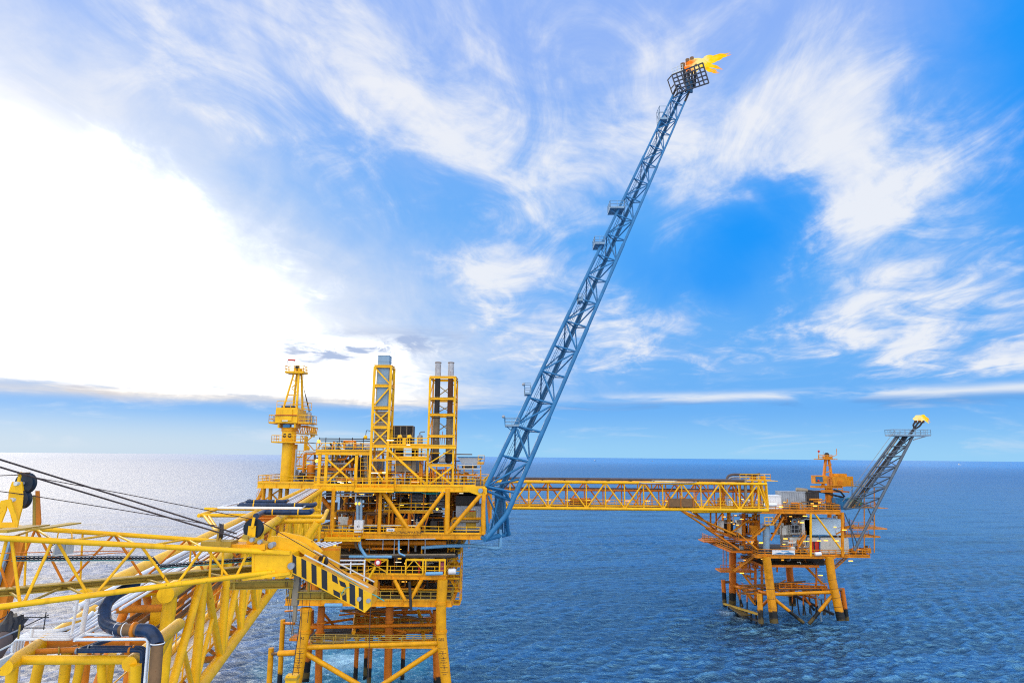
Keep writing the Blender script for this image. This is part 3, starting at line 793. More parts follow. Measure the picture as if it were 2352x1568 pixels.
# boom head box
def prismN(name, pts, depth, mt, par, y0=0.):
    P = [N(x, y) + V((0, y0, 0)) for x, y in pts]
    c0 = sum((p.y for p in P)) / len(P)
    return M().prism(P, V((.0, depth, depth * 0))).build(name, mt, par)
hd = prismN('head_box', [(581, 1262), (671, 1270), (671, 1318), (668, 1326), (581, 1322)], 1.45, 'yellow', cr)
prismN('head_flange', [(560, 1256), (668, 1265), (668, 1272), (560, 1267)], .12, 'yellow', hd, -.09)
prismN('head_flange', [(560, 1325), (668, 1311), (668, 1318), (560, 1332)], .12, 'yellow', hd, -.09)
prismN('top_cheek', [(606, 1236), (620, 1236), (666, 1246), (688, 1256), (712, 1281), (700, 1292), (671, 1270), (581, 1262)], .10, 'yellow', hd, .55)
prismN('top_cheek', [(606, 1233), (620, 1233), (666, 1243), (688, 1253), (714, 1279), (700, 1290), (671, 1268), (590, 1259)], .08, 'yellow', hd, 1.15)
M().prism([N(620, 1247) + V((0, .6, 0)), N(668, 1257) + V((0, .6, 0)), N(690, 1268) + V((0, .6, 0)), N(710, 1288) + V((0, .6, 0)), N(700, 1292) + V((0, .6, 0)), N(660, 1268) + V((0, .6, 0))], V((0, .6, 0))).build('top_plate', 'yellow_worn', hd)
c = N(670.5, 1298); T('pin', 'steel', hd, c + V((0, -.10, 0)), c + V((0, .02, 0)), .088, 24)
# drooping tip
AT = [(671, 1274), (690, 1279), (854, 1363), (852, 1392), (838, 1406), (689, 1324), (671, 1316)]
arm = prismN('tip_arm', AT, .09, 'yellow', cr, -.02)
M().prism([N(x, y) + V((0, .75, 0)) for x, y in AT], V((0, .09, 0))).build('far_plate', 'yellow_worn', arm)
M().prism([N(690, 1280) + V((0, .07, 0)), N(852, 1363) + V((0, .07, 0)), N(852, 1366) + V((0, .07, 0)), N(690, 1283) + V((0, .07, 0))], V((0, .68, 0))).build('deck_plate', 'yellow_worn', arm)
for k, dy_ in enumerate((-.03, .80)):
    M().tube(N(700, 1277.5) + V((0, dy_, .05)), N(846, 1352) + V((0, dy_, .05)), .022, 8).build('edge_rail', 'offwhite', arm)
def stripe(pts, name='hazard_stripe', mt='dark'):
    P = [N(x, y) + V((0, -.032, 0)) for x, y in pts]
    M().prism(P, V((0, .008, 0))).build(name, mt, arm)
def te(x): return 1279.5 + (x - 690) * (83.5 / 164) + (3 if x < 690 else 0)
def be(x): return 1322.5 + (x - 689) * (82 / 149) if x > 689 else 1314.5 + (x - 671) * .5
for x0, x1 in ((672.5, 681), (693, 704), (716, 727.5), (739, 752), (803, 816), (824.5, 834)):
    stripe([(x0, te(x0) + (0 if x0 > 690 else -2)), (x1, te(x1)), (x1 + .8, be(x1) - 1.5), (x0 + .8, be(x0) - 1.5)])
stripe([(763, te(763)), (775, te(775)), (777, 1340), (764, 1333)])
stripe([(766, 1352), (781, 1360), (782, be(782) - 1.5), (767, be(767) - 1.5)])
stripe([(779, 1331), (793, 1337), (797, 1349), (783, 1344)])
stripe([(786, 1357), (796, 1358), (797, be(797) - 1.5), (787, be(787) - 1.5)])
M().prism([N(x, y) + V((0, -.05, 0)) for x, y in ((782, 1356), (790, 1360), (796, 1352), (793, 1346), (797, 1350), (794, 1363), (786, 1367))], V((0, .012, 0))).build('torn_plate', 'dull_yellow', arm)
for x, y in ((826, 1374), (847, 1378)):
    c = N(x, y); T('pin', 'steel', arm, c + V((0, -.07, 0)), c + V((0, .02, 0)), .06, 20)
# sheaves
def sheave(x, y, r, Yo, ax, par, t=.09, name='sheave', mt='rubber'):
    c = N(x, y) + V((0, Yo, 0)); s = M().sheave(c, ax, r, t, 32).build(name, mt, par)
    k = V(ax).normalized()
    M().tube(c - k * t * .9, c + k * t * .9, r * .16, 14).build('hub', 'steel', s)
    return c, s
c, s = sheave(571, 1216.5, .265, .35, (.05, 1, 0), cr, .12)
for o_ in (-.13, .13):
    M().prism([c + V((-.1, o_, .08)), c + V((.1, o_, .08)), c + V((.1, o_, -.38)), c + V((-.12, o_, -.38))], V((0, .03, 0))).build('cheek', 'yellow', s)
M().bar(c + V((.02, -.16, .05)), c + V((.05, -.16, .31)), .07, .03).build('keeper', 'yellow', s)
M().box(c + V((-.5, -.3, -.52)), c + V((.45, .3, -.38))).build('sheave_bracket', 'yellow_worn', cr)
c, s = sheave(478, 1227, .22, .75, (1, .55, 0), cr, .10, mt='steel_dark')
M().prism([c + V((-.03, -.13, .1)), c + V((.04, -.13, .1)), c + V((.05, -.13, -.25)), c + V((-.05, -.13, -.25))], V((.02, .03, 0))).build('cheek', 'dull_yellow', s)
M().box(c + V((-.4, -.25, -.38)), c + V((.4, .25, -.24))).build('sheave_bracket', 'dull_yellow', cr)
c, s = sheave(734.5, 1291.5, .15, .35, (.6, 1, .3), cr, .10, mt='steel_dark')
M().bar(c + V((-.02, -.10, -.2)), c + V((.06, -.10, .12)), .09, .04).build('cheek', 'yellow', s)
# pendant link plate
pa, pb = N(545, 1240) + V((0, -.03, 0)), N(632, 1285) + V((0, -.03, 0))
lk = M().bar(N(553, 1232) + V((0, .1, 0)), N(622, 1252) + V((0, .1, 0)), .06, .12).build('pendant_link', 'dull_yellow', cr)
for f in (.36, .62, 1.0):
    c = N(553, 1232).lerp(N(622, 1252), f) + V((0, .02, 0)); T('link_pin', 'steel', lk, c + V((0, -.05, 0)), c + V((0, .2, 0)), .055 if f < .9 else .075, 16)
# ropes
def rope(pts, r, nm='pendant_rope', mt='rope', n=8): return M().path(pts, r, n, .05).build(nm, mt, cr)
rope([W(-80, 1030, 13.9), N(260, 1138) + V((0, .1, -.0)), N(540, 1226) + V((0, .1, 0))], .020)
rope([W(-80, 1048, 13.9), N(260, 1154) + V((0, .15, 0)), N(545, 1238) + V((0, .15, 0))], .020)
rope([W(-60, 1094, 14.4) + V((0, .3, 0)), N(20, 1091) + V((0, .3, 0)), N(45, 1094.5) + V((0, .3, 0)), N(255, 1134) + V((0, .4, 0)), N(565, 1194) + V((0, .35, 0)), N(580, 1196) + V((0, .35, 0)), N(733, 1284) + V((0, .35, 0)), N(742, 1290) + V((0, .35, 0)), N(838, 1362) + V((0, .35, 0)), N(845, 1400) + V((0, .35, 0)), N(838, 1600) + V((0, .35, 0))], .011, 'hoist_rope', n=6)
rope([W(-60, 1125, 14.4) + V((0, .3, 0)), N(34, 1137) + V((0, .3, 0)), N(255, 1175) + V((0, .5, 0)), N(470, 1213) + V((0, .7, 0))], .011, 'hoist_rope', n=6)
rope([N(838, 1360) + V((0, .1, 0)), N(860, 1368) + V((0, .1, 0)), N(881, 1381) + V((0, .1, 0))], .013, 'loose_rope', 'teal')
rope([N(742, 1300) + V((0, .1, .03)), N(800, 1336) + V((0, .1, .03)), N(840, 1361) + V((0, .1, .03))], .010, 'loose_rope', 'teal')
rope([N(786, 1362) + V((0, -.1, 0)), N(795, 1348) + V((0, -.1, 0)), N(806, 1346) + V((0, -.1, 0))], .010, 'loose_rope', 'teal')
# gantry with two dark sheaves standing on the boom
ga = M().box(N(-40, 1224) + V((0, .1, 0)), N(44, 1214) + V((0, 1.0, 0))).build('gantry_base', 'dull_yellow', cr)
def plate(pts, yo, mt='yellow', t=.04): M().prism([N(x, y) + V((0, yo, 0)) for x, y in pts], V((0, t, 0))).build('gantry_plate', mt, ga)
plate([(6, 1107), (29, 1107), (33, 1140), (31, 1160), (17, 1210), (9, 1212), (-4, 1160), (-2, 1130)], .28)
plate([(-8, 1150), (14, 1146), (32, 1198), (30, 1212), (24, 1212), (20, 1196), (10, 1170), (4, 1160)], .12)
plate([(-8, 1150), (6, 1150), (4, 1172), (-12, 1212), (-30, 1212)], .12)
plate([(-20, 1200), (26, 1200), (26, 1212), (-20, 1212)], .11)
plate([(36, 1130), (44, 1130), (48, 1205), (46, 1212), (36, 1212)], .62, 'orange')
plate([(31, 1140), (37, 1140), (37, 1212), (30, 1212)], .60, 'dull_yellow')
plate([(24, 1084), (29, 1084), (24, 1110), (18, 1110)], .26)
M().box(N(24, 1089) + V((0, .2, 0)), N(34, 1085) + V((0, .5, 0))).build('gantry_cap', 'rust_pipe', ga)
for x, y, r in ((26, 1111, .235), (16, 1149, .215)):
    c, s = sheave(x, y, r, .45, (.12, 1, 0), ga, .13)
    T('axle_cap', 'offwhite', s, c + V((-.05, -.26, -.0)), c + V((-.05, -.1, 0)), .05, 18)
M().box(N(40, 1220) + V((0, .3, 0)), N(90, 1214) + V((0, 1.5, 0))).build('gantry_platform', 'dull_yellow', cr)
# junction lantern hanging in the lattice
c = N(92, 1266) + V((0, .8, 0))
o = thing('hanging_floodlight', 'grey green box floodlight hanging inside the crane lattice near the left edge', 'floodlight', c)
m = M().hexa([c + V(p) for p in ((-.17, -.14, -.22), (.16, -.14, -.16), (.16, .14, -.16), (-.17, .14, -.22), (-.11, -.14, .18), (.16, -.14, .22), (.16, .14, .22), (-.11, .14, .18))])
m.build('housing', 'offwhite', o); M().hexa([c + V(p) for p in ((-.10, -.17, -.15), (.14, -.17, -.10), (.14, -.145, -.10), (-.10, -.145, -.15), (-.06, -.17, .12), (.14, -.17, .16), (.14, -.145, .16), (-.06, -.145, .12))]).build('glass', 'steel', o)
M().path([c + V((-.2, 0, .0)), c + V((-.17, 0, .34)), c + V((.15, 0, .34)), c + V((.2, 0, .05))], .016, 6).build('yoke', 'yellow', o)
M().path([c + V((-.18, .05, .1)), c + V((-.38, .05, -.02)), c + V((-.3, .05, -.15))], .010, 6).build('lead', 'dark', o)
# platform hung under the boom head
def ib(n_, xa, ya, xb, yb, yo=.6, mt='dull_yellow'): M().ibeam(N(xa, ya) + V((0, yo, 0)), N(xb, yb) + V((0, yo, 0)), .26, .22, .03).build(n_, mt, cr)
ib('rest_beam', 506, 1353, 655, 1349); ib('rest_beam', 664, 1376, 800, 1376)
M().bar(N(668, 1328) + V((0, .6, 0)), N(661, 1400) + V((0, .6, 0)), .16, .2).bar(N(663, 1390) + V((0, .6, 0)), N(659, 1440) + V((0, .6, 0)), .09, .12).build('rest_post', 'steel_tan', cr)
M().bar(N(657, 1345) + V((0, .6, 0)), N(649, 1384) + V((0, .6, 0)), .06, .1).build('rest_post', 'dull_yellow', cr)
for x, y0, y1 in ((520, 1331, 1362), (533, 1330, 1347), (697, 1340, 1370), (730, 1345, 1385)):
    M().bar(N(x, y0) + V((0, .5, 0)), N(x - 1, y1) + V((0, .5, 0)), .06, .06).build('hanger', 'dull_yellow', cr)
for x0, y0, x1, y1 in ((641, 1338, 656, 1470), (645, 1338, 661, 1470), (684, 1338, 672, 1560), (705, 1340, 693, 1440)):
    rope([N(x0, y0) + V((0, .5, 0)), N(x1, y1) + V((0, .5, 0))], .008, 'tag_line', n=5)
# hook block low in the frame
c = N(657, 1572) + V((0, .5, 0))
o = thing('hook_block', 'yellow hook block at the bottom edge hanging beside the left front leg', 'hook block', c)
M().box(c + V((-.15, -.12, -.25)), c + V((.15, .12, .10))).build('cheeks', 'yellow', o)
M().box(c + V((-.17, -.14, .0)), c + V((.17, .14, .05))).build('guard', 'dull_yellow', o)
M().tube(c + V((0, 0, .1)), c + V((.12, 0, 1.6)), .012, 6).build('rope', 'rope', o)
# orange davit behind the boom
a, b = W(52, 1236, 19), W(-8, 1440, 19)
o = thing('davit_arm', 'leaning orange davit post with grey rail behind the crane lattice at the left edge', 'davit', b)
M().bar(a, b, .30, .26).build('arm', 'orange', o)
M().bar(a + V((-.16, -.22, .1)), b + V((-.16, -.22, 0)), .10, .1).build('rail', 'steel_blue', o)
M().bar(a + V((-.28, -.16, -.5)), b + V((-.28, -.16, 0)), .10, .16).build('flange', 'brown', o)
# ================================================================ nearer platform
YF = 95.0
def P(x, y, Y=YF): return W(x, y, Y)
def zP(y, Y=YF, x=900): return W(x, y, Y).z
def xP(x, Y=YF, y=1200): return W(x, y, Y).x
def VP(xb, yb, yt, Y=YF):
    a = P(xb, yb, Y); return a, V((a.x, Y, P(xb, yt, Y).z))
mp = thing('offshore_platform', 'nearer yellow platform on thick jacket legs with several open decks full of pipework', 'oil platform', V((-16, 107, 0)))
Z1, Z2, Z3, Z4 = zP(1114), zP(1224), zP(1320), zP(1377)
ZU = zP(1277)
XL, XR = xP(716), xP(1106)
YB = 119.0
def deck(name, x0, x1, y0, y1, z, bh, mt='yellow_worn', nb=7):
    m = M()
    m.box((x0 + .1, y0 + .1, z - .12), (x1 - .1, y1 - .1, z))
    d = m.build(name, 'grating', mp)
    for a, b in (((x0, y0), (x1, y0)), ((x0, y1), (x1, y1)), ((x0, y0), (x0, y1)), ((x1, y0), (x1, y1))):
        M().ibeam(V((a[0], a[1], z - bh / 2)), V((b[0], b[1], z - bh / 2)), .34, bh, .09).build('edge_beam', mt, d)
    for i in range(1, nb):
        y = y0 + (y1 - y0) * i / nb
        M().ibeam((x0 + .2, y, z - bh / 2 - .14), (x1 - .2, y, z - bh / 2 - .14), .3, bh - .25, .08).build('floor_beam', 'orange', d)
    for i in range(int((x1 - x0) / 1.9)):
        x = x0 + .9 + i * 1.9; M().box((x, y0 - .19, z - bh + .1), (x + .06, y0 - .05, z - .1)).build('stiffener', mt, d)
    return d
d1 = deck('top_deck', XL, XR + .3, YF, YB, Z1, .85, 'yellow')
d2 = deck('middle_deck', xP(690), XR, YF, YB, Z2, .75)
d3 = deck('lower_deck', xP(672), xP(1026), YF + .5, YB - 3, Z3, .65)
d4 = deck('cellar_deck', xP(668), xP(1040), YF, YB - 4, Z4, .85)
du = deck('pipe_deck', xP(690), xP(1046), YF + 1.5, YB - 2, ZU, .35, 'dull_yellow', 5)
# left wing of the top deck, set back behind the bridge
XW = xP(597, 103)
dw = deck('wing_deck', XW, XL - .2, 101, 117, Z1 - .02, .85, 'yellow', 5)
# ---- columns between the decks
def column(x, yt, yb, r, Y=YF, mt='yellow_worn'):
    a, b = VP(x, yb, yt, Y); return T('column', mt, mp, a, b, r, 14)
for x, r in ((761, .27), (870, .26), (1026, .36), (1110, .34)):
    column(x, 1122, 1226, r)
    a = xP(x)
    for Y in (103, 111, 118.5): M().tube((a, Y, Z2), (a, Y, Z1 - .7), r + .08, 12).build('column', 'orange', mp)
for x, Y in ((720, 118), (1113, 118)): T('column', 'yellow_worn', mp, (xP(x), Y, Z2), (xP(x), Y, Z1 - .5), .35, 12)
for (xa, ya, xb, yb, r) in ((879, 1129, 937, 1214, .30), (1019, 1130, 957, 1214, .28), (1103, 1137, 1030, 1222, .30)):
    T('brace', 'yellow_worn', mp, P(xa, ya), P(xb, yb), r, 14)
for (xa, ya, xb, yb, r, Y) in ((737, 1140, 800, 1216, .34, 103), (800, 1142, 850, 1200, .3, 111), (1019, 1130, 957, 1214, .32, 103), (1096, 1140, 1030, 1216, .36, 103), (879, 1135, 930, 1210, .3, 111), (1010, 1135, 960, 1210, .3, 111)):
    T('brace', 'orange', mp, P(xa, ya, Y), P(xb, yb, Y), r, 12)
# flare hinge bracket
M().prism([P(1063, 1117, YF - .25), P(1076, 1117, YF - .25), P(1112, 1116.5, YF - .25), P(1118, 1120, YF - .25), P(1118, 1134, YF - .25), P(1113, 1137, YF - .25), P(1098, 1137, YF - .25), P(1074, 1128, YF - .25), P(1063, 1128, YF - .25)], V((0, .7, 0))).build('hinge_bracket', 'yellow', mp)
c = P(1104, 1126); T('hinge_pin', 'steel_blue', mp, c + V((0, -.5, 0)), c + V((0, .6, 0)), .33, 24)
# ---- handrails
def rail(dk, pts, h=.85, step=1.7, r=.04, mt='yellow'): return M().rail(pts, h, step, r).build('handrail', mt, dk)
rail(d1, [(XL, YF, Z1), (XR - 1, YF, Z1)], 1.0, 2.2)
rail(d1, [(XR + .2, YF + 1, Z1), (XR + .2, YB, Z1), (XL, YB, Z1)], 1.0, 2.2)
rail(dw, [(XL, 101, Z1), (XW, 101, Z1), (XW, 117, Z1), (XL, 117, Z1)], 1.0)
rail(d2, [(XL + .5, YF, Z2), (XR - .2, YF, Z2)], .95, 1.9)
rail(d2, [(XR - .1, YF, Z2), (XR - .1, YB, Z2), (XL, YB, Z2)], .95, 1.9)
rail(d3, [(xP(672), YF + .5, Z3), (xP(1026), YF + .5, Z3)], 1.1, 1.5)
rail(d3, [(xP(1026), YF + .5, Z3), (xP(1026), YB - 3, Z3)], 1.1, 1.5)
rail(d4, [(xP(790), YF, Z4), (xP(1040), YF, Z4), (xP(1040), YB - 4, Z4)], 1.1, 1.4, mt='dull_yellow')
rail(d4, [(xP(668), YF, Z4), (xP(668), YB - 4, Z4)], 1.1, 1.4, mt='dull_yellow')
# small projecting balconies on the front edges
for dk, x0, x1, z, h in ((d1, 816, 906, Z1 - .5, 1.3), (d2, 753, 836, Z2 - .55, 1.1)):
    a, b = xP(x0), xP(x1)
    m = M().box((a, YF - 1.5, z - .12), (b, YF - .2, z)); bl = m.build('balcony', 'yellow', dk)
    M().ibeam((a, YF - 1.5, z - .2), (b, YF - 1.5, z - .2), .2, .42, .06).build('balcony_beam', 'yellow', dk)
    M().rail([(a, YF - .2, z), (a, YF - 1.5, z), (b, YF - 1.5, z), (b, YF - .2, z)], h, 1.1, .04).build('handrail', 'yellow', dk)
    for x in (a + .4, (a + b) / 2, b - .4): M().bar((x, YF - 1.4, z - .4), (x, YF - .1, z - .9), .1).build('balcony_strut', 'yellow_worn', dk)
# hangers under the top deck
for x, l in ((771, 20), (781, 16), (790, 34), (802, 18), (815, 17), (846, 24), (856, 14), (977, 16), (1003, 14)):
    a, b = VP(x, 1126 + l, 1126, YF + 1); M().bar(a, b, .1, .1).build('hanger', 'yellow_worn', mp)
m = M(); a, b = VP(790, 1148, 1126, YF + .8); m.bar(a, b + V((-.9, 0, 0)), .1).bar(a, b + V((.9, 0, 0)), .1); m.build('hanger', 'yellow_worn', mp)
# mezzanine inside the middle bay
zm = zP(1173, 98)
M().box((xP(880, 98), 98, zm - .3), (xP(994, 98), 102, zm)).build('mezzanine', 'yellow_worn', mp)
M().rail([(xP(916, 98), 97.9, zm), (xP(992, 98), 97.9, zm)], 1.15, 2.4, .05).build('handrail', 'yellow', mp)
M().rail([(xP(881, 98), 98.1, zm), (xP(915, 98), 98.1, zm)], 1.0, 2., .05).build('handrail', 'yellow', mp)
for (xa, xb) in ((888, 900), (930, 912), (945, 958), (985, 972)): M().bar((xP(xa, 98), 98.3, zm - .3), (xP(xb, 98), 98.3, Z2), .16).build('mezzanine_strut', 'orange', mp)
T('column', 'yellow_worn', mp, (xP(940, 98), 98.3, Z2), (xP(940, 98), 98.3, zm), .12); T('column', 'orange', mp, (xP(900, 98), 98.3, Z2), (xP(900, 98), 98.3, zm), .16)
# ---- truss panels on the front of the lower deck
zt = zP(1285)
for x in (693, 740, 782, 840, 893, 935, 974, 980, 1012, 1024): M().bar((xP(x), YF + .3, Z3), (xP(x), YF + .3, zt), .2).build('panel_post', 'yellow', mp)
for x0, x1 in ((840, 893), (935, 1026), (740, 782)): M().bar((xP(x0), YF + .3, zt), (xP(x1), YF + .3, zt), .22, .28).build('panel_beam', 'yellow', mp)
for xa, xb in ((842, 892), (892, 842), (742, 781), (781, 742), (936, 953), (953, 972)):
    dn = 1 if xa < 930 else 0
    za, zb = (zt, Z3 + .3) if dn else ((Z3 + .8, zt) if xa < 950 else (zt, Z3 + .8))
    M().bar((xP(xa), YF + .32, za), (xP(xb), YF + .32, zb), .13).build('panel_brace', 'yellow', mp)
for (xa, ya, xb, yb) in ((906, 1331, 931, 1379), (968.5, 1331, 941, 1379)): T('brace', 'yellow_worn', mp, P(xa, ya), P(xb, yb), .26, 14)
T('column', 'yellow_worn', mp, *VP(861, 1378, 1330), .3, 14); T('column', 'orange', mp, *VP(716, 1378, 1330, 97), .9, 16)
for x in (740, 800, 905, 960, 1000): T('column', 'orange', mp, *VP(x, 1378, 1300, 108), .4, 12)
for x in (760, 880, 990): T('column', 'orange', mp, *VP(x, 1330, 1240, 106), .45, 12)
# ---- jacket
def leg(pts, r, mt): return M().path(pts, r, 24, .6).build('leg', mt, mp)
def down(x, y, Y, dx=0, dz=-3): a = P(x, y, Y); return a
la = [P(1016.5, 1330, YF), P(1013, 1392, YF), P(1013.5, 1455, YF), P(1032, 1640, YF - 1)]
lb = [P(703, 1395, YF), P(700, 1450, YF), P(668, 1640, YF - 1)]
L1 = leg(la, .70, 'yellow_leg'); L2 = leg(lb, .72, 'yellow_leg')
for par, q0, z in ((L1, P(1012.5, 1384), 0), (L1, P(1013.5, 1449), 0), (L2, P(700.5, 1449), 0), (L2, P(703, 1400), 0)):
    M().tube(q0 - UP * .16, q0 + UP * .16, .82, 24).build('collar', 'yellow_worn', par)
M().prism([P(1013, 1332, YF - .2), P(1026, 1332, YF - .2), P(1024, 1352, YF - .2), P(1016, 1382, YF - .2), P(1009, 1382, YF - .2), P(1004, 1352, YF - .2)], V((0, .4, 0))).build('leg_gusset', 'orange', mp)
leg([P(739, 1392, 99), P(733, 1480, 99), P(731, 1600, 99)], .50, 'orange_leg')
leg([P(895, 1392, 101), P(894, 1440, 101), P(889, 1610, 101)], .58, 'orange_leg')
leg([P(1003, 1400, 103), P(1003, 1470, 103), P(1006, 1600, 103)], .62, 'orange_leg')
leg([P(712, 1400, 110), P(712, 1450, 110), P(700, 1570, 110)], .62, 'orange_leg')
for x, Y, yb in ((738.5, 99, 1428), (735, 99, 1453), (895, 101, 1424)):
    c = P(x, yb, Y); M().tube(c - UP * .12, c + UP * .12, .68, 18).build('collar', 'orange', mp)
for x, Y in ((824, 107), (855, 107), (846, 112), (930, 112)):
    T('conductor', 'orange_leg', mp, P(x, 1392, Y), P(x, 1392, Y) - UP * 16, .34, 14)
    c = P(x, 1398, Y); M().tube(c - UP * .3, c + UP * .3, .5, 14, .62).build('conductor_head', 'orange', mp)
JB = [((704, 1486, YF), (1004, 1476, YF), .33, 'yellow_leg'), ((703, 1500, YF), (838, 1580, YF), .34, 'yellow_leg'), ((1008, 1486, YF), (866, 1580, YF), .34, 'yellow_leg'),
      ((735, 1480, 99), (1003, 1470, 103), .28, 'orange'), ((706, 1440, 99), (1008, 1434, 101), .25, 'orange'), ((812, 1452, 99), (818, 1404, 108), .28, 'yellow_worn'),
      ((815, 1408, 110), (990, 1404, 110), .28, 'orange'), ((815, 1430, 110), (990, 1420, 110), .3, 'orange'), ((820, 1450, 106), (890, 1424, 110), .22, 'orange'),
      ((900, 1460, 101), (1000, 1432, 110), .22, 'orange'), ((845, 1445, 106), (885, 1470, 103), .25, 'orange'), ((945, 1445, 106), (900, 1470, 103), .25, 'orange'),
      ((960, 1400, 108), (975, 1448, 106), .28, 'yellow_worn'), ((1000, 1406, 108), (975, 1440, 108), .2, 'orange'), ((712, 1470, 110), (712, 1480, YF), .3, 'orange'),
      ((985, 1400, 104), (1003, 1434, 104), .2, 'orange'), ((740, 1404, 99), (770, 1440, 104), .18, 'orange'), ((970, 1446, 105), (976, 1480, 99), .28, 'yellow_worn')]
for a, b, r, mt in JB: T('jacket_brace', mt, mp, P(*a), P(*b), r, 14)
# boat bumper piles at the left
for x0, y0, x1, Y, r in ((623, 1487, 617, 97, .37), (650, 1422, 641, 104, .36)):
    a = P(x0, y0, Y); b = P(x1, 1590, Y); T('bumper_pile', 'yellow_leg', mp, a, b, r, 16)
T('bumper_arm', 'yellow_worn', mp, P(690, 1497, YF), P(640, 1500, YF + .6), .38, 16)
T('bumper_arm', 'rust_pipe', mp, P(640, 1500, YF + .6), P(623, 1500.5, 97), .2, 12)
T('bumper_arm', 'orange', mp, P(650, 1430, 104), P(676, 1431, 102), .2, 12); T('bumper_arm', 'orange', mp, P(655, 1403, 102), P(690, 1400, 99), .14, 10)
M().ladder(P(684, 1400, 98), P(676, 1472, 98), (1, 0, 0), .9, .5).build('ladder', 'dull_yellow', mp)
a = P(664, 1466, 98); M().box(a, a + V((1.4, 2.4, -.3))).build('landing', 'orange', mp)
# jacket walkways
def walkway(p, q, w=1.1, h=1.1, mt='yellow_worn'):
    p, q = V(p), V(q)
    k = M().box((p.x, p.y, p.z - .1), (q.x, p.y + w, p.z)).build('walkway', 'grating', mp)
    M().bar(p - UP * .12, V((q.x, p.y, p.z - .12)), .12, .34).build('walkway_beam', mt, k)
    M().rail([p, V((q.x, p.y, p.z))], h, 1.6, .045).build('handrail', 'dull_yellow', k)
    M().rail([p + V((0, w, 0)), V((q.x, p.y + w, p.z))], h, 1.6, .045).build('handrail', 'dull_yellow', k)
walkway(P(713, 1481, YF - .1), P(1000, 1481, YF - .1)); walkway(P(812, 1444, 104), P(992, 1444, 104), 1.6, 1.6)
m = M()
for i in range(9):
    y = 97.5 + i * .9; m.box((xP(707), y, P(740, 1452, 101).z), (xP(808), y + .55, P(740, 1452, 101).z + .08))
m.build('slatted_floor', 'steel_dark', mp)
# draught marks on the front legs
for L_, cx_, s_ in ((L2, lb, -1), (L1, la, 1)):
    a, b = cx_[-2], cx_[-1]
    def at(y):
        f = (y - (1450 if s_ < 0 else 1455)) / (190 if s_ < 0 else 185); return a.lerp(b, f) + V((0, -.76, 0))
    m = M()
    for k in range(12):
        c = at(1486 + k * 5.4); w_ = .5 if k % 2 == 0 else .26
        m.tube(c + V((-w_, .14 if w_ > .3 else .02, 0)), c + V((-w_ * .5, .01, 0)), .022, 4).tube(c + V((-w_ * .5, .01, 0)), c + V((w_ * .5, .01, 0)), .022, 4).tube(c + V((w_ * .5, .01, 0)), c + V((w_, .14 if w_ > .3 else .02, 0)), .022, 4)
    m.build('draught_marks', 'dark', L_)
    text('leg_code', 'A2' if s_ < 0 else 'GB2', .5, at(1462 if s_ < 0 else 1465) + V((0, -.03, 0)), (R(90), 0, 0), 'dark', L_)
    for k, n_ in enumerate('5432'):
        text('draught_number', n_, .42, at(1486 + 10.8 * (k + 1)) + V((.05, -.03, 0)), (R(90), 0, 0), 'dark', L_)
# ---- stair tower on the right hand side
tw = M()
sx0, sx1 = xP(1031, 100), xP(1056, 100)
lv = [zP(1385, 100), zP(1355, 100), zP(1326, 100), zP(1298, 100), zP(1268, 100), zP(1236, 100)]
for i, (za, zb) in enumerate(zip(lv, lv[1:])):
    p, q = ((sx0 + .3, 100.4, za), (sx1 - .2, 100.4, zb)) if i % 2 == 0 else ((sx1 - .2, 100.4, za), (sx0 + .3, 100.4, zb))
    M().stair(p, q, (0, .8, 0), .32).build('staircase', 'yellow_worn', mp)
    k = M().box((sx0, 99.6, za - .1), (sx1 + .3, 103, za)).build('stair_landing', 'yellow_worn', mp)
    M().rail([(sx0, 99.6, za), (sx1 + .3, 99.6, za), (sx1 + .3, 103, za)], 1.05, 1.2, .04).build('handrail', 'yellow', k)
for x, y in ((sx0, 99.6), (sx1 + .3, 99.6), (sx1 + .3, 103), (sx0, 103)): M().bar((x, y, lv[0]), (x, y, lv[-1] + 1), .14).build('stair_post', 'yellow_worn', mp)
# stairs at the far left wing
a = P(588, 1152, 104); M().stair(a, V((xP(604, 104), 104, Z1)), (0, .9, 0), .4).build('staircase', 'yellow_worn', mp)
M().box(P(583, 1153, 103.5), P(606, 1150, 106)).build('stair_landing', 'yellow_worn', mp)
for x in (604, 617, 640, 655): T('column', 'yellow_worn', mp, *VP(x, 1190 if x > 610 else 1155, 1120, 104), .3, 12)
M().bar(P(604, 1150, 104), P(640, 1126, 104), .2).build('brace', 'yellow_worn', mp); M().bar(P(618, 1128, 104), P(650, 1160, 104), .2).build('brace', 'yellow_worn', mp)

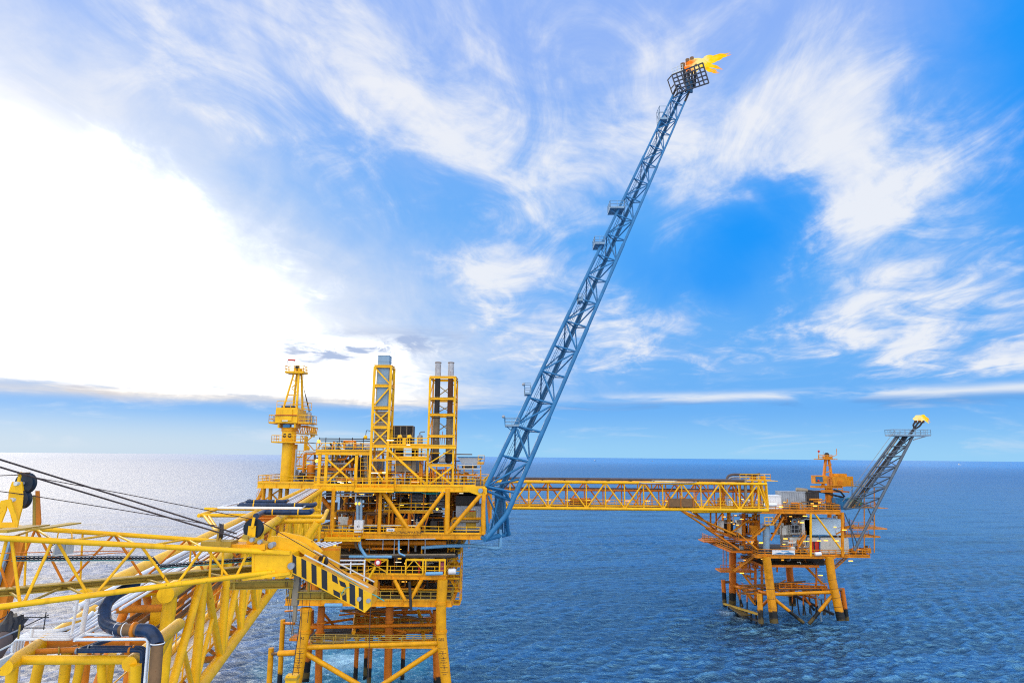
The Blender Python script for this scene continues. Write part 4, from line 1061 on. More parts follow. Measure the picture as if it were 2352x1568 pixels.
# ---- pipework, vessels and lamps on each level (all bolted to the platform)
rr = random.Random(11)
PM = ['orange', 'rust_pipe', 'steel', 'brown', 'orange', 'steel_tan', 'yellow_worn', 'offwhite']
def clutter(x0, x1, y0, y1, z0, z1, np_, nv, nl, nc, lampm='lamp_warm'):
    H = z1 - z0
    for i in range(np_):
        r = rr.choice((.06, .08, .1, .14, .2)); y = rr.uniform(y0, y1); z = z0 + H * rr.uniform(.08, .95)
        xa = rr.uniform(x0, x1 - 4); xb = min(x1, xa + rr.uniform(3, 12))
        k = rr.random()
        if k < .45: pts = [(xa, y, z0), (xa, y, z), (xb, y, z), (xb, min(y1, y + 3), z)]
        elif k < .7: pts = [(xa, y, z), (xb, y, z), (xb, y, z0 if rr.random() < .5 else z1)]
        elif k < .85: pts = [(xa, y, z0), (xa, y, z1)]
        else: pts = [(xa, y0, z), (xa, y1, z)]
        M().path(pts, r, 8).build('pipe', rr.choice(PM), mp)
    for i in range(nv):
        x, y = rr.uniform(x0 + 1.5, x1 - 2.5), rr.uniform(y0 + 1, y1); r = rr.uniform(.5, 1.0)
        mt = rr.choice(('orange', 'steel', 'steel_tan', 'brown', 'yellow_worn', 'steel_dark'))
        if rr.random() < .5:
            h = min(H * .8, rr.uniform(1.6, 3.6)); M().vessel((x, y, z0 + .5), (x, y, z0 + h), r * .7, 14).build('vessel', mt, mp)
        else:
            l = rr.uniform(2, 4); zz = z0 + r + .5; o = M().vessel((x, y, zz), (min(x1, x + l), y, zz), min(r, H * .25), 14).build('vessel', mt, mp)
    for i in range(nc):
        x, y = rr.uniform(x0, x1 - 1.5), rr.uniform(y0, y1); w, h, d = rr.uniform(.6, 1.6), rr.uniform(.8, 2.0), rr.uniform(.4, 1.2)
        m = M().box((x, y, z0 + .1), (x + w, y + d, z0 + .1 + h)).box((x + .08, y - .03, z0 + .25), (x + w - .08, y, z0 + h - .05)).tube((x + w * .3, y + d / 2, z0 + h), (x + w * .3, y + d / 2, z0 + h + .5), .08, 8)
        m.build('equipment_cabinet', rr.choice(('steel', 'orange', 'offwhite', 'steel_dark', 'steel_blue', 'yellow_worn')), mp)
    for i in range(nl):
        x, y = rr.uniform(x0, x1 - 1), rr.uniform(y0, y1 - 1); z = z1 - rr.uniform(.5, H * .55)
        k = rr.random()
        if k < .6: M().box((x, y, z), (x + rr.uniform(.5, 1.0), y + .12, z + .10)).build('strip_lamp', lampm, mp)
        else: M().ball((x, y, z), .13, 8).build('bulkhead_lamp', lampm, mp)
clutter(xP(765), xP(1020), 98, 115, Z2 + .05, Z1 - .9, 40, 10, 14, 9)
clutter(xP(1032), xP(1100), 97, 112, Z2 + .05, Z1 - .9, 12, 2, 4, 2)
clutter(xP(620), xP(712), 103, 115, Z1 + .05, Z1 + 5, 14, 3, 4, 3)
clutter(xP(765), xP(1020), 96, 98, Z2 + .05, Z2 + 2.6, 12, 0, 0, 7)
clutter(xP(700), xP(1030), 97, 112, ZU + .1, Z2 - .8, 26, 6, 12, 5)
clutter(xP(690), xP(1015), 97, 112, Z3 + .05, ZU - .4, 18, 7, 8, 8)
clutter(xP(690), xP(1020), 97, 112, Z4 + .05, Z3 - .7, 22, 8, 8, 7)
# dark sheets added behind the decks for interior shade, gaps left open
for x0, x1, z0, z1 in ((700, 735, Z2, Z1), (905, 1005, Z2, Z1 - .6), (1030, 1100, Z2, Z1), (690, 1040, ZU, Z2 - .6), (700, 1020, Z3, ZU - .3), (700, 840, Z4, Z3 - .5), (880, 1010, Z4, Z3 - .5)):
    M().box((xP(x0, 113), 113, z0 + .05), (xP(x1, 113), 113.3, z1 - .8)).build('shade_backing', rr.choice(('brown', 'steel_dark')), mp)
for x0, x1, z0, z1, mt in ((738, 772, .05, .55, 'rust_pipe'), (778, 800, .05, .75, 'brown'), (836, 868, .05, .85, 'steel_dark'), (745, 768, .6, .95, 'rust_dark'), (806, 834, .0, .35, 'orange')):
    h = Z1 - .9 - Z2; M().box((xP(x0, 110), 110, Z2 + h * z0 + .05), (xP(x1, 110), 110.4, Z2 + h * z1)).build('shade_backing', mt, mp)
clutter(xP(738), xP(868), 97.5, 109, Z2 + .05, Z1 - .9, 22, 6, 7, 5)
# louvre boxes in the middle bay
for x0, x1 in ((939, 980), (985, 1026 - 3)):
    a, b = P(x0, 1166, 100), P(x1, 1133, 100)
    k = M().box((a.x, 100, a.z), (b.x, 103, b.z)).build('louvre_box', 'steel_dark', mp)
    m = M(); n = 4
    for i in range(n): z = a.z + (b.z - a.z) * (i + .5) / n; m.hexa([(a.x + .1, 99.6, z - .2), (b.x - .1, 99.6, z - .2), (b.x - .1, 99.98, z + .1), (a.x + .1, 99.98, z + .1), (a.x + .1, 99.6, z - .15), (b.x - .1, 99.6, z - .15), (b.x - .1, 99.98, z + .15), (a.x + .1, 99.98, z + .15)])
    m.build('louvres', 'steel', k)
M().box(P(905, 1207, 101), P(985, 1178, 103)).build('equipment_cabinet', 'navy', mp)
# long pipes under the middle deck and round the pipe deck
T('pipe', 'orange', mp, P(690, 1246, 97), P(1025, 1246, 97), .35, 14)
T('pipe', 'steel_tan', mp, P(690, 1275, YF + .8), P(1046, 1273, YF + .8), .14, 12)
M().path([P(690, 1278, YF + .5), P(1035, 1278, YF + .5), P(1050, 1276, YF + 1), P(1040, 1258, YF + 12)], .16, 12).build('pipe', 'steel_dark', mp)
M().path([P(802, 1277.5, YF + .2), P(900, 1278, YF + .2)], .2, 12).build('pipe', 'blue_pale', mp)
M().path([P(826, 1230, YF), P(826, 1255, YF), P(841, 1278, YF + .2)], .22, 12).build('pipe', 'blue_pale', mp)
M().path([P(817, 1230, YF), P(817, 1256, YF), P(846, 1274, YF + 2)], .18, 12).build('pipe', 'rust_pipe', mp)
M().path([P(916, 1240, YF), P(916, 1270, YF), P(931, 1276, YF)], .13, 10).build('pipe', 'blue_pale', mp)
for x, y in ((775, 1272), (879, 1262), (905, 1272), (976, 1270), (938, 1265)): T('pipe', 'steel', mp, *VP(x, y, 1238, YF + .5), .07, 8)
M().path([P(976, 1241, YF + .4), P(976, 1238, YF + .4), P(983, 1238, YF + .4)], .05, 8).build('pipe', 'offwhite', mp)
T('pipe', 'offwhite', mp, P(840, 1238, YF - .3), P(1000, 1237, YF - .3), .06, 8)
M().path([P(737, 1140, YF + .8), P(742, 1135, YF + .8), P(752, 1132, YF + .8), P(860, 1131, YF + .8)], .13, 10).build('pipe', 'steel_blue', mp)
M().path([P(735, 1139, YF + .5), P(854, 1138, YF + .5), P(855, 1134, YF + .5)], .07, 8).build('pipe', 'offwhite', mp)
M().path([P(897, 1136, YF + .6), P(903, 1130, YF + .6), P(968, 1130, YF + .6), P(975, 1133, YF + .6), P(1010, 1133, YF + .6)], .07, 8).build('pipe', 'teal', mp)
for x in (821, 829): M().path([P(x, 1194, YF + .3), P(x, 1150, YF + .3), P(x, 1143, YF + 3)], .22, 14).build('pipe', 'steel_blue', mp)
for x in (825.5, 818): M().ball(P(x, 1156, YF + .2), .2, 12).build('bulkhead_lamp', 'lamp_warm', mp)
M().ball(P(1004, 1168.5, YF + 1.5), .2, 12).build('bulkhead_lamp', 'lamp_warm', mp); M().ball(P(769, 1252, YF + 1.5), .2, 12).build('bulkhead_lamp', 'lamp_warm', mp)
for x0, x1, y in ((765, 772, 1188), (918, 928, 1193), (945, 953, 1193), (1066, 1080, 1174), (905, 915, 1215), (928, 944, 1214), (1055, 1064, 1132), (860, 866, 1148), (870, 876, 1151), (912, 922, 1260), (905, 922, 1289.5)):
    M().box(P(x0, y + 1.2, 98), P(x1, y, 98.2)).build('strip_lamp', 'lamp_white' if x0 % 2 else 'lamp_warm', mp)
# door room at the right of the middle deck
a, b = P(1046, 1222, 98), P(1104, 1162, 98)
k = M().box((a.x, 98, Z2 + .05), (b.x, 104, b.z)).build('deck_house', 'steel', mp)
M().box(P(1070, 1213, 97.92), P(1094, 1172, 97.98)).build('door', 'dull_yellow', k)
for x0, x1, y0, y1 in ((1067, 1069.6, 1168, 1214), (1094.4, 1097, 1168, 1214), (1069.6, 1094.4, 1168, 1170)): M().box(P(x0, y1, 97.88), P(x1, y0, 97.98)).build('door_frame', 'offwhite', k)
M().box(P(1077, 1174, 97.8), P(1090, 1172.4, 97.9)).build('red_sign', 'red', k)
M().box(P(1046, 1160, 99), P(1100, 1135, 103)).build('equipment_cabinet', 'steel_dark', mp)

# ---- sign, cabinet, lifesaving things
o = thing('sign_board', 'yellow platform name board with black letters on the middle deck rail', 'sign', P(926, 1220, YF - .4))
M().box(P(886, 1226, YF - .5), P(966, 1212, YF - .45)).build('board', 'yellow_worn', o)
words(o, 'lettering', 'SU TU TRANG PIP PLATFORM', .46, P(935, 1222.3, YF - .53), 'dark')
M().box(P(888, 1219.3, YF - .53), P(906, 1213, YF - .505)).build('white_plate', 'white', o)
M().box(P(891, 1217, YF - .545), P(903, 1215.6, YF - .535)).build('plate_print', 'steel_dark', o)
a, b = P(813, 1222, YF - .1), P(834.5, 1194, YF - .1)
o = thing('control_cabinet', 'white two door control cabinet on the middle deck below two grey ducts', 'cabinet', (a.x, YF, a.z))
M().box((a.x, YF - .3, a.z), (b.x, YF + .7, b.z)).build('body', 'white', o)
mx_ = (a.x + b.x) / 2
for x0, x1 in ((a.x + .05, mx_ - .02), (mx_ + .02, b.x - .05)):
    k = M().box((x0, YF - .34, a.z + .06), (x1, YF - .302, b.z - .06)).build('door', 'white', o)
    M().box((x1 - .14 if x1 < mx_ else x0 + .06, YF - .37, (a.z + b.z) / 2 - .12), (x1 - .06 if x1 < mx_ else x0 + .14, YF - .342, (a.z + b.z) / 2 + .12)).build('handle', 'steel_dark', k)
o = tag(M().vessel(P(979, 1317, YF - .5), P(1016, 1316, YF - .5), .24, 14).build('life_raft', 'blue_pale', None), 'long pale blue covered roll lying along the lower deck edge', 'roll')
M().vessel(P(1031, 1312, YF + 1), P(1045, 1311.5, YF + 1), .42, 16).build('life_raft_canister', 'white', None)
o = bpy.data.objects['life_raft_canister']; tag(o, 'white drum canister on the right corner of the lower deck', 'life raft')
M().box(P(1030, 1317, YF + .7), P(1047, 1315.6, YF + 1.4)).build('cradle', 'offwhite', o)
o = tag(M().vessel(P(747, 1389, YF - .3), P(785, 1389, YF - .3), .26, 14).build('life_raft', 'blue_pale', None), 'blue roll slung under the cellar deck behind the black striped crane tip', 'roll')
o = thing('white_frame', 'white rectangular tube frame standing beside the crane tip in front of the lower deck', 'frame', P(838, 1345, YF - 1))
for (xa, ya, xb, yb) in ((748, 1286, 840, 1286), (760, 1295.5, 839, 1294), (838, 1286, 836, 1344), (806, 1290, 804, 1342), (806, 1334, 838, 1334), (806, 1342, 838, 1342)): M().bar(P(xa, ya, YF - 1), P(xb, yb, YF - 1), .16, .18).build('tube', 'white', o)
o = thing('navigation_light', 'red and white domed light on a leaning yellow post in front of the lower deck', 'light', P(836, 1347, YF - .8))
M().tube(P(836, 1347, YF - .8), P(863, 1300, YF - .8), .17, 12).build('post', 'yellow', o)
M().ball(P(867, 1292, YF - .8), .45, 16).build('dome', 'white', o); M().ring(P(868, 1291, YF - 1.05), (.3, -1, .2), .36, .11, 18, 8).build('red_band', 'red', o)
M().box(P(850, 1293, YF - .9), P(859, 1289, YF - .3)).build('shade', 'dark', o)
for x, y, y0, nm, mt, lab in ((960, 1308, 1284, 'fire_station', 'red', 'small red fire point on the lower deck beside the first truss panel'), (1008, 1308, 1291, 'store_cupboard', 'pink', 'dark pink cupboard in the right truss panel of the lower deck')):
    a, b = P(x, y + 8, YF + 1), P(x + (5 if x < 990 else 11), y0, YF + 1)
    o = thing(nm, lab, 'cupboard', (a.x, YF + 1, a.z)); M().box((a.x, YF + 1, a.z), (b.x, YF + 1.6, b.z)).build('body', mt, o); M().box((a.x + .06, YF + .96, a.z + .1), (b.x - .06, YF + .995, b.z - .1)).build('door', mt, o)
# front drain chute on the brace apex
M().path([P(940, 1335, YF - .2), P(942, 1360, YF - .2), P(944, 1402, YF - .2)], .2, 10).build('pipe', 'steel_dark', mp)

# ================================================================ equipment standing on the top deck
# pedestal crane
pc = thing('pedestal_crane', 'yellow pedestal crane with tall lattice mast on the left wing of the nearer platform', 'crane', V((xP(650.5, 106), 106, Z1)))
YC_ = 106.0
px = xP(650.5, YC_)
def zc(y): return zP(y, YC_, 650)
T('pedestal', 'yellow', pc, (px, YC_, Z1), (px, YC_, zc(1018)), .95, 26)
T('pedestal', 'yellow_worn', pc, (px + .55, YC_ + .3, Z1), (px + .55, YC_ + .3, zc(1020)), .8, 20)
M().tube((px, YC_, zc(1020)), (px, YC_, zc(1012)), .95, 26, 1.12).tube((px, YC_, zc(1012)), (px, YC_, zc(990)), 1.12, 26).build('slew_collar', 'yellow', pc)
M().tube((px, YC_, zc(990)), (px, YC_, zc(981)), 1.25, 26).build('slew_ring', 'yellow_worn', pc)
for dx in (-.35, .45): M().ring((px + dx, YC_ - 1.1, zc(1000)), (0, 1, 0), .22, .1, 14, 6).build('hatch', 'steel_dark', pc)
M().box((px - .55, YC_ - 1.5, zc(982)), (px + .5, YC_ - .6, zc(975))).build('cab_panel', 'blue', pc)
hs = M().box((xP(625, YC_), YC_ - 1.9, zc(972)), (xP(676, YC_), YC_ + 2.5, zc(940))).build('machinery_house', 'yellow', pc)
M().box((xP(638, YC_), YC_ - 2.05, zc(967)), (xP(664, YC_), YC_ - 1.92, zc(942))).build('front_panel', 'yellow', hs)
for y, mt in ((954, 'red'), (955.6, 'steel_dark')): M().box((xP(625, YC_), YC_ - 2.09, zc(y + .7)), (xP(676, YC_), YC_ - 2.06, zc(y - .3))).build('stripe', mt, hs)
M().box((xP(642, YC_), YC_ - 2.09, zc(969)), (xP(655, YC_), YC_ - 2.06, zc(966))).build('name_plate', 'offwhite', hs)
M().box((xP(634, YC_), YC_ - 1.2, zc(940)), (xP(662, YC_), YC_ + 1, zc(933))).build('winch', 'steel_dark', hs)
for x in (630, 668): M().box((xP(x, YC_), YC_ - 1.6, zc(983)), (xP(x + 4, YC_), YC_ + 1, zc(972))).build('house_leg', 'yellow', hs)
M().rail([(xP(626, YC_), YC_ - 1.8, zc(940)), (xP(675, YC_), YC_ - 1.8, zc(940)), (xP(690, YC_), YC_ + 2, zc(940))], 1.2, 1.0, .035).build('handrail', 'yellow', hs)
pf = M().box((xP(609, YC_), YC_ - 1.6, zc(973.5)), (xP(706, YC_), YC_ + 2.2, zc(971.5))).build('platform', 'yellow_worn', pc)
M().rail([(xP(625, YC_), YC_ - 1.6, zc(972)), (xP(609, YC_), YC_ - 1.6, zc(972)), (xP(609, YC_), YC_ + 2, zc(972))], 1.25, 1., .035).build('handrail', 'yellow', pf)
M().rail([(xP(677, YC_), YC_ - 1.6, zc(972)), (xP(704, YC_), YC_ - 1.6, zc(972)), (xP(704, YC_), YC_ + 2, zc(972))], 1.25, 1., .035).build('handrail', 'yellow', pf)
M().vessel((xP(694, YC_), YC_, zc(970)), (xP(694, YC_), YC_, zc(948)), .42, 14).build('tank', 'steel', pf); M().vessel((xP(702, YC_), YC_, zc(970)), (xP(702, YC_), YC_, zc(955)), .25, 12).build('tank', 'steel_blue', pf)
M().vessel((xP(614, YC_), YC_, zc(970)), (xP(614, YC_), YC_, zc(955)), .3, 12).build('tank', 'steel', pf)
p2 = M().box((xP(619, YC_), YC_ - 1.7, zc(1017)), (xP(686, YC_), YC_ + 1.5, zc(1015.5))).build('platform', 'yellow_worn', pc)
M().rail([(xP(619, YC_), YC_ + 1.5, zc(1016)), (xP(619, YC_), YC_ - 1.7, zc(1016)), (xP(686, YC_), YC_ - 1.7, zc(1016)), (xP(686, YC_), YC_ + 1.5, zc(1016))], 1.1, 1.2, .035).build('handrail', 'yellow', p2)
for xb_, xt, dy_ in ((639, 656.5, -1.3), (649, 657.5, 1.4), (670, 666, -1.3), (672, 667, 1.4)):
    M().bar((xP(xb_, YC_), YC_ + dy_, zc(940)), (xP(xt, YC_), YC_ + dy_ * .3, zc(846)), .30, .26).build('mast_leg', 'yellow', pc)
for (xa, ya, xb_, yb) in ((643, 908, 669, 907), (655, 872, 663, 880), (664, 880, 653, 890), (652, 892, 667, 902), (648, 930, 669, 928)): M().bar((xP(xa, YC_), YC_ - .7, zc(ya)), (xP(xb_, YC_), YC_ - .7, zc(yb)), .14).build('mast_brace', 'yellow', pc)
tp = M().box((xP(636, YC_), YC_ - 1.1, zc(858)), (xP(680, YC_), YC_ + 1.1, zc(855.5))).build('mast_platform', 'yellow', pc)
M().rail([(xP(636, YC_), YC_ + 1.1, zc(856)), (xP(636, YC_), YC_ - 1.1, zc(856)), (xP(680, YC_), YC_ - 1.1, zc(856)), (xP(680, YC_), YC_ + 1.1, zc(856)), (xP(636, YC_), YC_ + 1.1, zc(856))], 1.05, .75, .035).build('handrail', 'yellow', tp)
for x in (657, 662): M().sheave((xP(x, YC_), YC_, zc(844)), (1, 0, 0), .4, .16, 18).build('mast_sheave', 'steel_dark', pc)
M().path([(xP(634, YC_), YC_, zc(846)), (xP(634.5, YC_), YC_, zc(827)), (xP(651, YC_), YC_, zc(826)), (xP(651, YC_), YC_, zc(846))], .05, 6).build('aerial', 'offwhite', tp)
M().tube((xP(636, YC_), YC_, zc(826)), (xP(653, YC_), YC_, zc(827)), .13, 8).build('wind_sock', 'red', tp)
M().ladder((xP(674, YC_), YC_ - .9, zc(938)), (xP(671, YC_), YC_ - .4, zc(858)), (1, 0, 0), .8, .7).build('ladder', 'dull_yellow', pc)
for k in range(4): M().tube((xP(664, YC_), YC_ + .5 - k * .2, zc(850)), (xP(702 + k * 2, YC_ + 4), YC_ + 4, zc(975)), .03, 5).build('wire_rope', 'rope', pc)
# lowered boom of that crane, resting on a post
bA, bB = V((px + 1.6, YC_ + 1.2, zc(985))), V((xP(706, 122), 122, zP(992, 122)))
for dx, dz in ((-.8, .6), (.8, .6), (-.8, -.6), (.8, -.6)): M().tube(bA + V((dx, 0, dz)), bB + V((dx, 0, dz)), .11, 8).build('boom_chord', 'yellow', pc)
for i in range(10):
    p, q = bA.lerp(bB, i / 10), bA.lerp(bB, (i + 1) / 10)
    for dx in (-.8, .8): M().tube(p + V((dx, 0, .6 * (-1) ** i)), q + V((dx, 0, -.6 * (-1) ** i)), .07, 6).build('boom_lacing', 'yellow_worn', pc)
    M().tube(p + V((.8 * (-1) ** i, 0, .6)), q + V((-.8 * (-1) ** i, 0, .6)), .07, 6).build('boom_lacing', 'yellow_worn', pc)
M().sheave(bB + V((0, 0, -.2)), (1, 0, 0), .9, .5, 20).build('boom_tip', 'yellow', pc)
rp = thing('boom_rest', 'slim yellow post with platforms carrying the lowered boom of the pedestal crane', 'boom rest', V((xP(691, 112), 112, Z1)))
T('post', 'yellow', rp, (xP(691, 112), 112, Z1), (xP(691, 112), 112, zP(1004, 112)), .32, 12)
for (xa, xb_) in ((691, 706), (691, 680)): M().bar((xP(xa, 112), 112, zP(1016, 112)), (xP(xb_, 112), 112, zP(1003, 112)), .16).build('fork', 'yellow', rp)
for y, x0, x1 in ((1053, 664, 690), (1073, 664, 740)):
    k = M().box((xP(x0, 111), 111, zP(y, 111)), (xP(x1, 111), 114, zP(y - 1.5, 111))).build('platform', 'yellow_worn', rp); M().rail([(xP(x0, 111), 111, zP(y - 1, 111)), (xP(x1, 111), 111, zP(y - 1, 111))], 1.1, 1.2, .035).build('handrail', 'yellow', k)
for xa, ya, xb_, yb in ((706, 1016, 740, 1056), (740, 1018, 705, 1056), (695, 1040, 675, 1070)): M().bar(P(xa, ya, 113), P(xb_, yb, 113), .12).build('stay', 'yellow_worn', rp)
M().bar(P(697, 1015, 113), P(726, 1018, 113), .12).build('stay', 'steel_dark', rp); M().ball(P(707, 1030, 112), .35, 10, 1.5).build('hook', 'yellow', rp)
# things on the wing deck
for x0, x1, y0, nm, mt, lab in ((676, 686, 1077, 'tank', 'steel', 'grey upright tank beside the crane pedestal'), (684, 694, 1087, 'drum', 'pink', 'pink drum beside the grey tank at the crane pedestal'), (703, 711, 1088, 'locker', 'offwhite', 'pale locker right of the pink drum')):
    a, b = P(x0, 1110, 107), P(x1, y0, 107); w_ = (b.x - a.x) / 2
    o = thing(nm, lab, nm, ((a.x + b.x) / 2, 107, Z1))
    if nm == 'locker': M().box((a.x, 107, Z1), (b.x, 108, b.z)).build('body', mt, o); M().box((a.x + .05, 106.95, Z1 + .1), (b.x - .05, 106.99, b.z - .1)).build('door', mt, o)
    else: M().vessel((a.x + w_, 107, Z1 + .3), (a.x + w_, 107, b.z - .2), w_, 16).build('shell', mt, o); M().ring((a.x + w_, 107, (Z1 + b.z) / 2), (0, 0, 1), w_, .05, 18, 6).build('hoop', mt, o)
# left module
YM = 98.0
md = thing('process_module', 'yellow framed process module with piping on its roof left of the duct tower', 'module', V((xP(790, YM), YM, Z1)))
zr = zP(1040, YM, 780)
for x in (726, 742, 812, 846):
    for Y in (YM, YM + 9): M().bar((xP(x, YM), Y, Z1), (xP(x, YM), Y, zr), .42 if x != 846 else .3, .36).build('column', 'yellow', md)
for Y in (YM, YM + 9): M().ibeam((xP(716, YM), Y, zr), (xP(846, YM), Y, zr), .36, .55, .08).build('roof_beam', 'yellow', md)
for x in (716, 760, 800, 846): M().ibeam((xP(x, YM), YM, zr - .02), (xP(x, YM), YM + 9, zr - .02), .3, .5, .08).build('roof_beam', 'yellow', md)
rf = M().box((xP(716, YM), YM + .1, zr + .28), (xP(846, YM), YM + 9, zr + .34)).build('roof_deck', 'grating', md)
M().rail([(xP(716, YM), YM, zr + .34), (xP(846, YM), YM, zr + .34)], 1.1, 1.4, .04).build('handrail', 'yellow', rf)
M().rail([(xP(716, YM), YM + 9, zr + .34), (xP(846, YM), YM + 9, zr + .34)], 1.1, 1.4, .04).build('handrail', 'yellow', rf)
for a, b in (((750, 1052), (813, 1110)), ((813, 1052), (748, 1110))): M().bar(P(a[0], a[1], YM - .1), P(b[0], b[1], YM - .1 + .2 * (a[0] > 800)), .24).build('brace', 'yellow', md)
M().ibeam((xP(742, YM), YM + 1, zP(1078, YM)), (xP(812, YM), YM + 1, zP(1078, YM)), .3, .4, .07).build('floor_beam', 'orange', md)
for x in (718, 733, 765, 796, 822, 842): M().tube((xP(x, YM), YM + 1, zr), (xP(x, YM), YM + 1, zP(1005, YM)), .06, 6).build('rack_post', 'steel_dark', md)
for y in (1008, 1012.5): M().tube((xP(718, YM), YM + 1, zP(y, YM)), (xP(848, YM), YM + 1, zP(y, YM)), .07, 8).build('overhead_pipe', 'steel_dark', md)
for x, l, r, mt in ((722, 18, .34, 'steel'), (745, 14, .42, 'steel'), (778, 16, .45, 'steel_blue'), (800, 17, .45, 'steel'), (826, 10, .4, 'offwhite')): M().vessel((xP(x, YM), YM + 2, zr + .34 + r), (xP(x + l, YM), YM + 2, zr + .34 + r), r, 14).build('roof_vessel', mt, md)
m = M(); z0 = zr + .3
m.bar(P(791, 1030, YM + .5), P(791, 1014, YM + .5), .3).bar(P(816, 1030, YM + .5), P(816, 1014, YM + .5), .3).bar(P(789.5, 1013, YM + .5), P(817.5, 1013, YM + .5), .3, .3); m.build('lifting_frame', 'orange', md)
for i in range(16):
    x = rr.uniform(718, 840); M().path([(xP(x, YM), YM + rr.uniform(.5, 6), zr + .3), (xP(x, YM), YM + 1.5, zr + rr.uniform(.8, 1.9)), (xP(x + rr.uniform(4, 14), YM), YM + 1.5, zr + rr.uniform(.6, 1.6))], rr.choice((.06, .09, .12)), 8).build('roof_pipe', rr.choice(('steel', 'offwhite', 'steel_dark', 'steel_blue', 'orange')), md)
for i in range(24):
    xa = rr.uniform(745, 800); xb_ = min(842, xa + rr.uniform(8, 40)); y = rr.uniform(1050, 1110); Y = rr.uniform(YM + 1, YM + 8)
    M().path([P(xa, y, Y), P(xb_, y, Y), (xP(xb_, Y), Y, Z1 if rr.random() < .5 else zr - .3)], rr.choice((.07, .1, .16)), 8).build('pipe', rr.choice(('orange', 'orange', 'steel', 'rust_pipe', 'offwhite', 'yellow_worn')), md)
for x, y, l, r, mt in ((752, 1092, 20, .5, 'offwhite'), (775, 1094, 26, .42, 'steel'), (752, 1104, 30, .35, 'steel_blue'), (790, 1066, 20, .5, 'orange')): M().vessel(P(x, y, YM + 2.5), P(x + l, y, YM + 2.5), r, 14).build('vessel', mt, md)
M().box(P(776, 1066, YM + 5), P(806, 1054, YM + 8)).build('hopper', 'rust_pipe', md)
for y0, y1, x in ((1052, 1110, 829), (1045, 1112, 841)): M().vessel(P(x, y1, YM + 3), P(x, y0, YM + 3), .5, 14).build('column_vessel', 'steel_dark' if x < 835 else 'offwhite', md)
M().ladder(P(836, 1096, YM - .3), P(836, 1044, YM - .3), (1, 0, 0), 1.0, .5).build('ladder', 'yellow', md)
for x, y in ((732, 1013), (727, 1058)): M().ball(P(x, y, YM - .2), .26, 12).build('round_lamp', 'lamp_warm', md)
for x, y in ((775, 1107), (800, 1107), (781, 1109)): M().box(P(x, y, YM - .2), P(x + 9, y - 1.6, YM)).build('strip_lamp', 'lamp_white', md)
# duct tower
YT = 97.0
dt = thing('duct_tower', 'tall square yellow frame tower around a grey blue exhaust duct', 'exhaust tower', V((xP(868, YT), YT, Z1)))
tx0, tx1, ty1 = xP(848.5, YT, 1112), xP(887.5, YT, 1112), YT + 2.6
def zt_(y): return zP(y, YT, 870)
for x in (tx0, tx1):
    for Y in (YT, ty1): M().bar((x, Y, Z1), (x, Y, zt_(841)), .34, .3).build('corner_post', 'yellow', dt)
yl = [841, 885.5, 936, 981, 1024, 1056, 1085]
for y in yl:
    m = M()
    for a, b in (((tx0, YT), (tx1, YT)), ((tx0, ty1), (tx1, ty1)), ((tx0, YT), (tx0, ty1)), ((tx1, YT), (tx1, ty1))): m.ibeam((a[0], a[1], zt_(y)), (b[0], b[1], zt_(y)), .28, .42 if y < 1050 else .3, .07)
    m.build('ring_beam', 'yellow', dt)
for ya, yb, k in ((845, 881, 1), (889, 931, 0), (944, 976, 2), (985, 1020, 2), (1028, 1060, 0), (1064, 1112, 1)):
    za, zb = zt_(ya), zt_(yb)
    if k in (1, 2): M().bar((tx0 + .1, YT - .02, za), (tx1 - .1, YT - .02, zb), .2).build('brace', 'yellow', dt)
    if k in (0, 2): M().bar((tx1 - .1, YT + .1, za), (tx0 + .1, YT + .1, zb), .2).build('brace', 'yellow', dt)
    M().bar((tx1, YT + .1, za), (tx1, ty1 - .1, zb), .16).build('brace', 'yellow', dt)
dx0, dx1 = tx0 + .35, tx1 - .42
dk = M().box((dx0, YT + .4, zt_(932)), (dx1, ty1 - .3, zt_(815))).build('exhaust_duct', 'steel_blue', dt)
for y in (816, 829, 843, 861, 879, 889, 931): M().box((dx0 - .05, YT + .35, zt_(y)), (dx1 + .05, ty1 - .25, zt_(y) + .07)).build('duct_flange', 'steel_blue', dk)
lo_ = M().box((dx0, YT + .5, zt_(1022)), (dx1, ty1 - .4, zt_(943))).build('lower_duct', 'steel_tan', dt)
for y in (948, 955, 963, 970, 990, 1001, 1010): M().box((dx0 - .05, YT + .45, zt_(y)), (dx1 + .05, ty1 - .35, zt_(y) + .1)).build('duct_flange', 'offwhite' if y in (970, 1001) else 'rust_pipe', lo_)
M().ball((tx0 - .9, YT, zt_(1004)), .3, 10).build('tower_lamp', 'yellow', dt)
M().path([(tx0, YT, zt_(990)), (tx0 - .8, YT, zt_(988)), (tx0 - .9, YT, zt_(1003))], .05, 6).build('lamp_bracket', 'steel_dark', dt)
M().ladder((tx0 + .8, ty1 + .2, Z1), (tx0 + .8, ty1 + .2, zt_(1024)), (1, 0, 0), .8, .5).build('ladder', 'yellow', dt)
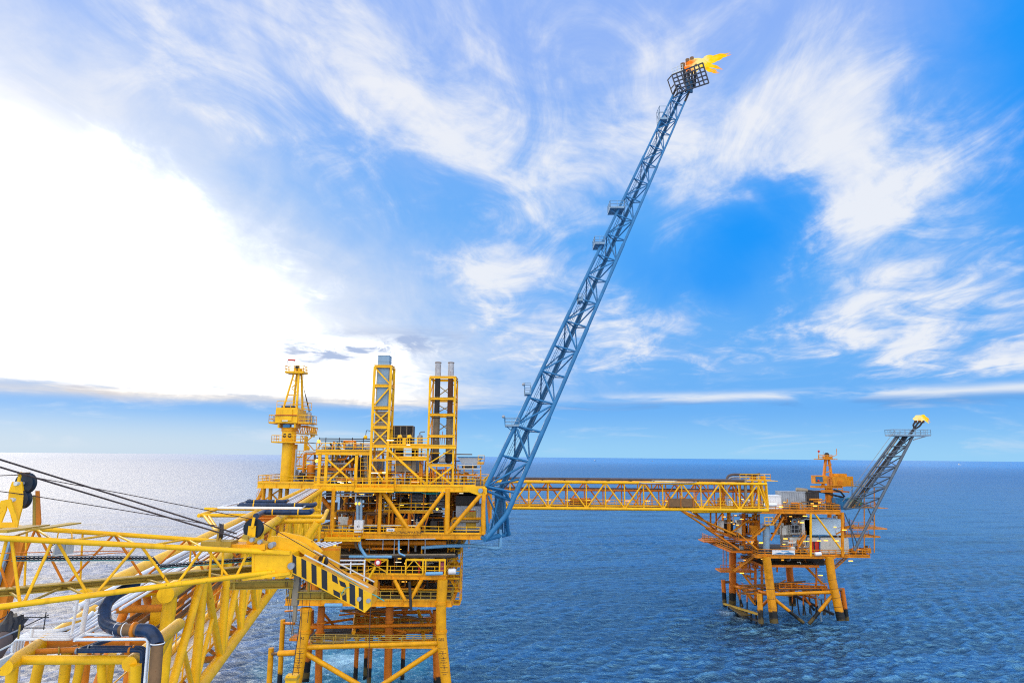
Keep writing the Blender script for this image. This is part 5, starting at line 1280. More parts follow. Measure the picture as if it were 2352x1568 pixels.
# turbine enclosure between the towers
en = thing('turbine_enclosure', 'long rusty brown turbine enclosure under yellow beams between the two towers', 'enclosure', V((xP(920, 99), 100, Z1)))
YE = 98.5
M().box(P(857, 1083, YE), P(884, 1053, YE + 6)).build('casing', 'steel_tan', en)
cs = M().box(P(908, 1083, YE), P(968, 1056, YE + 6)).build('casing', 'steel_tan', en)
for x in (925, 944, 958): M().box(P(x, 1082, YE - .06), P(x + 1.5, 1057, YE - .003)).build('panel_seam', 'rust_pipe', cs)
M().box(P(850, 1087, YE - .4), P(975, 1083.5, YE + 6)).build('base_frame', 'orange', en)
for x in (862, 886, 893, 925, 950, 970): M().bar(P(x, 1087, YE), P(x, 1113, YE), .26).build('support', 'orange', en)
for xa, xb_ in ((880, 892), (903, 892), (915, 925), (936, 925)): M().bar(P(xa, 1090, YE), P(xb_, 1102, YE), .14).build('support_brace', 'orange', en)
M().ibeam(P(886, 1053, YF + 1.5), P(980, 1053, YF + 1.5), .3, .5, .07).build('walkway_beam', 'yellow', en)
wk = M().box(P(907, 1051, YF + 1.5), P(978, 1050, YF + 4)).build('walkway', 'grating', en); M().rail([P(907, 1050, YF + 1.5), P(976, 1050, YF + 1.5)], 1.1, 1.6, .045).build('handrail', 'yellow', wk)
M().bar(P(890, 1030, YF + 1), P(979, 1112, YF + 1), .3).build('brace', 'yellow', en)
M().ladder(P(899, 1112, YF + .6), P(899, 1052, YF + .6), (1, 0, 0), 1.1, .5).build('ladder', 'yellow', en)
M().vessel(P(885, 1108, YE + 3), P(965, 1106, YE + 3), .7, 16).build('turbine', 'steel', en)
for x, w_ in ((902, 26), (945, 16)): M().tube(P(x + w_ / 2, 1052, YE + 3), P(x + w_ / 2, 1026, YE + 3), w_ / 32, 16).build('intake', 'steel_dark', en)
for i in range(12):
    x = rr.uniform(900, 970); y = rr.uniform(1088, 1110); M().path([P(x, 1112, YE + 1), P(x, y, YE + 1), P(x + rr.uniform(4, 14), y, YE + 1)], rr.choice((.06, .1, .14)), 8).build('pipe', rr.choice(('steel', 'orange', 'offwhite', 'rust_pipe')), en)
for i in range(4): M().path([P(964 + i * 2, 1100, YE - .2), P(964 + i * 2, 1060 + i * 3, YE - .2), P(972, 1058 + i * 3, YE + 1)], .09, 8).build('pipe', 'orange' if i % 2 else 'yellow_worn', en)
for x, y, l in ((945, 1106, 18), (853, 1085.5, 16), (878, 1084.5, 8), (888, 1010.5, 16), (934, 1021, 8)): M().box(P(x, y + 1, YF + .5), P(x + l, y - .6, YF + .7)).build('strip_lamp', 'lamp_white', en)
M().box(P(970, 1112, YF + 2), P(974, 1108, YF + 3)).build('cabinet', 'navy', en)
# upper gallery and the brown radiator
ug = thing('upper_gallery', 'yellow gallery deck with two angled lamps joining the two towers', 'gallery', P(930, 1024, 99))
M().ibeam(P(888, 1024, 97), P(1047, 1026, 97), .34, .55, .08).build('front_beam', 'yellow', ug)
fl = M().box(P(888, 1022, 97.2), P(982, 1021, 105)).build('floor', 'grating', ug)
M().rail([P(889, 1021.5, 97), P(982, 1021.5, 97)], 1.0, 1.4, .045).build('handrail', 'yellow', fl)
for x in (905, 940, 975): M().ibeam(P(x, 1024, 97.2), P(x, 1024, 97.2) + V((0, 8, 0)), .3, .5, .07).build('cross_beam', 'orange', ug)
for x in (919, 941):
    M().bar(P(x, 1021, 97), P(x, 1004, 97), .12).build('lamp_post', 'yellow', ug); c = P(x, 1002, 97)
    M().hexa([c + V(p) for p in ((-.35, -.3, -.25), (.3, -.3, -.1), (.3, .3, -.1), (-.35, .3, -.25), (-.3, -.25, .2), (.15, -.25, .28), (.15, .25, .28), (-.3, .25, .2))]).build('lamp_head', 'yellow', ug)
M().box(P(924, 1021, 96.9), P(933, 1007, 97.1)).build('gate', 'yellow', ug)
ra = thing('radiator', 'square dark brown louvred radiator box behind the upper gallery', 'radiator', P(920, 1022, 104))
a, b = P(891, 1022, 104), P(949, 978, 104)
bd = M().box((a.x, 104, a.z), (b.x, 106, b.z)).build('body', 'brown', ra)
for i in range(5):
    x = a.x + (b.x - a.x) * i / 4; M().box((x - .06, 103.88, a.z), (x + .06, 103.99, b.z + .03)).build('mullion', 'steel_tan', ra)
for i in range(3):
    z = a.z + (b.z - a.z) * i / 2; M().box((a.x, 103.9, z - .05), (b.x, 103.985, z + .05)).build('transom', 'steel_tan', ra)
m = M()
for i in range(24):
    z = a.z + (b.z - a.z) * (i + .5) / 24; m.hexa([(a.x + .1, 103.92, z - .1), (b.x - .1, 103.92, z - .1), (b.x - .1, 103.998, z + .02), (a.x + .1, 103.998, z + .02), (a.x + .1, 103.92, z - .07), (b.x - .1, 103.92, z - .07), (b.x - .1, 103.998, z + .05), (a.x + .1, 103.998, z + .05)])
m.build('louvres', 'steel_dark', ra)
o = thing('header_tank', 'grey upright tank with a bent pipe between the radiator and the twin stacks', 'tank', P(964, 1022, 100))
M().vessel(P(964.5, 1020, 100), P(964.5, 1001, 100), .42, 16).build('shell', 'steel', o); M().path([P(964, 1000, 100), P(964, 992, 100), P(976, 991, 100)], .1, 8).build('vent', 'steel_blue', o)
for y in (1009, 1014): M().ring(P(964.5, y, 100), (0, 0, 1), .43, .06, 18, 6).build('hoop', 'yellow', o)
# twin stack tower
YS = 97.5
ts = thing('stack_tower', 'yellow lattice tower carrying two rusty cylindrical exhaust stacks', 'exhaust tower', V((xP(1010, YS), YS, Z1)))
s0, s1, sy1 = xP(981, YS, 1100), xP(1040, YS, 1100), YS + 4.2
def zs(y): return zP(y, YS, 1010)
for x in (s0, s1):
    for Y in (YS, sy1): M().bar((x, Y, Z1), (x, Y, zs(866)), .30 if Y == YS else .22, .26).build('corner_post', 'yellow' if Y == YS else 'yellow_worn', ts)
for y in (866, 915, 952, 1001, 1026, 1068):
    m = M()
    for a, b in (((s0, YS), (s1, YS)), ((s0, sy1), (s1, sy1)), ((s0, YS), (s0, sy1)), ((s1, YS), (s1, sy1))): m.ibeam((a[0], a[1], zs(y)), (b[0], b[1], zs(y)), .26, .36, .06)
    m.build('ring_beam', 'yellow', ts)
for ya, yb in ((870, 912), (918, 949), (955, 998), (1030, 1065)):
    M().bar((s1, sy1, zs(ya)), (s0, sy1, zs(yb)), .13).build('brace', 'dull_yellow', ts)
    if ya < 1000: M().bar((s0, sy1 - .1, zs(ya)), (s1, sy1 - .1, zs(yb)), .13).build('brace', 'dull_yellow', ts)
    M().bar((s1, YS, zs(ya)), (s1, sy1, zs(yb)), .13).build('brace', 'yellow_worn', ts); M().bar((s0, YS, zs(yb)), (s0, sy1, zs(ya)), .13).build('brace', 'yellow_worn', ts)
M().bar((s1, YS - .1, zs(1028)), (s0, YS - .1, zs(1066)), .16).build('brace', 'yellow', ts)
for xa, xb_ in ((983, 1037), (1037, 983)): M().bar((xP(xa, YS), YS - .05 * (xa > 1000), zs(1071)), (xP(xb_, YS), YS - .05 * (xa > 1000), zs(1112)), .24).build('brace', 'yellow', ts)
for x in (996.5, 1027.5):
    cx_, cy_ = xP(x, YS, 1060), YS + 2
    st = M().tube((cx_, cy_, zs(864)), (cx_, cy_, zs(828)), .46, 24).build('stack', 'stack_shell', ts)
    M().tube((cx_, cy_, zs(829.5)), (cx_, cy_, zs(827.5)), .50, 24).build('rim', 'rust_pipe', st)
    M().tube((cx_, cy_, zs(953)), (cx_, cy_, zs(864)), .41, 24).build('upper_section', 'soot' if x < 1010 else 'rust_dark', st)
    M().tube((cx_, cy_, zs(1040)), (cx_, cy_, zs(953)), .50, 24).build('silencer', 'stack_tan', st)
    M().tube((cx_, cy_, zs(1058)), (cx_, cy_, zs(1040)), .52, 24).tube((cx_, cy_, zs(1064)), (cx_, cy_, zs(1058)), .3, 24, .52).build('base_section', 'soot', st)
    for y in (953, 958, 1004, 1040): M().ring((cx_, cy_, zs(y)), (0, 0, 1), .52, .05, 22, 6).build('flange', 'steel_dark', st)
    M().ball((cx_, cy_ - .5, zs(1009)), .14, 10).build('hatch', 'steel', st)
    M().box((cx_ - .75, cy_ - .9, zs(1041.5)), (cx_ + .75, cy_ - .5, zs(1038.5))).build('clamp', 'yellow', st)
M().tube((xP(1000, YS), YS + 2.4, zs(1056)), (xP(1024, YS), YS + 2.4, zs(1056)), .45, 18).build('crossover', 'offwhite', ts)
for i in range(8): M().bar((xP(984 + i * 7, YS), YS + .8, Z1), (xP(984 + i * 7, YS), YS + .8, zs(1080 - (i % 3) * 4)), .2 + .1 * (i % 2)).build('support', ('orange', 'orange', 'yellow_worn', 'rust_pipe')[i % 4], ts)
M().box(P(1003, 1106, YS + 1.5), P(1014, 1080, YS + 2.5)).build('cabinet', 'navy', ts); M().box(P(985, 1104, YS + 2.5), P(996, 1085, YS + 3.5)).build('cabinet', 'steel_dark', ts)
for i in range(5): M().tube(P(1005 + i * 5, 1020, YS + 3.5), P(1005 + i * 5 + 2, 990 + (i % 2) * 8, YS + 3.5), .05, 6).build('conduit', 'orange', ts)
# hopper skid at the right end
hp = thing('hopper', 'grey tapered steel hopper on yellow legs at the right end of the top deck', 'hopper', V((xP(1078, 100), 100, Z1)))
a = P(1051, 1050, 99); b = P(1106, 1050, 99); c_, d_ = P(1061, 1065, 99), P(1098, 1065, 99)
M().prism([a, b, d_, c_], V((0, 4, 0))).build('bin', 'steel', hp)
M().box((a.x, 98.9, a.z), (b.x, 103.1, a.z + .12)).build('rim', 'blue', hp)
M().box(P(1061, 1076, 99.5), P(1096, 1066, 102)).build('grille', 'steel_dark', hp)
for x in (1052, 1066, 1086, 1104): M().bar(P(x, 1113, 99), P(x, 1066 if x < 1100 else 1062, 99), .18).build('leg', 'yellow_worn', hp)
for y, x0, x1, mt in ((1068, 1050, 1106, 'offwhite'), (1076, 1050, 1106, 'offwhite'), (1083, 1058, 1098, 'steel_tan'), (1092, 1056, 1100, 'offwhite')): M().bar(P(x0, y, 98.8), P(x1, y, 98.8), .12, .16).build('beam', mt, hp)
g_ = M().box(P(1096, 1066, 98.6), P(1112, 1063, 101)).build('side_platform', 'yellow_worn', hp); M().rail([P(1098, 1063, 98.6), P(1112, 1063, 98.6), P(1112, 1063, 101)], 1.1, .9, .035).build('handrail', 'yellow', g_)
for x, w_, y0, mt in ((1060, 10, 1094, 'steel_dark'), (1080, 5, 1094, 'steel_blue'), (1087, 5, 1095, 'steel_blue'), (1101, 5, 1096, 'offwhite'), (1066, 7, 1083, 'orange')): M().box(P(x, 1105, 99.5), P(x + w_, y0, 100.5)).build('machine', mt, hp)
for i in range(9): M().path([P(1054 + i * 6, 1112, 100), P(1054 + i * 6, 1085 + (i * 7) % 20, 100), P(1058 + i * 6, 1085 + (i * 7) % 20, 100)], .07, 6).build('pipe', ('orange', 'offwhite', 'steel')[i % 3], hp)
# odds and ends between deck and modules
for i in range(22):
    x = rr.uniform(735, 1100); y = rr.uniform(1090, 1108); Y = rr.uniform(97, 112)
    M().path([(xP(x, Y), Y, Z1), P(x, y, Y), P(x + rr.uniform(5, 26), y, Y)], rr.choice((.06, .1, .15, .2)), 8).build('pipe', rr.choice(PM), mp)
for x0, x1 in ((880, 890), (945, 960), (962, 966)):
    M().vessel(P(x0, 1107, 96.5), P(x1, 1107, 96.5), .3, 12).build('vessel', 'orange', mp)
for x in (960, 967): T('vent_post', 'yellow', mp, *VP(x, 1112, 1094, 95.6), .1, 8)

# tightly packed small steel between the modules and on the lower decks
rr = random.Random(41)
for i in range(64):
    x = rr.uniform(720, 1040); y0 = rr.choice((1112, 1112, 1090, 1054)); y1 = y0 - rr.uniform(10, 34); Y = rr.uniform(97, 106)
    a, b = VP(x, y0, y1, Y); mt = rr.choice(('yellow', 'yellow_worn', 'orange', 'orange', 'steel', 'rust_pipe', 'offwhite'))
    if i % 3 == 0: M().bar(a, b, .14).build('upright', mt, mp)
    elif i % 3 == 1: M().path([a, b, b + V((rr.uniform(1, 4), 0, 0)), b + V((rr.uniform(2, 4), 2, 0))], rr.choice((.07, .1, .13)), 8).build('pipe', mt, mp)
    else: M().bar(b, b + V((rr.uniform(1.5, 5), 0, 0)), .12, .16).build('tie_beam', mt, mp)
for z0, z1, x0, x1 in ((Z2, Z1 - 1, 700, 1025), (ZU, Z2 - .9, 690, 1035), (Z3, ZU - .4, 690, 1018), (Z4, Z3 - .8, 690, 1020)):
    for i in range(16):
        x, Y = rr.uniform(x0, x1), rr.uniform(96.2, 103); X_ = xP(x, Y); mt = rr.choice(('orange', 'orange', 'yellow_worn', 'rust_pipe', 'steel_dark', 'steel'))
        if i % 2: M().bar((X_, Y, z0), (X_, Y, z1 + .3), rr.choice((.12, .2))).build('upright', mt, mp)
        else:
            z = z0 + (z1 - z0) * rr.uniform(.25, .95); X2 = min(X_ + rr.uniform(3, 9), xP(x1, 100) - .3); M().path([(min(X_, X2 - 1), Y, z), (X2, Y, z), (X2, Y, z0)], rr.choice((.07, .11, .16)), 8).build('pipe', mt, mp)
for i in range(14):
    xa, xb = rr.uniform(715, 860), rr.uniform(860, 1000); y = rr.choice((1402, 1412, 1422, 1434, 1452, 1466)); Ya, Yb = rr.uniform(99, 110), rr.uniform(99, 110)
    p, q = P(xa, y, Ya), P(xb, y, Yb); q.z = p.z; T('jacket_brace', rr.choice(('orange', 'rust_pipe', 'orange')), mp, p, q, rr.choice((.12, .18, .22)), 10)
m = M()
for i in range(10): y = 104.4 + i * .9; m.box((xP(812), y, P(900, 1440, 108).z), (xP(985), y + .5, P(900, 1440, 108).z + .08))
m.build('slatted_floor', 'rust_dark', mp)
mat('shield_dark', (.030, .036, .055), .5, var=.5, rust=.35)
# ================================================================ flare boom of the nearer platform
fb = thing('flare_boom', 'very tall blue triangular lattice flare boom leaning right from the nearer platform', 'flare boom', P(1110, 1130))
NP = 19
ptsL = [P(1117, 1116, 95.0), W(1381, 571.7, 97.5), W(1556, 197, 99.5)]
ptsR = [P(1166, 1176.5, 95.0), W(1428, 571.7, 97.5), W(1583, 211, 99.5)]
ptsM = [P(1150, 1126, 99.2), W(1403, 571.7, 100.6), W(1569, 209, 101.6)]
Lb, Lt = ptsL[0], ptsL[-1]; Rb, Rt = ptsR[0], ptsR[-1]; Mb, Mt = ptsM[0], ptsM[-1]
def ln_(a, b, f): return a.lerp(b, f)
for a, b, r0, r1, mt in ((Lb, Lt, .32, .16, 'blue'), (Rb, Rt, .36, .16, 'blue'), (Mb, Mt, .36, .17, 'blue_dark')):  # rear chord darker: its shade is put into the blue
    m = M(); seg = 5
    for i in range(seg):
        r = r0 + (r1 - r0) * i / (seg - 1); m.tube(a.lerp(b, i / seg), a.lerp(b, (i + 1) / seg), r, 16)
    m.build('chord', mt, fb)
    M().tube(a.lerp(b, .972), b, r1 + .015, 16).build('scorched_end', 'soot', fb)
fs = [0]
stp = 1.0
for i in range(NP): fs.append(fs[-1] + stp); stp *= .972
fs = [f / fs[-1] for f in fs]
# the right hand chord starts lower: pair nodes by distance up the boom
for i, f in enumerate(fs):
    l, r, k = ln_(Lb, Lt, f), ln_(Rb, Rt, min(1, f * .96 + .04)), ln_(Mb, Mt, f)
    q = .15 - .07 * f
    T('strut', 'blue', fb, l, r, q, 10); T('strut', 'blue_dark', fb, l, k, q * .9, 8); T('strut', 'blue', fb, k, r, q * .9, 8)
    if i < NP:
        g = fs[i + 1]; l2, r2, k2 = ln_(Lb, Lt, g), ln_(Rb, Rt, min(1, g * .96 + .04)), ln_(Mb, Mt, g)
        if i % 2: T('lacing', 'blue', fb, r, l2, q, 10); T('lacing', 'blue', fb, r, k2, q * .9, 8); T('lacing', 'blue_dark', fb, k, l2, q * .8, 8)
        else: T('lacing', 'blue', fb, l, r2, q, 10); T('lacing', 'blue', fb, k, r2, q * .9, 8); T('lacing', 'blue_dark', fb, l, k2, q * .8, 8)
# gas pipes running up inside
for o_, r in ((V((-.30, -.5, .2)), .11), (V((.2, -.6, -.1)), .09)):
    M().path([Mb + o_ - UP * 3, Mb + o_ + V((.2, 0, .5)), Mt + o_ * .5], r, 12).build('gas_pipe', 'blue_dark', fb)
# ladder between left and middle chords
lA, lB = Lb.lerp(Mb, .42), Lt.lerp(Mt, .42)
M().ladder(lA, lB, (Mb - Lb), .6, .5).build('ladder', 'blue_dark', fb)
for k in (-.6, .6): M().tube(lA + V((k, -.1, .3)), lB + V((k * .6, -.1, .3)), .03, 6).build('ladder_guard', 'steel_blue', fb)
# rest platforms
def plat(x0, x1, y, f, h=1.1, w=1.6):
    Yp = 95 + 4.5 * f; a, b = W(x0, y, Yp), W(x1, y, Yp)
    k = M().box((a.x, Yp - w / 2, a.z - .12), (b.x, Yp + w / 2 + 1.5, a.z)).build('rest_platform', 'steel_blue', fb)
    M().rail([(b.x, Yp - w / 2, a.z), (a.x, Yp - w / 2, a.z), (a.x, Yp + w / 2 + 1, a.z), (b.x, Yp + w / 2 + 1, a.z)], h, .9, .035).build('handrail', 'steel_blue', k)
    M().bar((a.x + .2, Yp, a.z - .1), (b.x, Yp, a.z - (b.x - a.x) * .8), .12).build('strut', 'blue', k)
plat(1160, 1192, 977, .14); plat(1205, 1219, 904, .22, 1.5); plat(1365, 1388, 562, .59); plat(1400, 1432, 480, .68); plat(1514, 1532, 276, .90, 2.2, 1.0)
plat(1328, 1338, 690, .46, 1.0, .8)
for x, y0, y1, f in ((1160, 977, 958, .14), (1206, 895, 884, .22)):
    a, b = W(x, y0, 95 + 4.5 * f - .8), W(x - 2, y1, 95 + 4.5 * f - .8); M().bar(a, b, .1).build('lamp_post', 'blue', fb); M().ball(b + V((-.1, 0, .1)), .24, 10).build('lamp_head', 'steel', fb)
# base frame down to the lower hinge
hA, hB = P(1116.5, 1237, 94.6), P(1169, 1224.5, 99.5)
T('base_tube', 'blue', fb, P(1100, 1231, 95.5), hA, .26, 14); T('base_tube', 'blue', fb, hA + (hA - hB).normalized() * .4, hB, .36, 16)
M().path([hA, P(1160, 1186, 95), Rb, Rb + (Rt - Rb) * .02], .37, 16, 1.0).build('chord', 'blue', fb)
T('base_leg', 'blue', fb, P(1113, 1136, 95), P(1122, 1234, 95), .22, 14); T('base_leg', 'blue_dark', fb, Mb, P(1149, 1232, 98), .42, 16)
T('base_leg', 'blue', fb, P(1163, 1180, 96), P(1167, 1226, 98.5), .3, 14); T('base_leg', 'blue', fb, P(1158, 1140, 97.5), P(1161, 1226, 98), .2, 12)
M().box(P(1135, 1212, 98.2), P(1151, 1128, 98.6)).build('base_plate', 'blue_dark', fb)
for (xa, ya, xb_, yb, r) in ((1119, 1127, 1172, 1148, .2), (1121, 1138, 1150, 1205, .14), (1144, 1146, 1124, 1232, .14), (1117, 1117, 1193, 1100, .17), (1117, 1117, 1154, 1126, .3), (1154, 1124, 1170, 1146, .2)): T('base_brace', 'blue', fb, P(xa, ya, 95.2), P(xb_, yb, 96.5), r, 12)
M().path([P(1149, 1215, 97.4), P(1149, 1257, 97.4), P(1140, 1258.5, 97.4), P(1081, 1252, 97.2), P(1025, 1253, 96.9), P(968, 1257, 96.5)], .25, 14, .8).build('gas_pipe', 'blue_pale', fb)
for x in (1076, 1079): M().bar(P(x, 1258, 97.2), P(x, 1236, 97.2), .1).build('pipe_hanger', 'yellow_worn', fb)
# tip: heat shield grid and burners
YT_ = 99.0
A_, B_, C_, D_ = W(1543, 173, YT_ - .5), W(1614, 145, YT_ + .5), W(1628, 191, YT_ + .5), W(1557, 214, YT_ - .5)
m = M()
for i in range(8):
    f = i / 7; m.bar(A_.lerp(B_, f), D_.lerp(C_, f), .17, .2, (0, 1, 0))
for i in range(6):
    f = i / 5; m.bar(A_.lerp(D_, f), B_.lerp(C_, f), .17, .2, (0, 1, 0))
m.build('heat_shield', 'shield_dark', fb)
for p, q in ((A_, A_ + V((-.3, 1.6, .1))), (D_, D_ + V((-.3, 1.6, .1))), (A_ + V((-.3, 1.6, .1)), D_ + V((-.3, 1.6, .1))), (A_.lerp(D_, .5), A_.lerp(D_, .5) + V((-.3, 1.6, .1)))): M().bar(p, q, .14).build('tip_bar', 'steel_dark', fb)
up_ = (A_ - D_).normalized()
M().rail([A_.lerp(B_, .02) + up_ * .1, A_.lerp(B_, .36) + up_ * .1], 1.0, .9, .035).build('tip_handrail', 'offwhite', fb)
for x0, y0, x1, y1, r in ((1578, 205, 1568, 148, .24), (1584, 203, 1579, 138, .22), (1590, 200, 1589, 134, .22), (1596, 200, 1597, 150, .2)):
    k = M().path([W(1576, 212, YT_ + 1.4), W(x0, y0, YT_ + 1.3), W((x0 + x1) / 2, (y0 + y1) / 2, YT_ + 1.2), W(x1, y1, YT_ + 1.2)], r, 12, .8).build('burner', 'soot', fb)
    e = W(x1, y1, YT_ + 1.2); M().tube(e - UP * .9, e + UP * .1, r * 1.35, 12, r * 1.6).build('burner_tip', 'rust_pipe', k)
M().box(W(1577, 212, YT_ + .8), W(1589, 184, YT_ + 1.1)).build('tip_manifold', 'blue_dark', fb)

def flame_mat():
    m, nt, b = newmat('fire')
    nt.nodes.remove(b)
    tc = nt.nodes.new('ShaderNodeTexCoord')
    at = nt.nodes.new('ShaderNodeAttribute'); at.attribute_name = 'burn_age'
    t = S(nt, at.outputs['Fac'])
    n = noise(nt, mapping(nt, tc.outputs['Object'], (.5, 1, 1)), .9, 4, .6, 1.2)
    q = t + (n - .5) * .75
    heat = 1.0 - q
    c = mixc(nt, q.ss(-.02, .16), (1.0, .22, .02), (1.0, .80, .30))
    c = mixc(nt, q.ss(.28, .48), c, (1.0, .68, .010)); c = mixc(nt, q.ss(.52, .74), c, (1.0, .44, .006)); c = mixc(nt, q.ss(.74, .96), c, (1.0, .26, .012))
    em = nt.nodes.new('ShaderNodeEmission'); nt.links.new(c.k, em.inputs[0]); em.inputs[1].default_value = 1.12
    tr = nt.nodes.new('ShaderNodeBsdfTransparent'); mx = nt.nodes.new('ShaderNodeMixShader')
    edge = S(nt, nt.nodes.new('ShaderNodeLayerWeight').outputs['Facing'])
    al = ((heat + .05).ss(.02, .42) * (1.0 - edge.ss(.08, .88)) * .97)
    nt.links.new(al.k, mx.inputs[0]); nt.links.new(tr.outputs[0], mx.inputs[1]); nt.links.new(em.outputs[0], mx.inputs[2])
    nt.links.new(mx.outputs[0], nt.nodes['Material Output'].inputs[0])
flame_mat()
def flame(name, label, tongues):
    m = M(); heat = []; r_ = random.Random(4)
    for pts, r0, prof in tongues:
        n, k = 16, 26; b = len(m.v); ph = [r_.uniform(0, 6) for _ in range(6)]
        P_ = [V(p) for p in pts]
        def ev(f):
            q = P_[:]
            while len(q) > 1: q = [a.lerp(c, f) for a, c in zip(q, q[1:])]
            return q[0]
        for i in range(k + 1):
            f = i / k; c = ev(f); d = (ev(min(1, f + .02)) - ev(max(0, f - .02))).normalized(); u, w = m.frame(d)
            r = r0 * .46 * (math.sin(math.pi * min(1, f * .92 + .08) ** .62)) * (1 + .25 * math.sin(9 * f + ph[0])) + .01
            for j in range(n):
                a = 2 * math.pi * j / n
                rr_ = r * (1 + .28 * math.sin(3 * a + 8 * f + ph[1]) + .2 * math.sin(5 * a - 13 * f + ph[2]) + .12 * math.sin(2 * a + 23 * f + ph[3]))
                m.v.append(tuple(c + u * (rr_ * math.cos(a)) + w * (rr_ * math.sin(a)))); heat.append(prof[0] + (prof[1] - prof[0]) * f)
        for i in range(k):
            for j in range(n):
                j2 = (j + 1) % n; o = b + i * n; m.f.append((o + j, o + j2, o + n + j2, o + n + j)); m.sm.append(True)
    o = m.build(name, 'fire', None)
    ca = o.data.attributes.new('burn_age', 'FLOAT', 'POINT')
    ca.data.foreach_set('value', heat); o.data.update()
    return tag(o, label, 'flame')
def fw(x, y, d=1.2): return W(x, y, YT_ + d)
flame('flare_flame', 'large orange and yellow gas flame blowing right from the tall blue flare boom', [
    ([fw(1574, 150), fw(1600, 142), fw(1630, 142), fw(1652, 130), fw(1678, 121)], 1.45, (.0, .85)),
    ([fw(1588, 140, 1.6), fw(1612, 142, 1.4), fw(1636, 150), fw(1648, 158), fw(1662, 160)], .9, (.1, .9)),
    ([fw(1585, 168), fw(1600, 150), fw(1618, 146), fw(1640, 140), fw(1660, 133)], 1.0, (.1, .75)),
    ([fw(1568, 150), fw(1572, 165), fw(1585, 158), fw(1600, 160), fw(1612, 158)], .6, (-.1, .2)),
    ([fw(1640, 132), fw(1655, 127), fw(1662, 134), fw(1672, 128), fw(1682, 124)], .45, (.45, .9)),
    ([fw(1605, 150), fw(1625, 158), fw(1640, 166), fw(1648, 168), fw(1655, 168)], .6, (.4, 1.0))])

# ================================================================ bridge between the platforms
YBR = 126.0
bg_ = thing('truss_bridge', 'long straight yellow truss footbridge joining the two platforms over open water', 'bridge', W(1450, 1165, YBR))
zt2, zb2 = W(1300, 1107, YBR).z, W(1300, 1167, YBR).z
xa_, xe = W(1120, 1140, YBR).x, W(1762, 1130, YBR).x
WB = 3.4
for Y, mt in ((YBR, 'yellow'), (YBR + WB, 'yellow_worn')):
    T('top_chord', mt, bg_, (xa_, Y, zt2), (xe, Y, zt2), .26, 16); T('bottom_chord', mt, bg_, (xa_, Y, zb2), (xe, Y, zb2), .30, 16)
pan = (W(1347, 1160, YBR).x - W(1259, 1160, YBR).x) / 2
x = W(1259, 1160, YBR).x - 4 * pan; i = 0
while x < xe - .1:
    x2 = min(x + pan, xe)
    if x > xa_:
        for Y, mt in ((YBR, 'yellow'), (YBR + WB, 'orange')):
            a, b = (zb2, zt2) if (i % 2 == 0) == (Y == YBR) else (zt2, zb2)
            T('brace', mt, bg_, (x, Y, a), (x2, Y, b), .15, 10); T('post', mt, bg_, (x2, Y, zb2), (x2, Y, zt2), .12, 10)
        T('cross_tube', 'yellow_worn', bg_, (x2, YBR, zt2), (x2, YBR + WB, zt2), .12, 8); T('cross_tube', 'orange', bg_, (x2, YBR, zb2), (x2, YBR + WB, zb2), .14, 8)
        T('plan_brace', 'yellow_worn', bg_, (x, YBR, zt2), (x2, YBR + WB, zt2), .09, 8)
    x = x2; i += 1
# denser second half: extra posts and braces as in the outer span
x = W(1455, 1150, YBR).x; i = 0
while x < xe - 2.5:
    T('brace', 'orange', bg_, (x, YBR + 1.2, zt2 - .2 if i % 2 else zb2 + .2), (x + 2.7, YBR + 1.2, zb2 + .2 if i % 2 else zt2 - .2), .11, 8)
    T('post', 'yellow_worn', bg_, (x + 1.2, YBR + 2, zb2), (x + 1.2, YBR + 2, zt2), .12, 8)
    x += 2.7; i += 1
M().box((xa_, YBR + .6, zb2 + .35), (xe, YBR + WB - .6, zb2 + .42)).build('walkway', 'grating', bg_)
for Y in (YBR + .6, YBR + WB - .6): M().rail([(xa_, Y, zb2 + .42), (xe, Y, zb2 + .42)], 1.1, 2.0, .03).build('handrail', 'yellow', bg_)
T('pipe', 'brown', bg_, (xa_, YBR + .5, zt2 + .62), (xe - 4, YBR + .5, zt2 + .62), .24, 12); T('pipe', 'rust_pipe', bg_, (xa_, YBR + 1.6, zt2 + .5), (xe - 6, YBR + 1.6, zt2 + .5), .16, 10)
for y, mt, r in ((1119, 'brown', .14), (1123, 'orange', .2), (1120, 'steel', .1)): T('pipe', mt, bg_, W(1125, y, YBR + 2), V((xe, YBR + 2, W(1125, y, YBR + 2).z)), r, 10)
x = xa_ + 2
while x < xe - 4:
    M().bar((x, YBR, zt2 + .3), (x, YBR + WB, zt2 + .3), .14, .2).build('pipe_sleeper', 'rust_pipe', bg_); x += 4.2
for k in range(8):
    x = W(1208 + k * 46, 1150, YBR).x; o = M().box((x, YBR + .7, zb2 + 1.4), (x + .9, YBR + .95, zb2 + 1.55)).build('strip_lamp', 'lamp_warm', bg_)
    M().box((x + .2, YBR + .8, zb2 + .5), (x + .3, YBR + .9, zb2 + 1.4)).build('lamp_stem', 'yellow', o)
M().box(W(1497, 1105, YBR + .3), W(1550, 1101.5, YBR + 2)).build('loose_sheet', 'offwhite', bg_)
M().path([W(1468, 1108, YBR - 1), W(1480, 1110, YBR - 1), W(1585, 1108, YBR - 1), W(1600, 1106, YBR)], .1, 8).build('pipe', 'steel', bg_)
o = thing('container', 'open orange wire sided container on the long footbridge deck', 'container', W(1333, 1162, YBR + 1.5))
M().box(W(1310, 1163, YBR + 1.5), W(1355.5, 1143, YBR + 2.6)).build('body', 'orange', o)
m = M()
for y in (1147, 1152, 1157): m.bar(W(1309, y, YBR + 1.4), W(1356, y, YBR + 1.4), .1)
for x in (1310, 1333, 1355): m.bar(W(x, 1163, YBR + 1.36), W(x, 1142, YBR + 1.36), .16)
m.build('frame', 'rust_pipe', o)
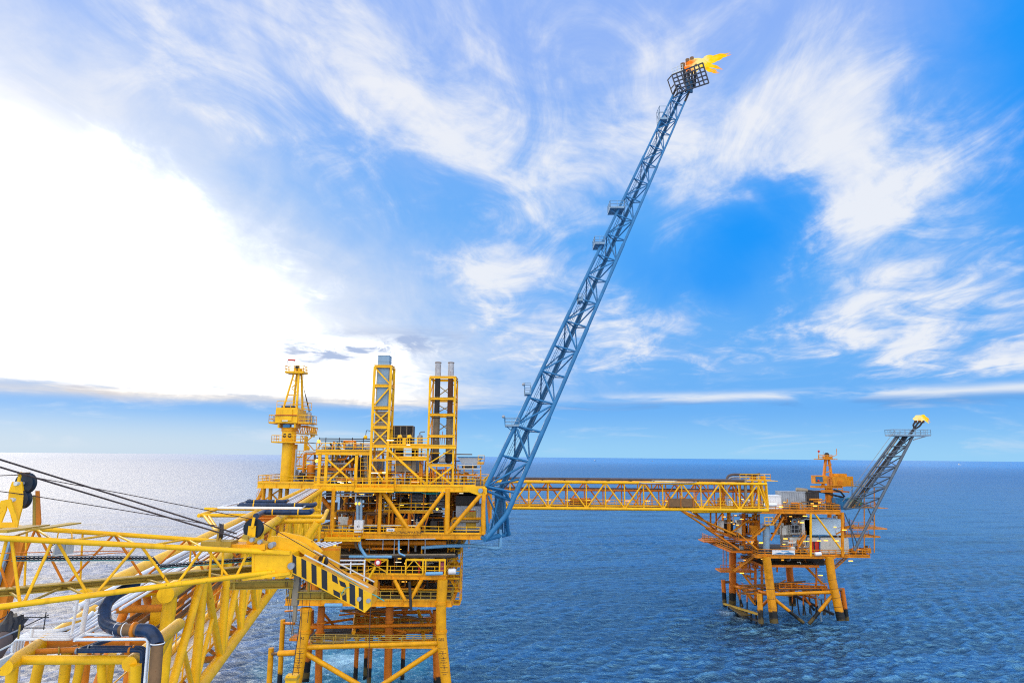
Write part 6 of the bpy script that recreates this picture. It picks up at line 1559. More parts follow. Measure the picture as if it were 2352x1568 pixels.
o = thing('wind_wall', 'rusty flat panel hung on the side of the long footbridge near the farther platform', 'panel', W(1565, 1160, YBR - .4))
M().box(W(1534, 1163, YBR - .45), W(1594, 1144, YBR - .38)).build('sheet', 'rust_pipe', o)
for x in (1536, 1564, 1592): M().bar(W(x, 1164, YBR - .5), W(x, 1142, YBR - .5), .1).build('rib', 'orange', o)
mat('far_yellow', (.66, .235, .002), .5, rust=.75, var=.3, grime=.65)
mat('far_leg', (.68, .28, .003), .5, rust=.6, var=.25, growth=True, grime=.5)
# ================================================================ farther platform
YG = 148.0
def G(x, y, Y=YG): return W(x, y, Y)
fp = thing('offshore_platform', 'farther small yellow platform on four legs with white cabins and a short flare', 'oil platform', V((62, 152, 0)))
GZ1, GZ2, GZm = G(1830, 1171).z, G(1830, 1274).z, G(1700, 1230).z
gx = lambda x, y=1220, Y=YG: G(x, y, Y).x
gz = lambda y, x=1830, Y=YG: G(x, y, Y).z
gL, gR = gx(1738), gx(1917)
GB = 166.0
def gdeck(name, x0, x1, y0, y1, z, h, mt='far_yellow'):
    d = M().box((x0, y0, z - .15), (x1, y1, z)).build(name, 'grating', fp)
    for a, b in (((x0, y0), (x1, y0)), ((x0, y1), (x1, y1)), ((x0, y0), (x0, y1)), ((x1, y0), (x1, y1))): M().ibeam((a[0], a[1], z - h / 2), (b[0], b[1], z - h / 2), .4, h, .1).build('edge_beam', mt, d)
    for i in range(1, 5):
        y = y0 + (y1 - y0) * i / 5; M().ibeam((x0, y, z - h / 2 - .15), (x1, y, z - h / 2 - .15), .3, h - .3, .1).build('floor_beam', 'orange', d)
    return d
g1 = gdeck('top_deck', gx(1715, 1171), gx(1930, 1171), YG, GB, GZ1, .8); g2 = gdeck('main_deck', gx(1738, 1274), gx(1917, 1274), YG, GB, GZ2, .7)
g3 = gdeck('left_gallery', gx(1700, 1240), gx(1738, 1240) - .1, YG + 1, GB + 6, gz(1237, 1700), .5, 'orange')
g4 = gdeck('right_gallery', gx(1918, 1274), gx(2000, 1271), YG + .5, YG + 7, GZ2 - .02, .5)
g5 = gdeck('under_deck', gx(1760, 1300), gx(1890, 1300), YG + 2, GB - 2, gz(1300), .5, 'orange')
g6 = gdeck('left_walkway', gx(1690, 1270), gx(1740, 1270), YG + 3, GB + 8, gz(1268, 1710), .5, 'orange')
def grail(d, pts, h=1.1, st=1.6, mt='far_yellow'): M().rail(pts, h, st, .055).build('handrail', mt, d)
grail(g1, [(gx(1715, 1171), GB, GZ1), (gx(1715, 1171), YG, GZ1), (gx(1930, 1171), YG, GZ1), (gx(1930, 1171), GB, GZ1)])
grail(g2, [(gL, GB, GZ2), (gL, YG, GZ2), (gR, YG, GZ2)]); grail(g4, [(gR, YG + .5, GZ2), (gx(2000, 1271), YG + .5, GZ2), (gx(2000, 1271), YG + 7, GZ2)])
grail(g3, [(gx(1700), YG + 1, gz(1237, 1700)), (gx(1700), GB + 6, gz(1237, 1700))]); grail(g6, [(gx(1690), YG + 3, gz(1268, 1710)), (gx(1690), GB + 8, gz(1268, 1710))])
# legs and jacket
def gl(pts, r, mt='far_leg'): return M().path(pts, r, 22, .5).build('leg', mt, fp)
A = [G(1760, 1277), G(1767, 1330), G(1778, 1430, 147)]; Bq = [G(1904, 1277), G(1911, 1330), G(1932, 1424, 147)]
Cq = [G(1683, 1264, 166), G(1683, 1330, 166), G(1682, 1388, 166)]; Dq = [G(1812, 1297, 163), G(1816, 1340, 163), G(1821, 1390, 163)]
LA = gl(A, .88); LB_ = gl(Bq, .88); gl(Cq, .85, 'orange_leg'); gl(Dq, .80, 'orange_leg')
m_ = M()
for k in range(9):
    for L_, q in ((LA, A), (LB_, Bq)):
        c = q[1].lerp(q[2], k / 9); M().ring(c, (q[2] - q[1]), .89, .035, 20, 5).build('draught_ring', 'steel_dark', L_) if k % 2 == 0 else None
for a, b, r, mt in ((G(1772, 1364), G(1912, 1359), .36, 'far_leg'), (G(1774, 1371), G(1846, 1430), .36, 'far_leg'), (G(1916, 1362), G(1858, 1432), .38, 'far_leg'),
                    (G(1683, 1345, 166), G(1818, 1344, 163), .34, 'orange'), (G(1816, 1344, 163), G(1912, 1358), .34, 'orange'), (G(1683, 1345, 166), G(1772, 1364), .36, 'orange'),
                    (G(1690, 1345, 166), G(1705, 1392, 160), .3, 'orange_leg'), (G(1692, 1340, 166), G(1740, 1386, 158), .28, 'orange_leg'), (G(1772, 1370), G(1740, 1400, 152), .32, 'orange_leg'),
                    (G(1790, 1362, 152), G(1812, 1340, 160), .22, 'orange'), (G(1812, 1342, 160), G(1880, 1366, 152), .22, 'orange'), (G(1830, 1340, 160), G(1850, 1362, 152), .2, 'orange'), (G(1840, 1360, 156), G(1870, 1400, 152), .25, 'orange_leg'), (G(1780, 1340, 160), G(1900, 1348, 156), .2, 'orange')):
    T('jacket_brace', mt, fp, a, b, r, 14)
for x, y0, y1, Y in ((1735, 1300, 1390, 158), (1750, 1300, 1390, 158), (1785, 1300, 1313, 152), (1875, 1300, 1420, 152), (1784, 1380, 1404, 160)):
    T('riser', 'orange_leg', fp, G(x, y0, Y), G(x, y1, Y), .3 if x < 1760 else .2, 12)
for i in range(16):                 # secondary framing inside the jacket
    xa, xb = rnd.uniform(1690, 1800), rnd.uniform(1790, 1915); ya = rnd.choice((1345, 1352, 1362)); yb = rnd.choice((1340, 1350, 1358)); Ya, Yb = rnd.uniform(150, 163), rnd.uniform(150, 163)
    p, q = G(xa, ya, Ya), G(xb, yb, Yb); q.z = p.z + rnd.choice((0, 0, .6)); T('frame_tube', rnd.choice(('orange', 'rust_pipe', 'far_yellow')), fp, p, q, rnd.choice((.12, .18)), 8)
for x, Y in ((1700, 158), (1716, 156), (1820, 156), (1845, 153), (1860, 160), (1895, 154)): T('frame_tube', 'orange_leg', fp, G(x, 1345, Y), G(x, 1412, Y), .16, 8)
k = M().box(G(1790, 1352, 151), G(1900, 1351, 153)).build('jacket_walkway', 'rust_pipe', fp); M().rail([G(1790, 1351, 151), G(1900, 1351, 151)], 1.1, 1.4, .055).build('handrail', 'orange', k)
# boat landing
a = G(1672, 1390, 161); bl = M().box((a.x, 152, a.z - .25), (gx(1738, 1400), 161, a.z)).build('boat_landing', 'orange_leg', fp)
for i in range(9):
    f = i / 8; a = G(1664, 1390, 164).lerp(G(1748, 1416, 148), f); M().bar(a + UP * .6, a - UP * 2.6, .36).build('fender', 'dark', bl)
for d_ in (.4, -1.0): M().bar(G(1664, 1390, 164) + UP * d_, G(1748, 1416, 148) + UP * d_, .5, .4).build('fender_beam', 'dull_yellow' if d_ > 0 else 'steel_dark', bl)
T('fender_pile', 'orange_leg', fp, G(1661, 1331, 166), G(1665, 1396, 166), .5, 14); T('fender_pile', 'far_leg', fp, G(1744, 1362, 148), G(1748, 1432, 147), .55, 14)
T('fender_pile', 'orange_leg', fp, G(1934, 1350, 150), G(1945, 1424, 150), .5, 14); T('fender_arm', 'rust_pipe', fp, G(1661, 1336, 166), G(1682, 1336, 166), .3); T('fender_arm', 'rust_pipe', fp, G(1934, 1354, 150), G(1916, 1352, 148), .3)
for i in range(6): M().bar(G(1830 + i * 14, 1368 + i * 2, 158), G(1836 + i * 14, 1412, 157), .25).build('fender', 'dark', fp)
M().bar(G(1822, 1366, 158), G(1915, 1410, 150), .5, .5).build('fender_beam', 'steel_dark', fp)
T('caisson', 'steel_blue', fp, G(1876, 1365, 150), G(1887, 1426, 150), .2, 12)
# stairs
for p, q, w in ((G(1686, 1312, 158), G(1735, 1276, 150), (0, 1, 0)), (G(1740, 1360, 156), G(1706, 1315, 158), (0, 1, 0)), (G(1735, 1388, 157), G(1706, 1348, 158), (0, 1, 0)), (G(1895, 1344, 154), G(1852, 1300, 154), (0, 1.2, 0)), (G(1728, 1236, YG + .6), G(1764, 1206, YG + .6), (0, 1, 0)), (G(1775, 1205, YG - .4), G(1795, 1176, YG - .4), (0, 1, 0)), (G(1834, 1256, YG + .8), G(1852, 1228, YG + .8), (0, 1, 0)), (G(1858, 1270, YG + 1), G(1836, 1250, YG + 1), (0, 1, 0)), (G(1920, 1226, YG + 3), G(1962, 1205, YG + 3), (0, 1, 0)), (G(1918, 1305, YG + 3), G(1955, 1272, YG + 3), (0, 1, 0))):
    M().stair(p, q, w, .4).build('staircase', 'far_yellow', fp)
k = M().box(G(1757, 1206, YG - .5), G(1776, 1204.5, YG + 1)).build('stair_landing', 'yellow', fp); M().rail([G(1757, 1205, YG - .5), G(1776, 1205, YG - .5)], 1.6, .8, .06).build('handrail', 'yellow', k)
k = M().box(G(1655, 1310, 160), G(1720, 1308, 164)).build('stair_landing', 'orange', fp); M().rail([G(1655, 1309, 160), G(1720, 1309, 160)], 1.1, 1.4, .05).build('handrail', 'far_yellow', k)
for x in (1661, 1668): T('hanger', 'orange', fp, G(x, 1308, 160), G(x, 1252, 160), .09, 6)
k = M().box(G(1617, 1243, 163), G(1690, 1240, 168)).build('stair_landing', 'orange', fp); M().rail([G(1617, 1241, 163), G(1690, 1241, 163)], 1.1, 1.4, .05).build('handrail', 'far_yellow', k)
# columns and braces
for x, y0, y1, Y, r, mt in ((1862, 1277, 1178, YG, .24, 'yellow'), (1935, 1277, 1176, YG, .32, 'far_yellow'), (1928, 1250, 1178, YG + 5, .8, 'orange'), (1674, 1230, 1175, YG + 4, .42, 'far_yellow'), (1708, 1272, 1178, YG + 6, .45, 'orange'), (1735, 1272, 1178, YG + 8, .4, 'orange'), (1660, 1238, 1178, YG + 14, .3, 'orange'), (1632, 1210, 1170, YG + 4, .2, 'orange'), (1645, 1215, 1170, YG + 6, .2, 'orange'), (1800, 1270, 1178, YG + 12, .5, 'orange'), (1905, 1270, 1178, YG + 14, .5, 'orange')):
    T('column', mt, fp, G(x, y0, Y), G(x, y1, Y), r, 14)
for xa, ya, xb, yb, Y, r, mt in ((1872, 1180, 1939, 1270, YG, .2, 'yellow'), (1738, 1180, 1680, 1222, YG + 3, .2, 'far_yellow'), (1696, 1224, 1740, 1262, YG + 1, .2, 'far_yellow'), (1557, 1167, 1628, 1214, YG + 1, .2, 'far_yellow'), (1557, 1168, 1690, 1228, YG + 1, .24, 'far_yellow'), (1585, 1172, 1625, 1200, YG + 3, .14, 'orange'), (1625, 1214, 1698, 1262, YG + 2, .26, 'orange'), (1660, 1176, 1640, 1204, YG + 2, .15, 'orange'), (1595, 1175, 1660, 1232, YG + 8, .2, 'orange'), (1620, 1212, 1680, 1230, YG + 2, .24, 'orange'), (1770, 1240, 1800, 1186, YG + 1, .24, 'orange')):
    T('brace', mt, fp, G(xa, ya, Y), G(xb, yb, Y), r, 12)
T('edge_tube', 'yellow', fp, G(1590, 1174, YG - 1), G(1740, 1172, YG - 1), .38, 16); T('edge_tube', 'yellow', fp, G(1560, 1165, 127), G(1660, 1168, YG - 1), .3, 14)
M().box(G(1600, 1171, YG - 1), G(1716, 1169.5, YG + 8)).build('bridge_landing_deck', 'grating', fp)
# fixed pipework, cabinets and lamps
rr = random.Random(23)
def gclut(x0, x1, y0, y1, Ya, Yb, n_p, n_v, n_l):
    for i in range(n_p):
        x, y, Y = rr.uniform(x0, x1), rr.uniform(y0, y1), rr.uniform(Ya, Yb); x2 = min(x1 + 4, x + rr.uniform(6, 30)); e = rr.choice((y0, y1))
        M().path([G(x, y, Y), G(x2, y, Y), V((gx(x2, y, Y), Y, gz(e, x2, Y)))], rr.choice((.08, .12, .2)), 8).build('pipe', rr.choice(('orange', 'orange', 'steel', 'rust_pipe', 'far_yellow', 'offwhite')), fp)
    for i in range(n_v):
        x, Y = rr.uniform(x0, x1), rr.uniform(Ya, Yb); h = rr.uniform(.3, .75) * (y1 - y0)
        if rr.random() < .5: M().vessel(G(x, y1 - 2, Y), G(x, y1 - h, Y), rr.uniform(.4, .8), 14).build('vessel', rr.choice(('orange', 'steel', 'rust_pipe', 'offwhite')), fp)
        else: M().box(G(x, y1, Y), G(x + rr.uniform(5, 12), y1 - h, Y + 1.2)).build('equipment_cabinet', rr.choice(('orange', 'steel_dark', 'offwhite', 'rust_pipe', 'far_yellow')), fp)
    for i in range(n_l):
        x, Y = rr.uniform(x0, x1), rr.uniform(Ya, Yb); y = rr.uniform(y0 + 2, y0 + (y1 - y0) * .6)
        M().box(G(x, y + 1.2, Y - 1), G(x + rr.uniform(3, 7), y - .4, Y - .8)).build('strip_lamp', 'lamp_warm', fp)
gclut(1655, 1740, 1180, 1228, YG + 3, GB, 26, 14, 12); gclut(1770, 1850, 1182, 1228, YG + 3, YG + 11, 22, 9, 6); gclut(1700, 1760, 1280, 1330, YG + 8, GB, 10, 0, 4); gclut(1780, 1900, 1280, 1296, YG + 3, GB - 4, 16, 4, 4); gclut(1912, 1935, 1184, 1265, YG + 3, YG + 10, 12, 2, 3); gclut(1692, 1760, 1240, 1268, YG + 4, GB, 18, 8, 8); gclut(1775, 1855, 1240, 1270, YG + 1, YG + 2.4, 14, 6, 4); gclut(1690, 1735, 1275, 1305, YG + 8, GB, 6, 3, 4); gclut(1925, 1995, 1252, 1270, YG + 2, YG + 6, 16, 8, 3); gclut(1800, 1930, 1146, 1168, YG + 1, YG + 8, 22, 9, 5); gclut(1640, 1760, 1135, 1165, YG + 2, YG + 8, 8, 3, 4)
for x, y in ((1838, 1199), (1845, 1184), (1877, 1241), (1893, 1240), (1918, 1241), (1744, 1245), (1800, 1236), (1868, 1161), (1790, 1163), (1935, 1216), (1950, 1287), (1881, 1320), (1700, 1315)): M().box(G(x, y + 1.6, YG - .6), G(x + 8, y - .6, YG - .4)).build('strip_lamp', 'lamp_warm', fp)
M().box(G(1800, 1268, 160), G(1850, 1180, 160.4)).build('shade_backing', 'rust_pipe', fp); M().box(G(1770, 1297, 156), G(1890, 1280, 156.4)).build('shade_backing', 'steel_dark', fp)  # rear sheets added to darken the bays
# cabins
cb = thing('cabin', 'white accommodation cabin with pale blue wall and red door on the farther platform', 'cabin', G(1880, 1272, YG + 3))
M().box(G(1850, 1228, YG + 3), G(1911, 1188, YG + 7)).build('upper_wall', 'panel_blue', cb); M().box(G(1816, 1270, YG + 2.6), G(1921, 1228.5, YG + 8)).build('lower_wall', 'offwhite', cb)
M().box(G(1843, 1228, YG + 3), G(1849.5, 1190, YG + 6)).build('side_wall', 'offwhite', cb)
M().box(G(1859, 1268, YG + 2.5), G(1883, 1243, YG + 2.56)).build('door', 'red', cb)
M().box(G(1870, 1268, YG + 2.44), G(1871, 1243, YG + 2.49)).build('door_gap', 'dark', cb)
for x in (1853, 1883): T('pipe', 'blue', cb, G(x, 1268, YG + 2.3), G(x, 1230, YG + 2.3), .12, 8)
T('pipe', 'blue', cb, G(1820, 1230, YG + 2.3), G(1900, 1228.5, YG + 2.3), .12, 8)
wn = M().box(G(1814, 1226, YG + 4), G(1842, 1204, YG + 6)).build('side_room', 'offwhite', cb); M().box(G(1817, 1222, YG + 3.7), G(1834, 1206, YG + 3.95)).build('window', 'dark', cb)
m = M()
for x in (1817, 1825, 1833): m.bar(G(x, 1223, YG + 3.6), G(x, 1205, YG + 3.6), .1)
for y in (1205, 1214, 1223): m.bar(G(1816, y, YG + 3.62), G(1834, y, YG + 3.62), .1)
m.build('window_frame', 'steel', cb); M().ring(G(1825, 1198, YG + 3.9), (0, 1, 0), .55, .25, 18, 8).build('fan', 'steel_blue', cb)
o = tag(M().vessel(G(1760, 1261, YG + 1.2), G(1760, 1208, YG + 1.2), .72, 20).build('standing_tank', 'steel_blue', None), 'tall grey blue upright tank at the left of the cabin on the farther platform', 'tank')
M().ring(G(1760, 1230, YG + 1.2), (0, 0, 1), .73, .05, 20, 6).build('hoop', 'steel', o)
o = thing('banner', 'white and blue banner tied along the front rail of the farther platform', 'banner', G(1800, 1272, YG - .3))
M().box(G(1774, 1273, YG - .35), G(1825, 1263, YG - .3)).build('cloth', 'white', o)
m = M().prism([G(1775, 1272, YG - .38), G(1790, 1268, YG - .38), G(1800, 1270, YG - .38), G(1812, 1267, YG - .38), G(1824, 1270, YG - .38), G(1824, 1272.5, YG - .38)], V((0, .02, 0))); m.build('wave_print', 'blue', o)
M().box(G(1795, 1266, YG - .38), G(1812, 1264, YG - .36)).build('print_block', 'blue_pale', o)
tag(M().vessel(G(1873, 1272, YG - .5), G(1885, 1271, YG - .5), .42, 14).build('life_raft_canister', 'white', None), 'white canister on the front edge of the farther platform near the red door', 'life raft')
tag(M().vessel(G(1753, 1159, YG - .8), G(1783, 1158.5, YG - .8), .38, 14).build('life_raft_canister', 'white', None), 'long white canister at the bridge end of the farther platform', 'life raft')
# top deck things
def bx(nm, lab, cat, x0, x1, y0, y1, Y, dep, mt, extra=None):
    a, b = G(x0, y1, Y), G(x1, y0, Y); o = thing(nm, lab, cat, ((a.x + b.x) / 2, Y, GZ1)); k = M().box((a.x, Y, min(a.z, GZ1)), (b.x, Y + dep, b.z)).build('body', mt, o)
    m = M(); n = max(3, int((b.x - a.x) / .5))
    for i in range(n + 1): x = a.x + (b.x - a.x) * i / n; m.box((x - .05, Y - .06, a.z), (x + .05, Y - .003, b.z))
    m.build('corrugation', mt, k)
    for z in (a.z + .1, b.z - .1): M().bar((a.x - .05, Y - .08, z), (b.x + .05, Y - .08, z), .12, .2).build('rail', mt, o)
    return o
bx('tank_box', 'plain white box tank on the farther top deck beside the bridge end', 'tank', 1766, 1793, 1137, 1168, YG + 2, 3, 'white')
bx('generator_container', 'grey generator container on the farther top deck below the silver cylinder', 'container', 1795, 1850, 1128, 1168, YG + 4, 3, 'steel')
bx('radiator_container', 'dark louvred container right of the grey generator on the farther top deck', 'container', 1852, 1880, 1130, 1168, YG + 4, 3, 'steel_dark')
bx('basket', 'blue cargo basket at the foot of the short flare', 'basket', 1922, 1948, 1144, 1168, YG + 3, 2.5, 'blue')
bx('crate', 'green cargo crate behind the foot of the short flare', 'crate', 1958, 1979, 1144, 1158, YG + 9, 2.5, 'green')
o = tag(M().vessel(G(1830, 1124, YG + 5), G(1853, 1126, YG + 5), .5, 18).build('silencer', 'steel_tan', None), 'silver tan horizontal cylinder above the grey generator container', 'silencer')
M().path([G(1854, 1126, YG + 5), G(1900, 1131, YG + 5), G(1912, 1136, YG + 5), G(1938, 1142, YG + 5)], .22, 10).build('exhaust', 'steel_dark', o)
# bridge end frame with goose neck pipes
be_ = thing('bridge_end_frame', 'yellow frame with arching pipes at the far end of the long footbridge', 'pipe frame', G(1740, 1165, 128))
for x, x2 in ((1728, 1728), (1743, 1743), (1745, 1762), (1757, 1764)): T('post', 'yellow', be_, W(x, 1100, 127), W(x2, 1164, 127), .24, 12)
M().path([W(1668, 1104, 127), W(1672, 1092, 127), W(1684, 1089, 127), W(1735, 1090, 127), W(1745, 1088, 127)], .24, 12, 1.0).build('goose_neck', 'brown', be_); M().path([W(1672, 1104, 128), W(1678, 1096, 128), W(1740, 1094, 128)], .18, 10).build('goose_neck', 'steel', be_)
T('down_pipe', 'steel_tan', be_, W(1711, 1098, 126.5), W(1714, 1158, 126.5), .28, 14); T('down_pipe', 'steel', be_, W(1668, 1106, 126.5), W(1671, 1160, 126.5), .2, 12)
k = M().box(W(1700, 1104, 126.5), W(1770, 1102, 130)).build('platform', 'yellow', be_); M().rail([W(1700, 1102.5, 126.5), W(1770, 1102.5, 126.5), W(1770, 1102.5, 130)], 1.1, 1.2, .04).build('handrail', 'yellow', k)
for x in (1726, 1736, 1748): M().box(W(x, 1102, 127.5), W(x + 6, 1092, 128.5)).build('valve_box', 'far_yellow' if x != 1736 else 'steel', be_)
for x in (1655, 1662, 1690, 1700): T('post', 'far_yellow', be_, W(x, 1108, 127.5), W(x + 1, 1164, 127.5), .16, 10)
M().bar(W(1760, 1104, 127), G(1752, 1165, 140), .2).build('brace', 'yellow', be_)
# far pedestal crane
fc = thing('pedestal_crane', 'small yellow pedestal crane with box cab on the farther platform', 'crane', G(1905, 1168, YG + 6))
YQ = YG + 6
def H(x, y, o=0): return G(x, y, YQ + o)
T('pedestal', 'orange', fc, H(1906, 1168), H(1903, 1118), .85, 20); M().box(H(1872, 1120, -1.2), H(1922, 1115, 1.2)).build('slew_base', 'far_yellow', fc)
hb = M().box(H(1913, 1117, -1.4), H(1945, 1093, 1.4)).build('machinery_house', 'far_yellow', fc); M().box(H(1914, 1093, -1), H(1935, 1087, 1)).build('house_roof', 'far_yellow', hb)
m = M()
for i in range(4): m.box(H(1925, 1113 - i * 2.6, -1.5), H(1934, 1111.5 - i * 2.6, -1.42))
m.build('louvres', 'orange', hb)
ob = M().box(H(1872, 1110, -1.6), H(1890, 1091, .2)).build('cab', 'far_yellow', fc); M().box(H(1874, 1106, -1.68), H(1889, 1094, -1.62)).build('window', 'blue_dark', ob); M().ball(H(1880, 1103, -1.9), .25, 8).build('red_lamp', 'red', ob)
for xb, xt, d_ in ((1889, 1896, -1.0), (1914, 1904, -1.0), (1891, 1897, 1.0), (1913, 1903, 1.0)): M().bar(H(xb, 1117, d_), H(xt, 1054, d_ * .5), .42, .36).build('mast_leg', 'orange', fc)
for y in (1070, 1085, 1100): M().bar(H(1894, y, -.8), H(1910, y - 4, -.8), .22).build('mast_brace', 'far_yellow', fc)
M().box(H(1895, 1054, -.6), H(1906, 1047, .6)).build('mast_head', 'far_yellow', fc); M().sheave(H(1899, 1044), (0, 1, 0), .5, .4, 18).build('mast_sheave', 'steel_dark', fc)
k = M().box(H(1880, 1055, -1.2), H(1912, 1053.6, 1.2)).build('mast_platform', 'far_yellow', fc); M().rail([H(1880, 1054, -1.2), H(1912, 1054, -1.2)], .9, 1, .05).build('handrail', 'far_yellow', k)
M().path([H(1881, 1055), H(1880.5, 1037)], .07, 6).build('aerial', 'orange', k); M().path([H(1908, 1050), H(1922, 1044), H(1921, 1030)], .07, 6).build('aerial', 'far_yellow', k); M().ball(H(1880.5, 1036), .28, 8).build('beacon', 'red', k); M().tube(H(1891, 1046), H(1891, 1036), .05, 6).build('aerial', 'steel', k)
M().box(H(1886, 1130, -1.5), H(1936, 1126, 1.5)).build('lower_platform', 'orange', fc); M().rail([H(1886, 1126, -1.5), H(1936, 1126, -1.5)], 1.1, 1.2, .05).build('handrail', 'far_yellow', fc)
M().path([H(1915, 1124, -1.7), H(1930, 1128, -1.7), H(1940, 1140, -1.7)], .2, 10).build('hose', 'dark', fc)
# short flare boom
ff = thing('flare_boom', 'short grey lattice flare boom rising right from the farther platform', 'flare boom', G(1942, 1165))
LA0, LA1 = G(1938, 1166, YG - .4), G(2059, 1002, YG); RA0, RA1 = G(1962, 1264, YG - .4), G(2097, 1000, YG); MA0, MA1 = G(1962, 1166, YG + 3.2), G(2082, 1003, YG + 2.4)
for a, b, r in ((LA0, LA1, .27), (RA0, RA1, .30)): T('chord', 'lattice_grey', ff, a, b, r, 14)
T('chord', 'lattice_grey', ff, MA0, MA1, .30, 14)
T('gas_pipe', 'steel_dark', ff, G(1952, 1166, YG + 1.6), G(2078, 1000, YG + 1.4), .26, 14); T('gas_pipe', 'steel_tan', ff, G(1946, 1166, YG + .8), G(2066, 1001, YG + .8), .14, 12)
RS = RA0.lerp(RA1, .36)
for i in range(8):
    f, g = i / 7, min(1, (i + 1) / 7); l, r_, k = LA0.lerp(LA1, f), RS.lerp(RA1, f), MA0.lerp(MA1, f); l2, r2, k2 = LA0.lerp(LA1, g), RS.lerp(RA1, g), MA0.lerp(MA1, g)
    T('strut', 'lattice_grey', ff, l, r_, .12, 8); T('strut', 'lattice_grey', ff, k, r_, .11, 8); T('strut', 'lattice_grey', ff, l, k, .1, 8)
    if i < 7: T('lacing', 'lattice_grey', ff, k, r2, .12, 8); T('lacing', 'lattice_grey', ff, (l if i % 2 else l2), (r2 if i % 2 else r_), .11, 8)
for xa, ya, xb, yb in ((1940, 1178, 1970, 1250), (1985, 1150, 1950, 1215), (1950, 1190, 1962, 1262), (1940, 1170, 1999, 1160), (1993, 1165, 2006, 1196)): T('base_brace', 'lattice_grey', ff, G(xa, ya, YG), G(xb, yb, YG + 1), .12, 8)
M().ladder(LA0 + V((.6, -.2, .9)), LA1 + V((.6, -.2, .9)), (0, 1, 0), .6, 1.2).build('ladder', 'steel_dark', ff); M().tube(LA0 + V((-.3, -.3, 1.4)), LA1 + V((-.3, -.3, 1.4)), .04, 6).build('guard_rail', 'steel_tan', ff)
t0, t1 = G(2054, 998, YG - 1), G(2138, 996, YG - 1); zt9 = t0.z
k = M().box((t0.x, YG - 1, zt9 - .25), (t1.x, YG + 2.6, zt9)).build('tip_platform', 'steel_blue', ff); M().rail([(t0.x, YG + 2.6, zt9), (t0.x, YG - 1, zt9), (t1.x, YG - 1, zt9), (t1.x, YG + 2.6, zt9), (t0.x, YG + 2.6, zt9)], 1.2, 1.1, .04).build('handrail', 'steel_blue', k)
M().bar(G(2134, 999, YG), G(2098, 1010, YG), .2).build('strut', 'steel', k)
for y, x0, x1 in ((1166, 1950, 2012), (1212, 1960, 2010), (1230, 1935, 1995)):
    k = M().box(G(x0, y, YG + 3), G(x1, y - 2, YG + 8)).build('access_platform', 'far_yellow', ff); M().rail([G(x0, y - 1, YG + 3), G(x1, y - 1, YG + 3), G(x1, y - 1, YG + 8)], 1.1, 1.2, .045).build('handrail', 'far_yellow', k)
for x in (1985, 2008): T('access_post', 'far_yellow', ff, G(x, 1268, YG + 3), G(x, 1120, YG + 3), .13, 8)
k = M().box(G(1956, 1118, YG + 2), G(1982, 1116, YG + 5)).build('access_platform', 'steel_blue', ff); M().rail([G(1956, 1117, YG + 2), G(1982, 1117, YG + 2)], 1.1, .9, .04).build('handrail', 'steel_tan', k)
T('access_post', 'lattice_grey', ff, G(1957, 1160, YG + 2), G(1957, 1116, YG + 2), .1, 8)
for pts in ([(2086, 999), (2092, 993), (2100, 982), (2097, 976), (2103, 967)], [(2090, 997), (2098, 985), (2104, 977), (2112, 967)], [(2092, 997), (2102, 984), (2112, 979), (2120, 967)]):
    k = M().path([G(x, y, YG + 1) for x, y in pts], .19, 10, .6).build('burner', 'soot', ff)
    e = G(*pts[-1], YG + 1); M().tube(e - UP * .4, e + UP * .15, .26, 12, .32).build('burner_tip', 'rust_dark', k)
flame('flare_flame', 'small orange gas flame curling right above the short grey flare boom', [
    ([G(2103, 966, YG + 1), G(2106, 955, YG + 1), G(2122, 952, YG + 1), G(2130, 962, YG + 1), G(2138, 970, YG + 1)], 1.05, (.12, .9)),
    ([G(2110, 966, YG + 1), G(2114, 960, YG + 1), G(2122, 958, YG + 1), G(2128, 966, YG + 1), G(2134, 972, YG + 1)], .9, (.0, .6))])
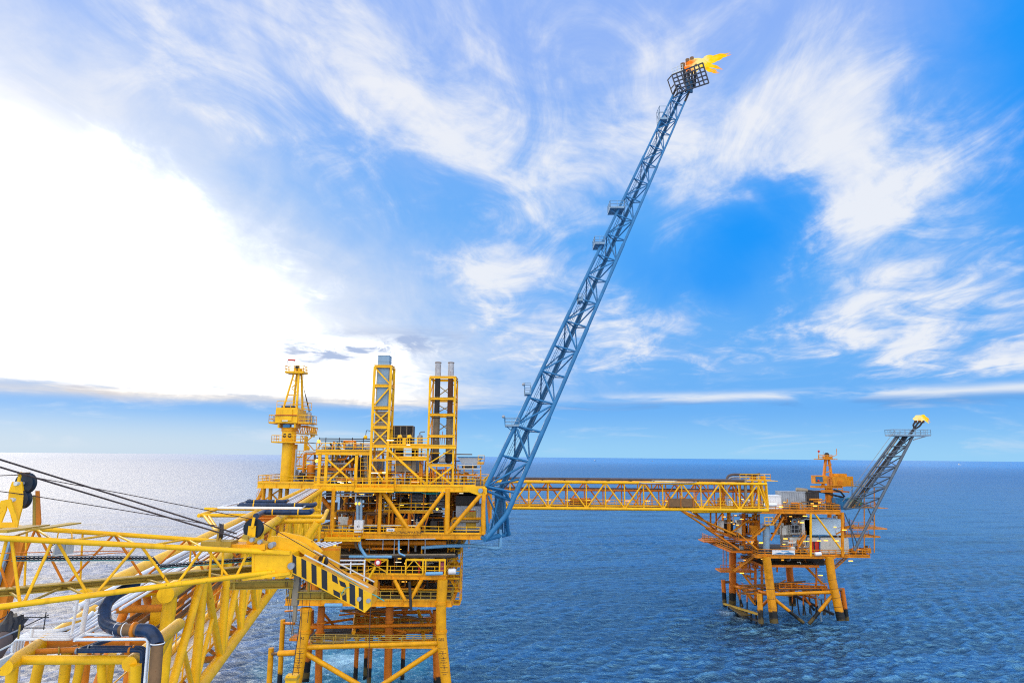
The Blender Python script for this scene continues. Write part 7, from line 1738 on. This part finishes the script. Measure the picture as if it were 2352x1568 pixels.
# distant ships
for i, (x, s_, lab) in enumerate(((1367, 1.0, 'tiny dark ship on the horizon right of the blue flare boom'), (1499, .6, 'tiny dark ship speck on the horizon above the long footbridge'), (2205, 1.2, 'tiny pale ship on the horizon right of the short flare'))):
    o0 = WZ(x, 1070, 0); d = V((o0.x, o0.y, 0)).normalized() * 7000
    o = thing('ship', lab, 'ship', d)
    L = 22 * s_
    M().prism([d + V((-L / 2, 0, 3)), d + V((L * .35, 0, 3)), d + V((L / 2, 0, 5)), d + V((L * .42, 0, -1)), d + V((-L * .46, 0, -1))], V((0, 6, 0))).build('hull', 'hull' if i < 2 else 'offwhite', o)
    M().box(d + V((-L * .4, 1, 3)), d + V((-L * .1, 5, 8 * s_ + 3))).build('bridge_house', 'offwhite', o); M().tube(d + V((L * .1, 3, 3)), d + V((L * .1, 3, 14 * s_)), .5, 6).build('mast', 'hull', o)

# ---- keep at most about a hundred of one part on one thing: the smallest of the rest become one mesh
def fold_small_parts(root, base, keep=95):
    ch = [o for o in root.children if o.type == 'MESH' and o.name.split('.')[0] == base and not o.children]
    if len(ch) <= keep: return
    def size(o):
        d = sorted(o.dimensions); return d[2] * max(d[1], .1) / max(20, WL[o.name].y)
    ch.sort(key=size, reverse=True)
    vs, fs, mi, sm, mats = [], [], [], [], []
    rl = wl(root)
    for o in ch[keep:]:
        b = len(vs); off = rl + o.location; me = o.data
        if me.materials[0] not in mats: mats.append(me.materials[0])
        k = mats.index(me.materials[0])
        vs += [tuple(v.co + off) for v in me.vertices]
        for p in me.polygons: fs.append(tuple(b + i for i in p.vertices)); mi.append(k); sm.append(p.use_smooth)
        bpy.data.objects.remove(o); bpy.data.meshes.remove(me)
    me = bpy.data.meshes.new('small_pipework'); me.from_pydata([tuple(V(v) - rl) for v in vs], [], fs)
    for m in mats: me.materials.append(m)
    me.polygons.foreach_set('material_index', mi); me.polygons.foreach_set('use_smooth', sm); me.set_sharp_from_angle(angle=R(40))
    o = bpy.data.objects.new('small_pipework', me); col.objects.link(o); o.parent = root; o['kind'] = 'stuff'
bpy.context.view_layer.update()
for t in (mp, fp):
    fold_small_parts(t, 'pipe')
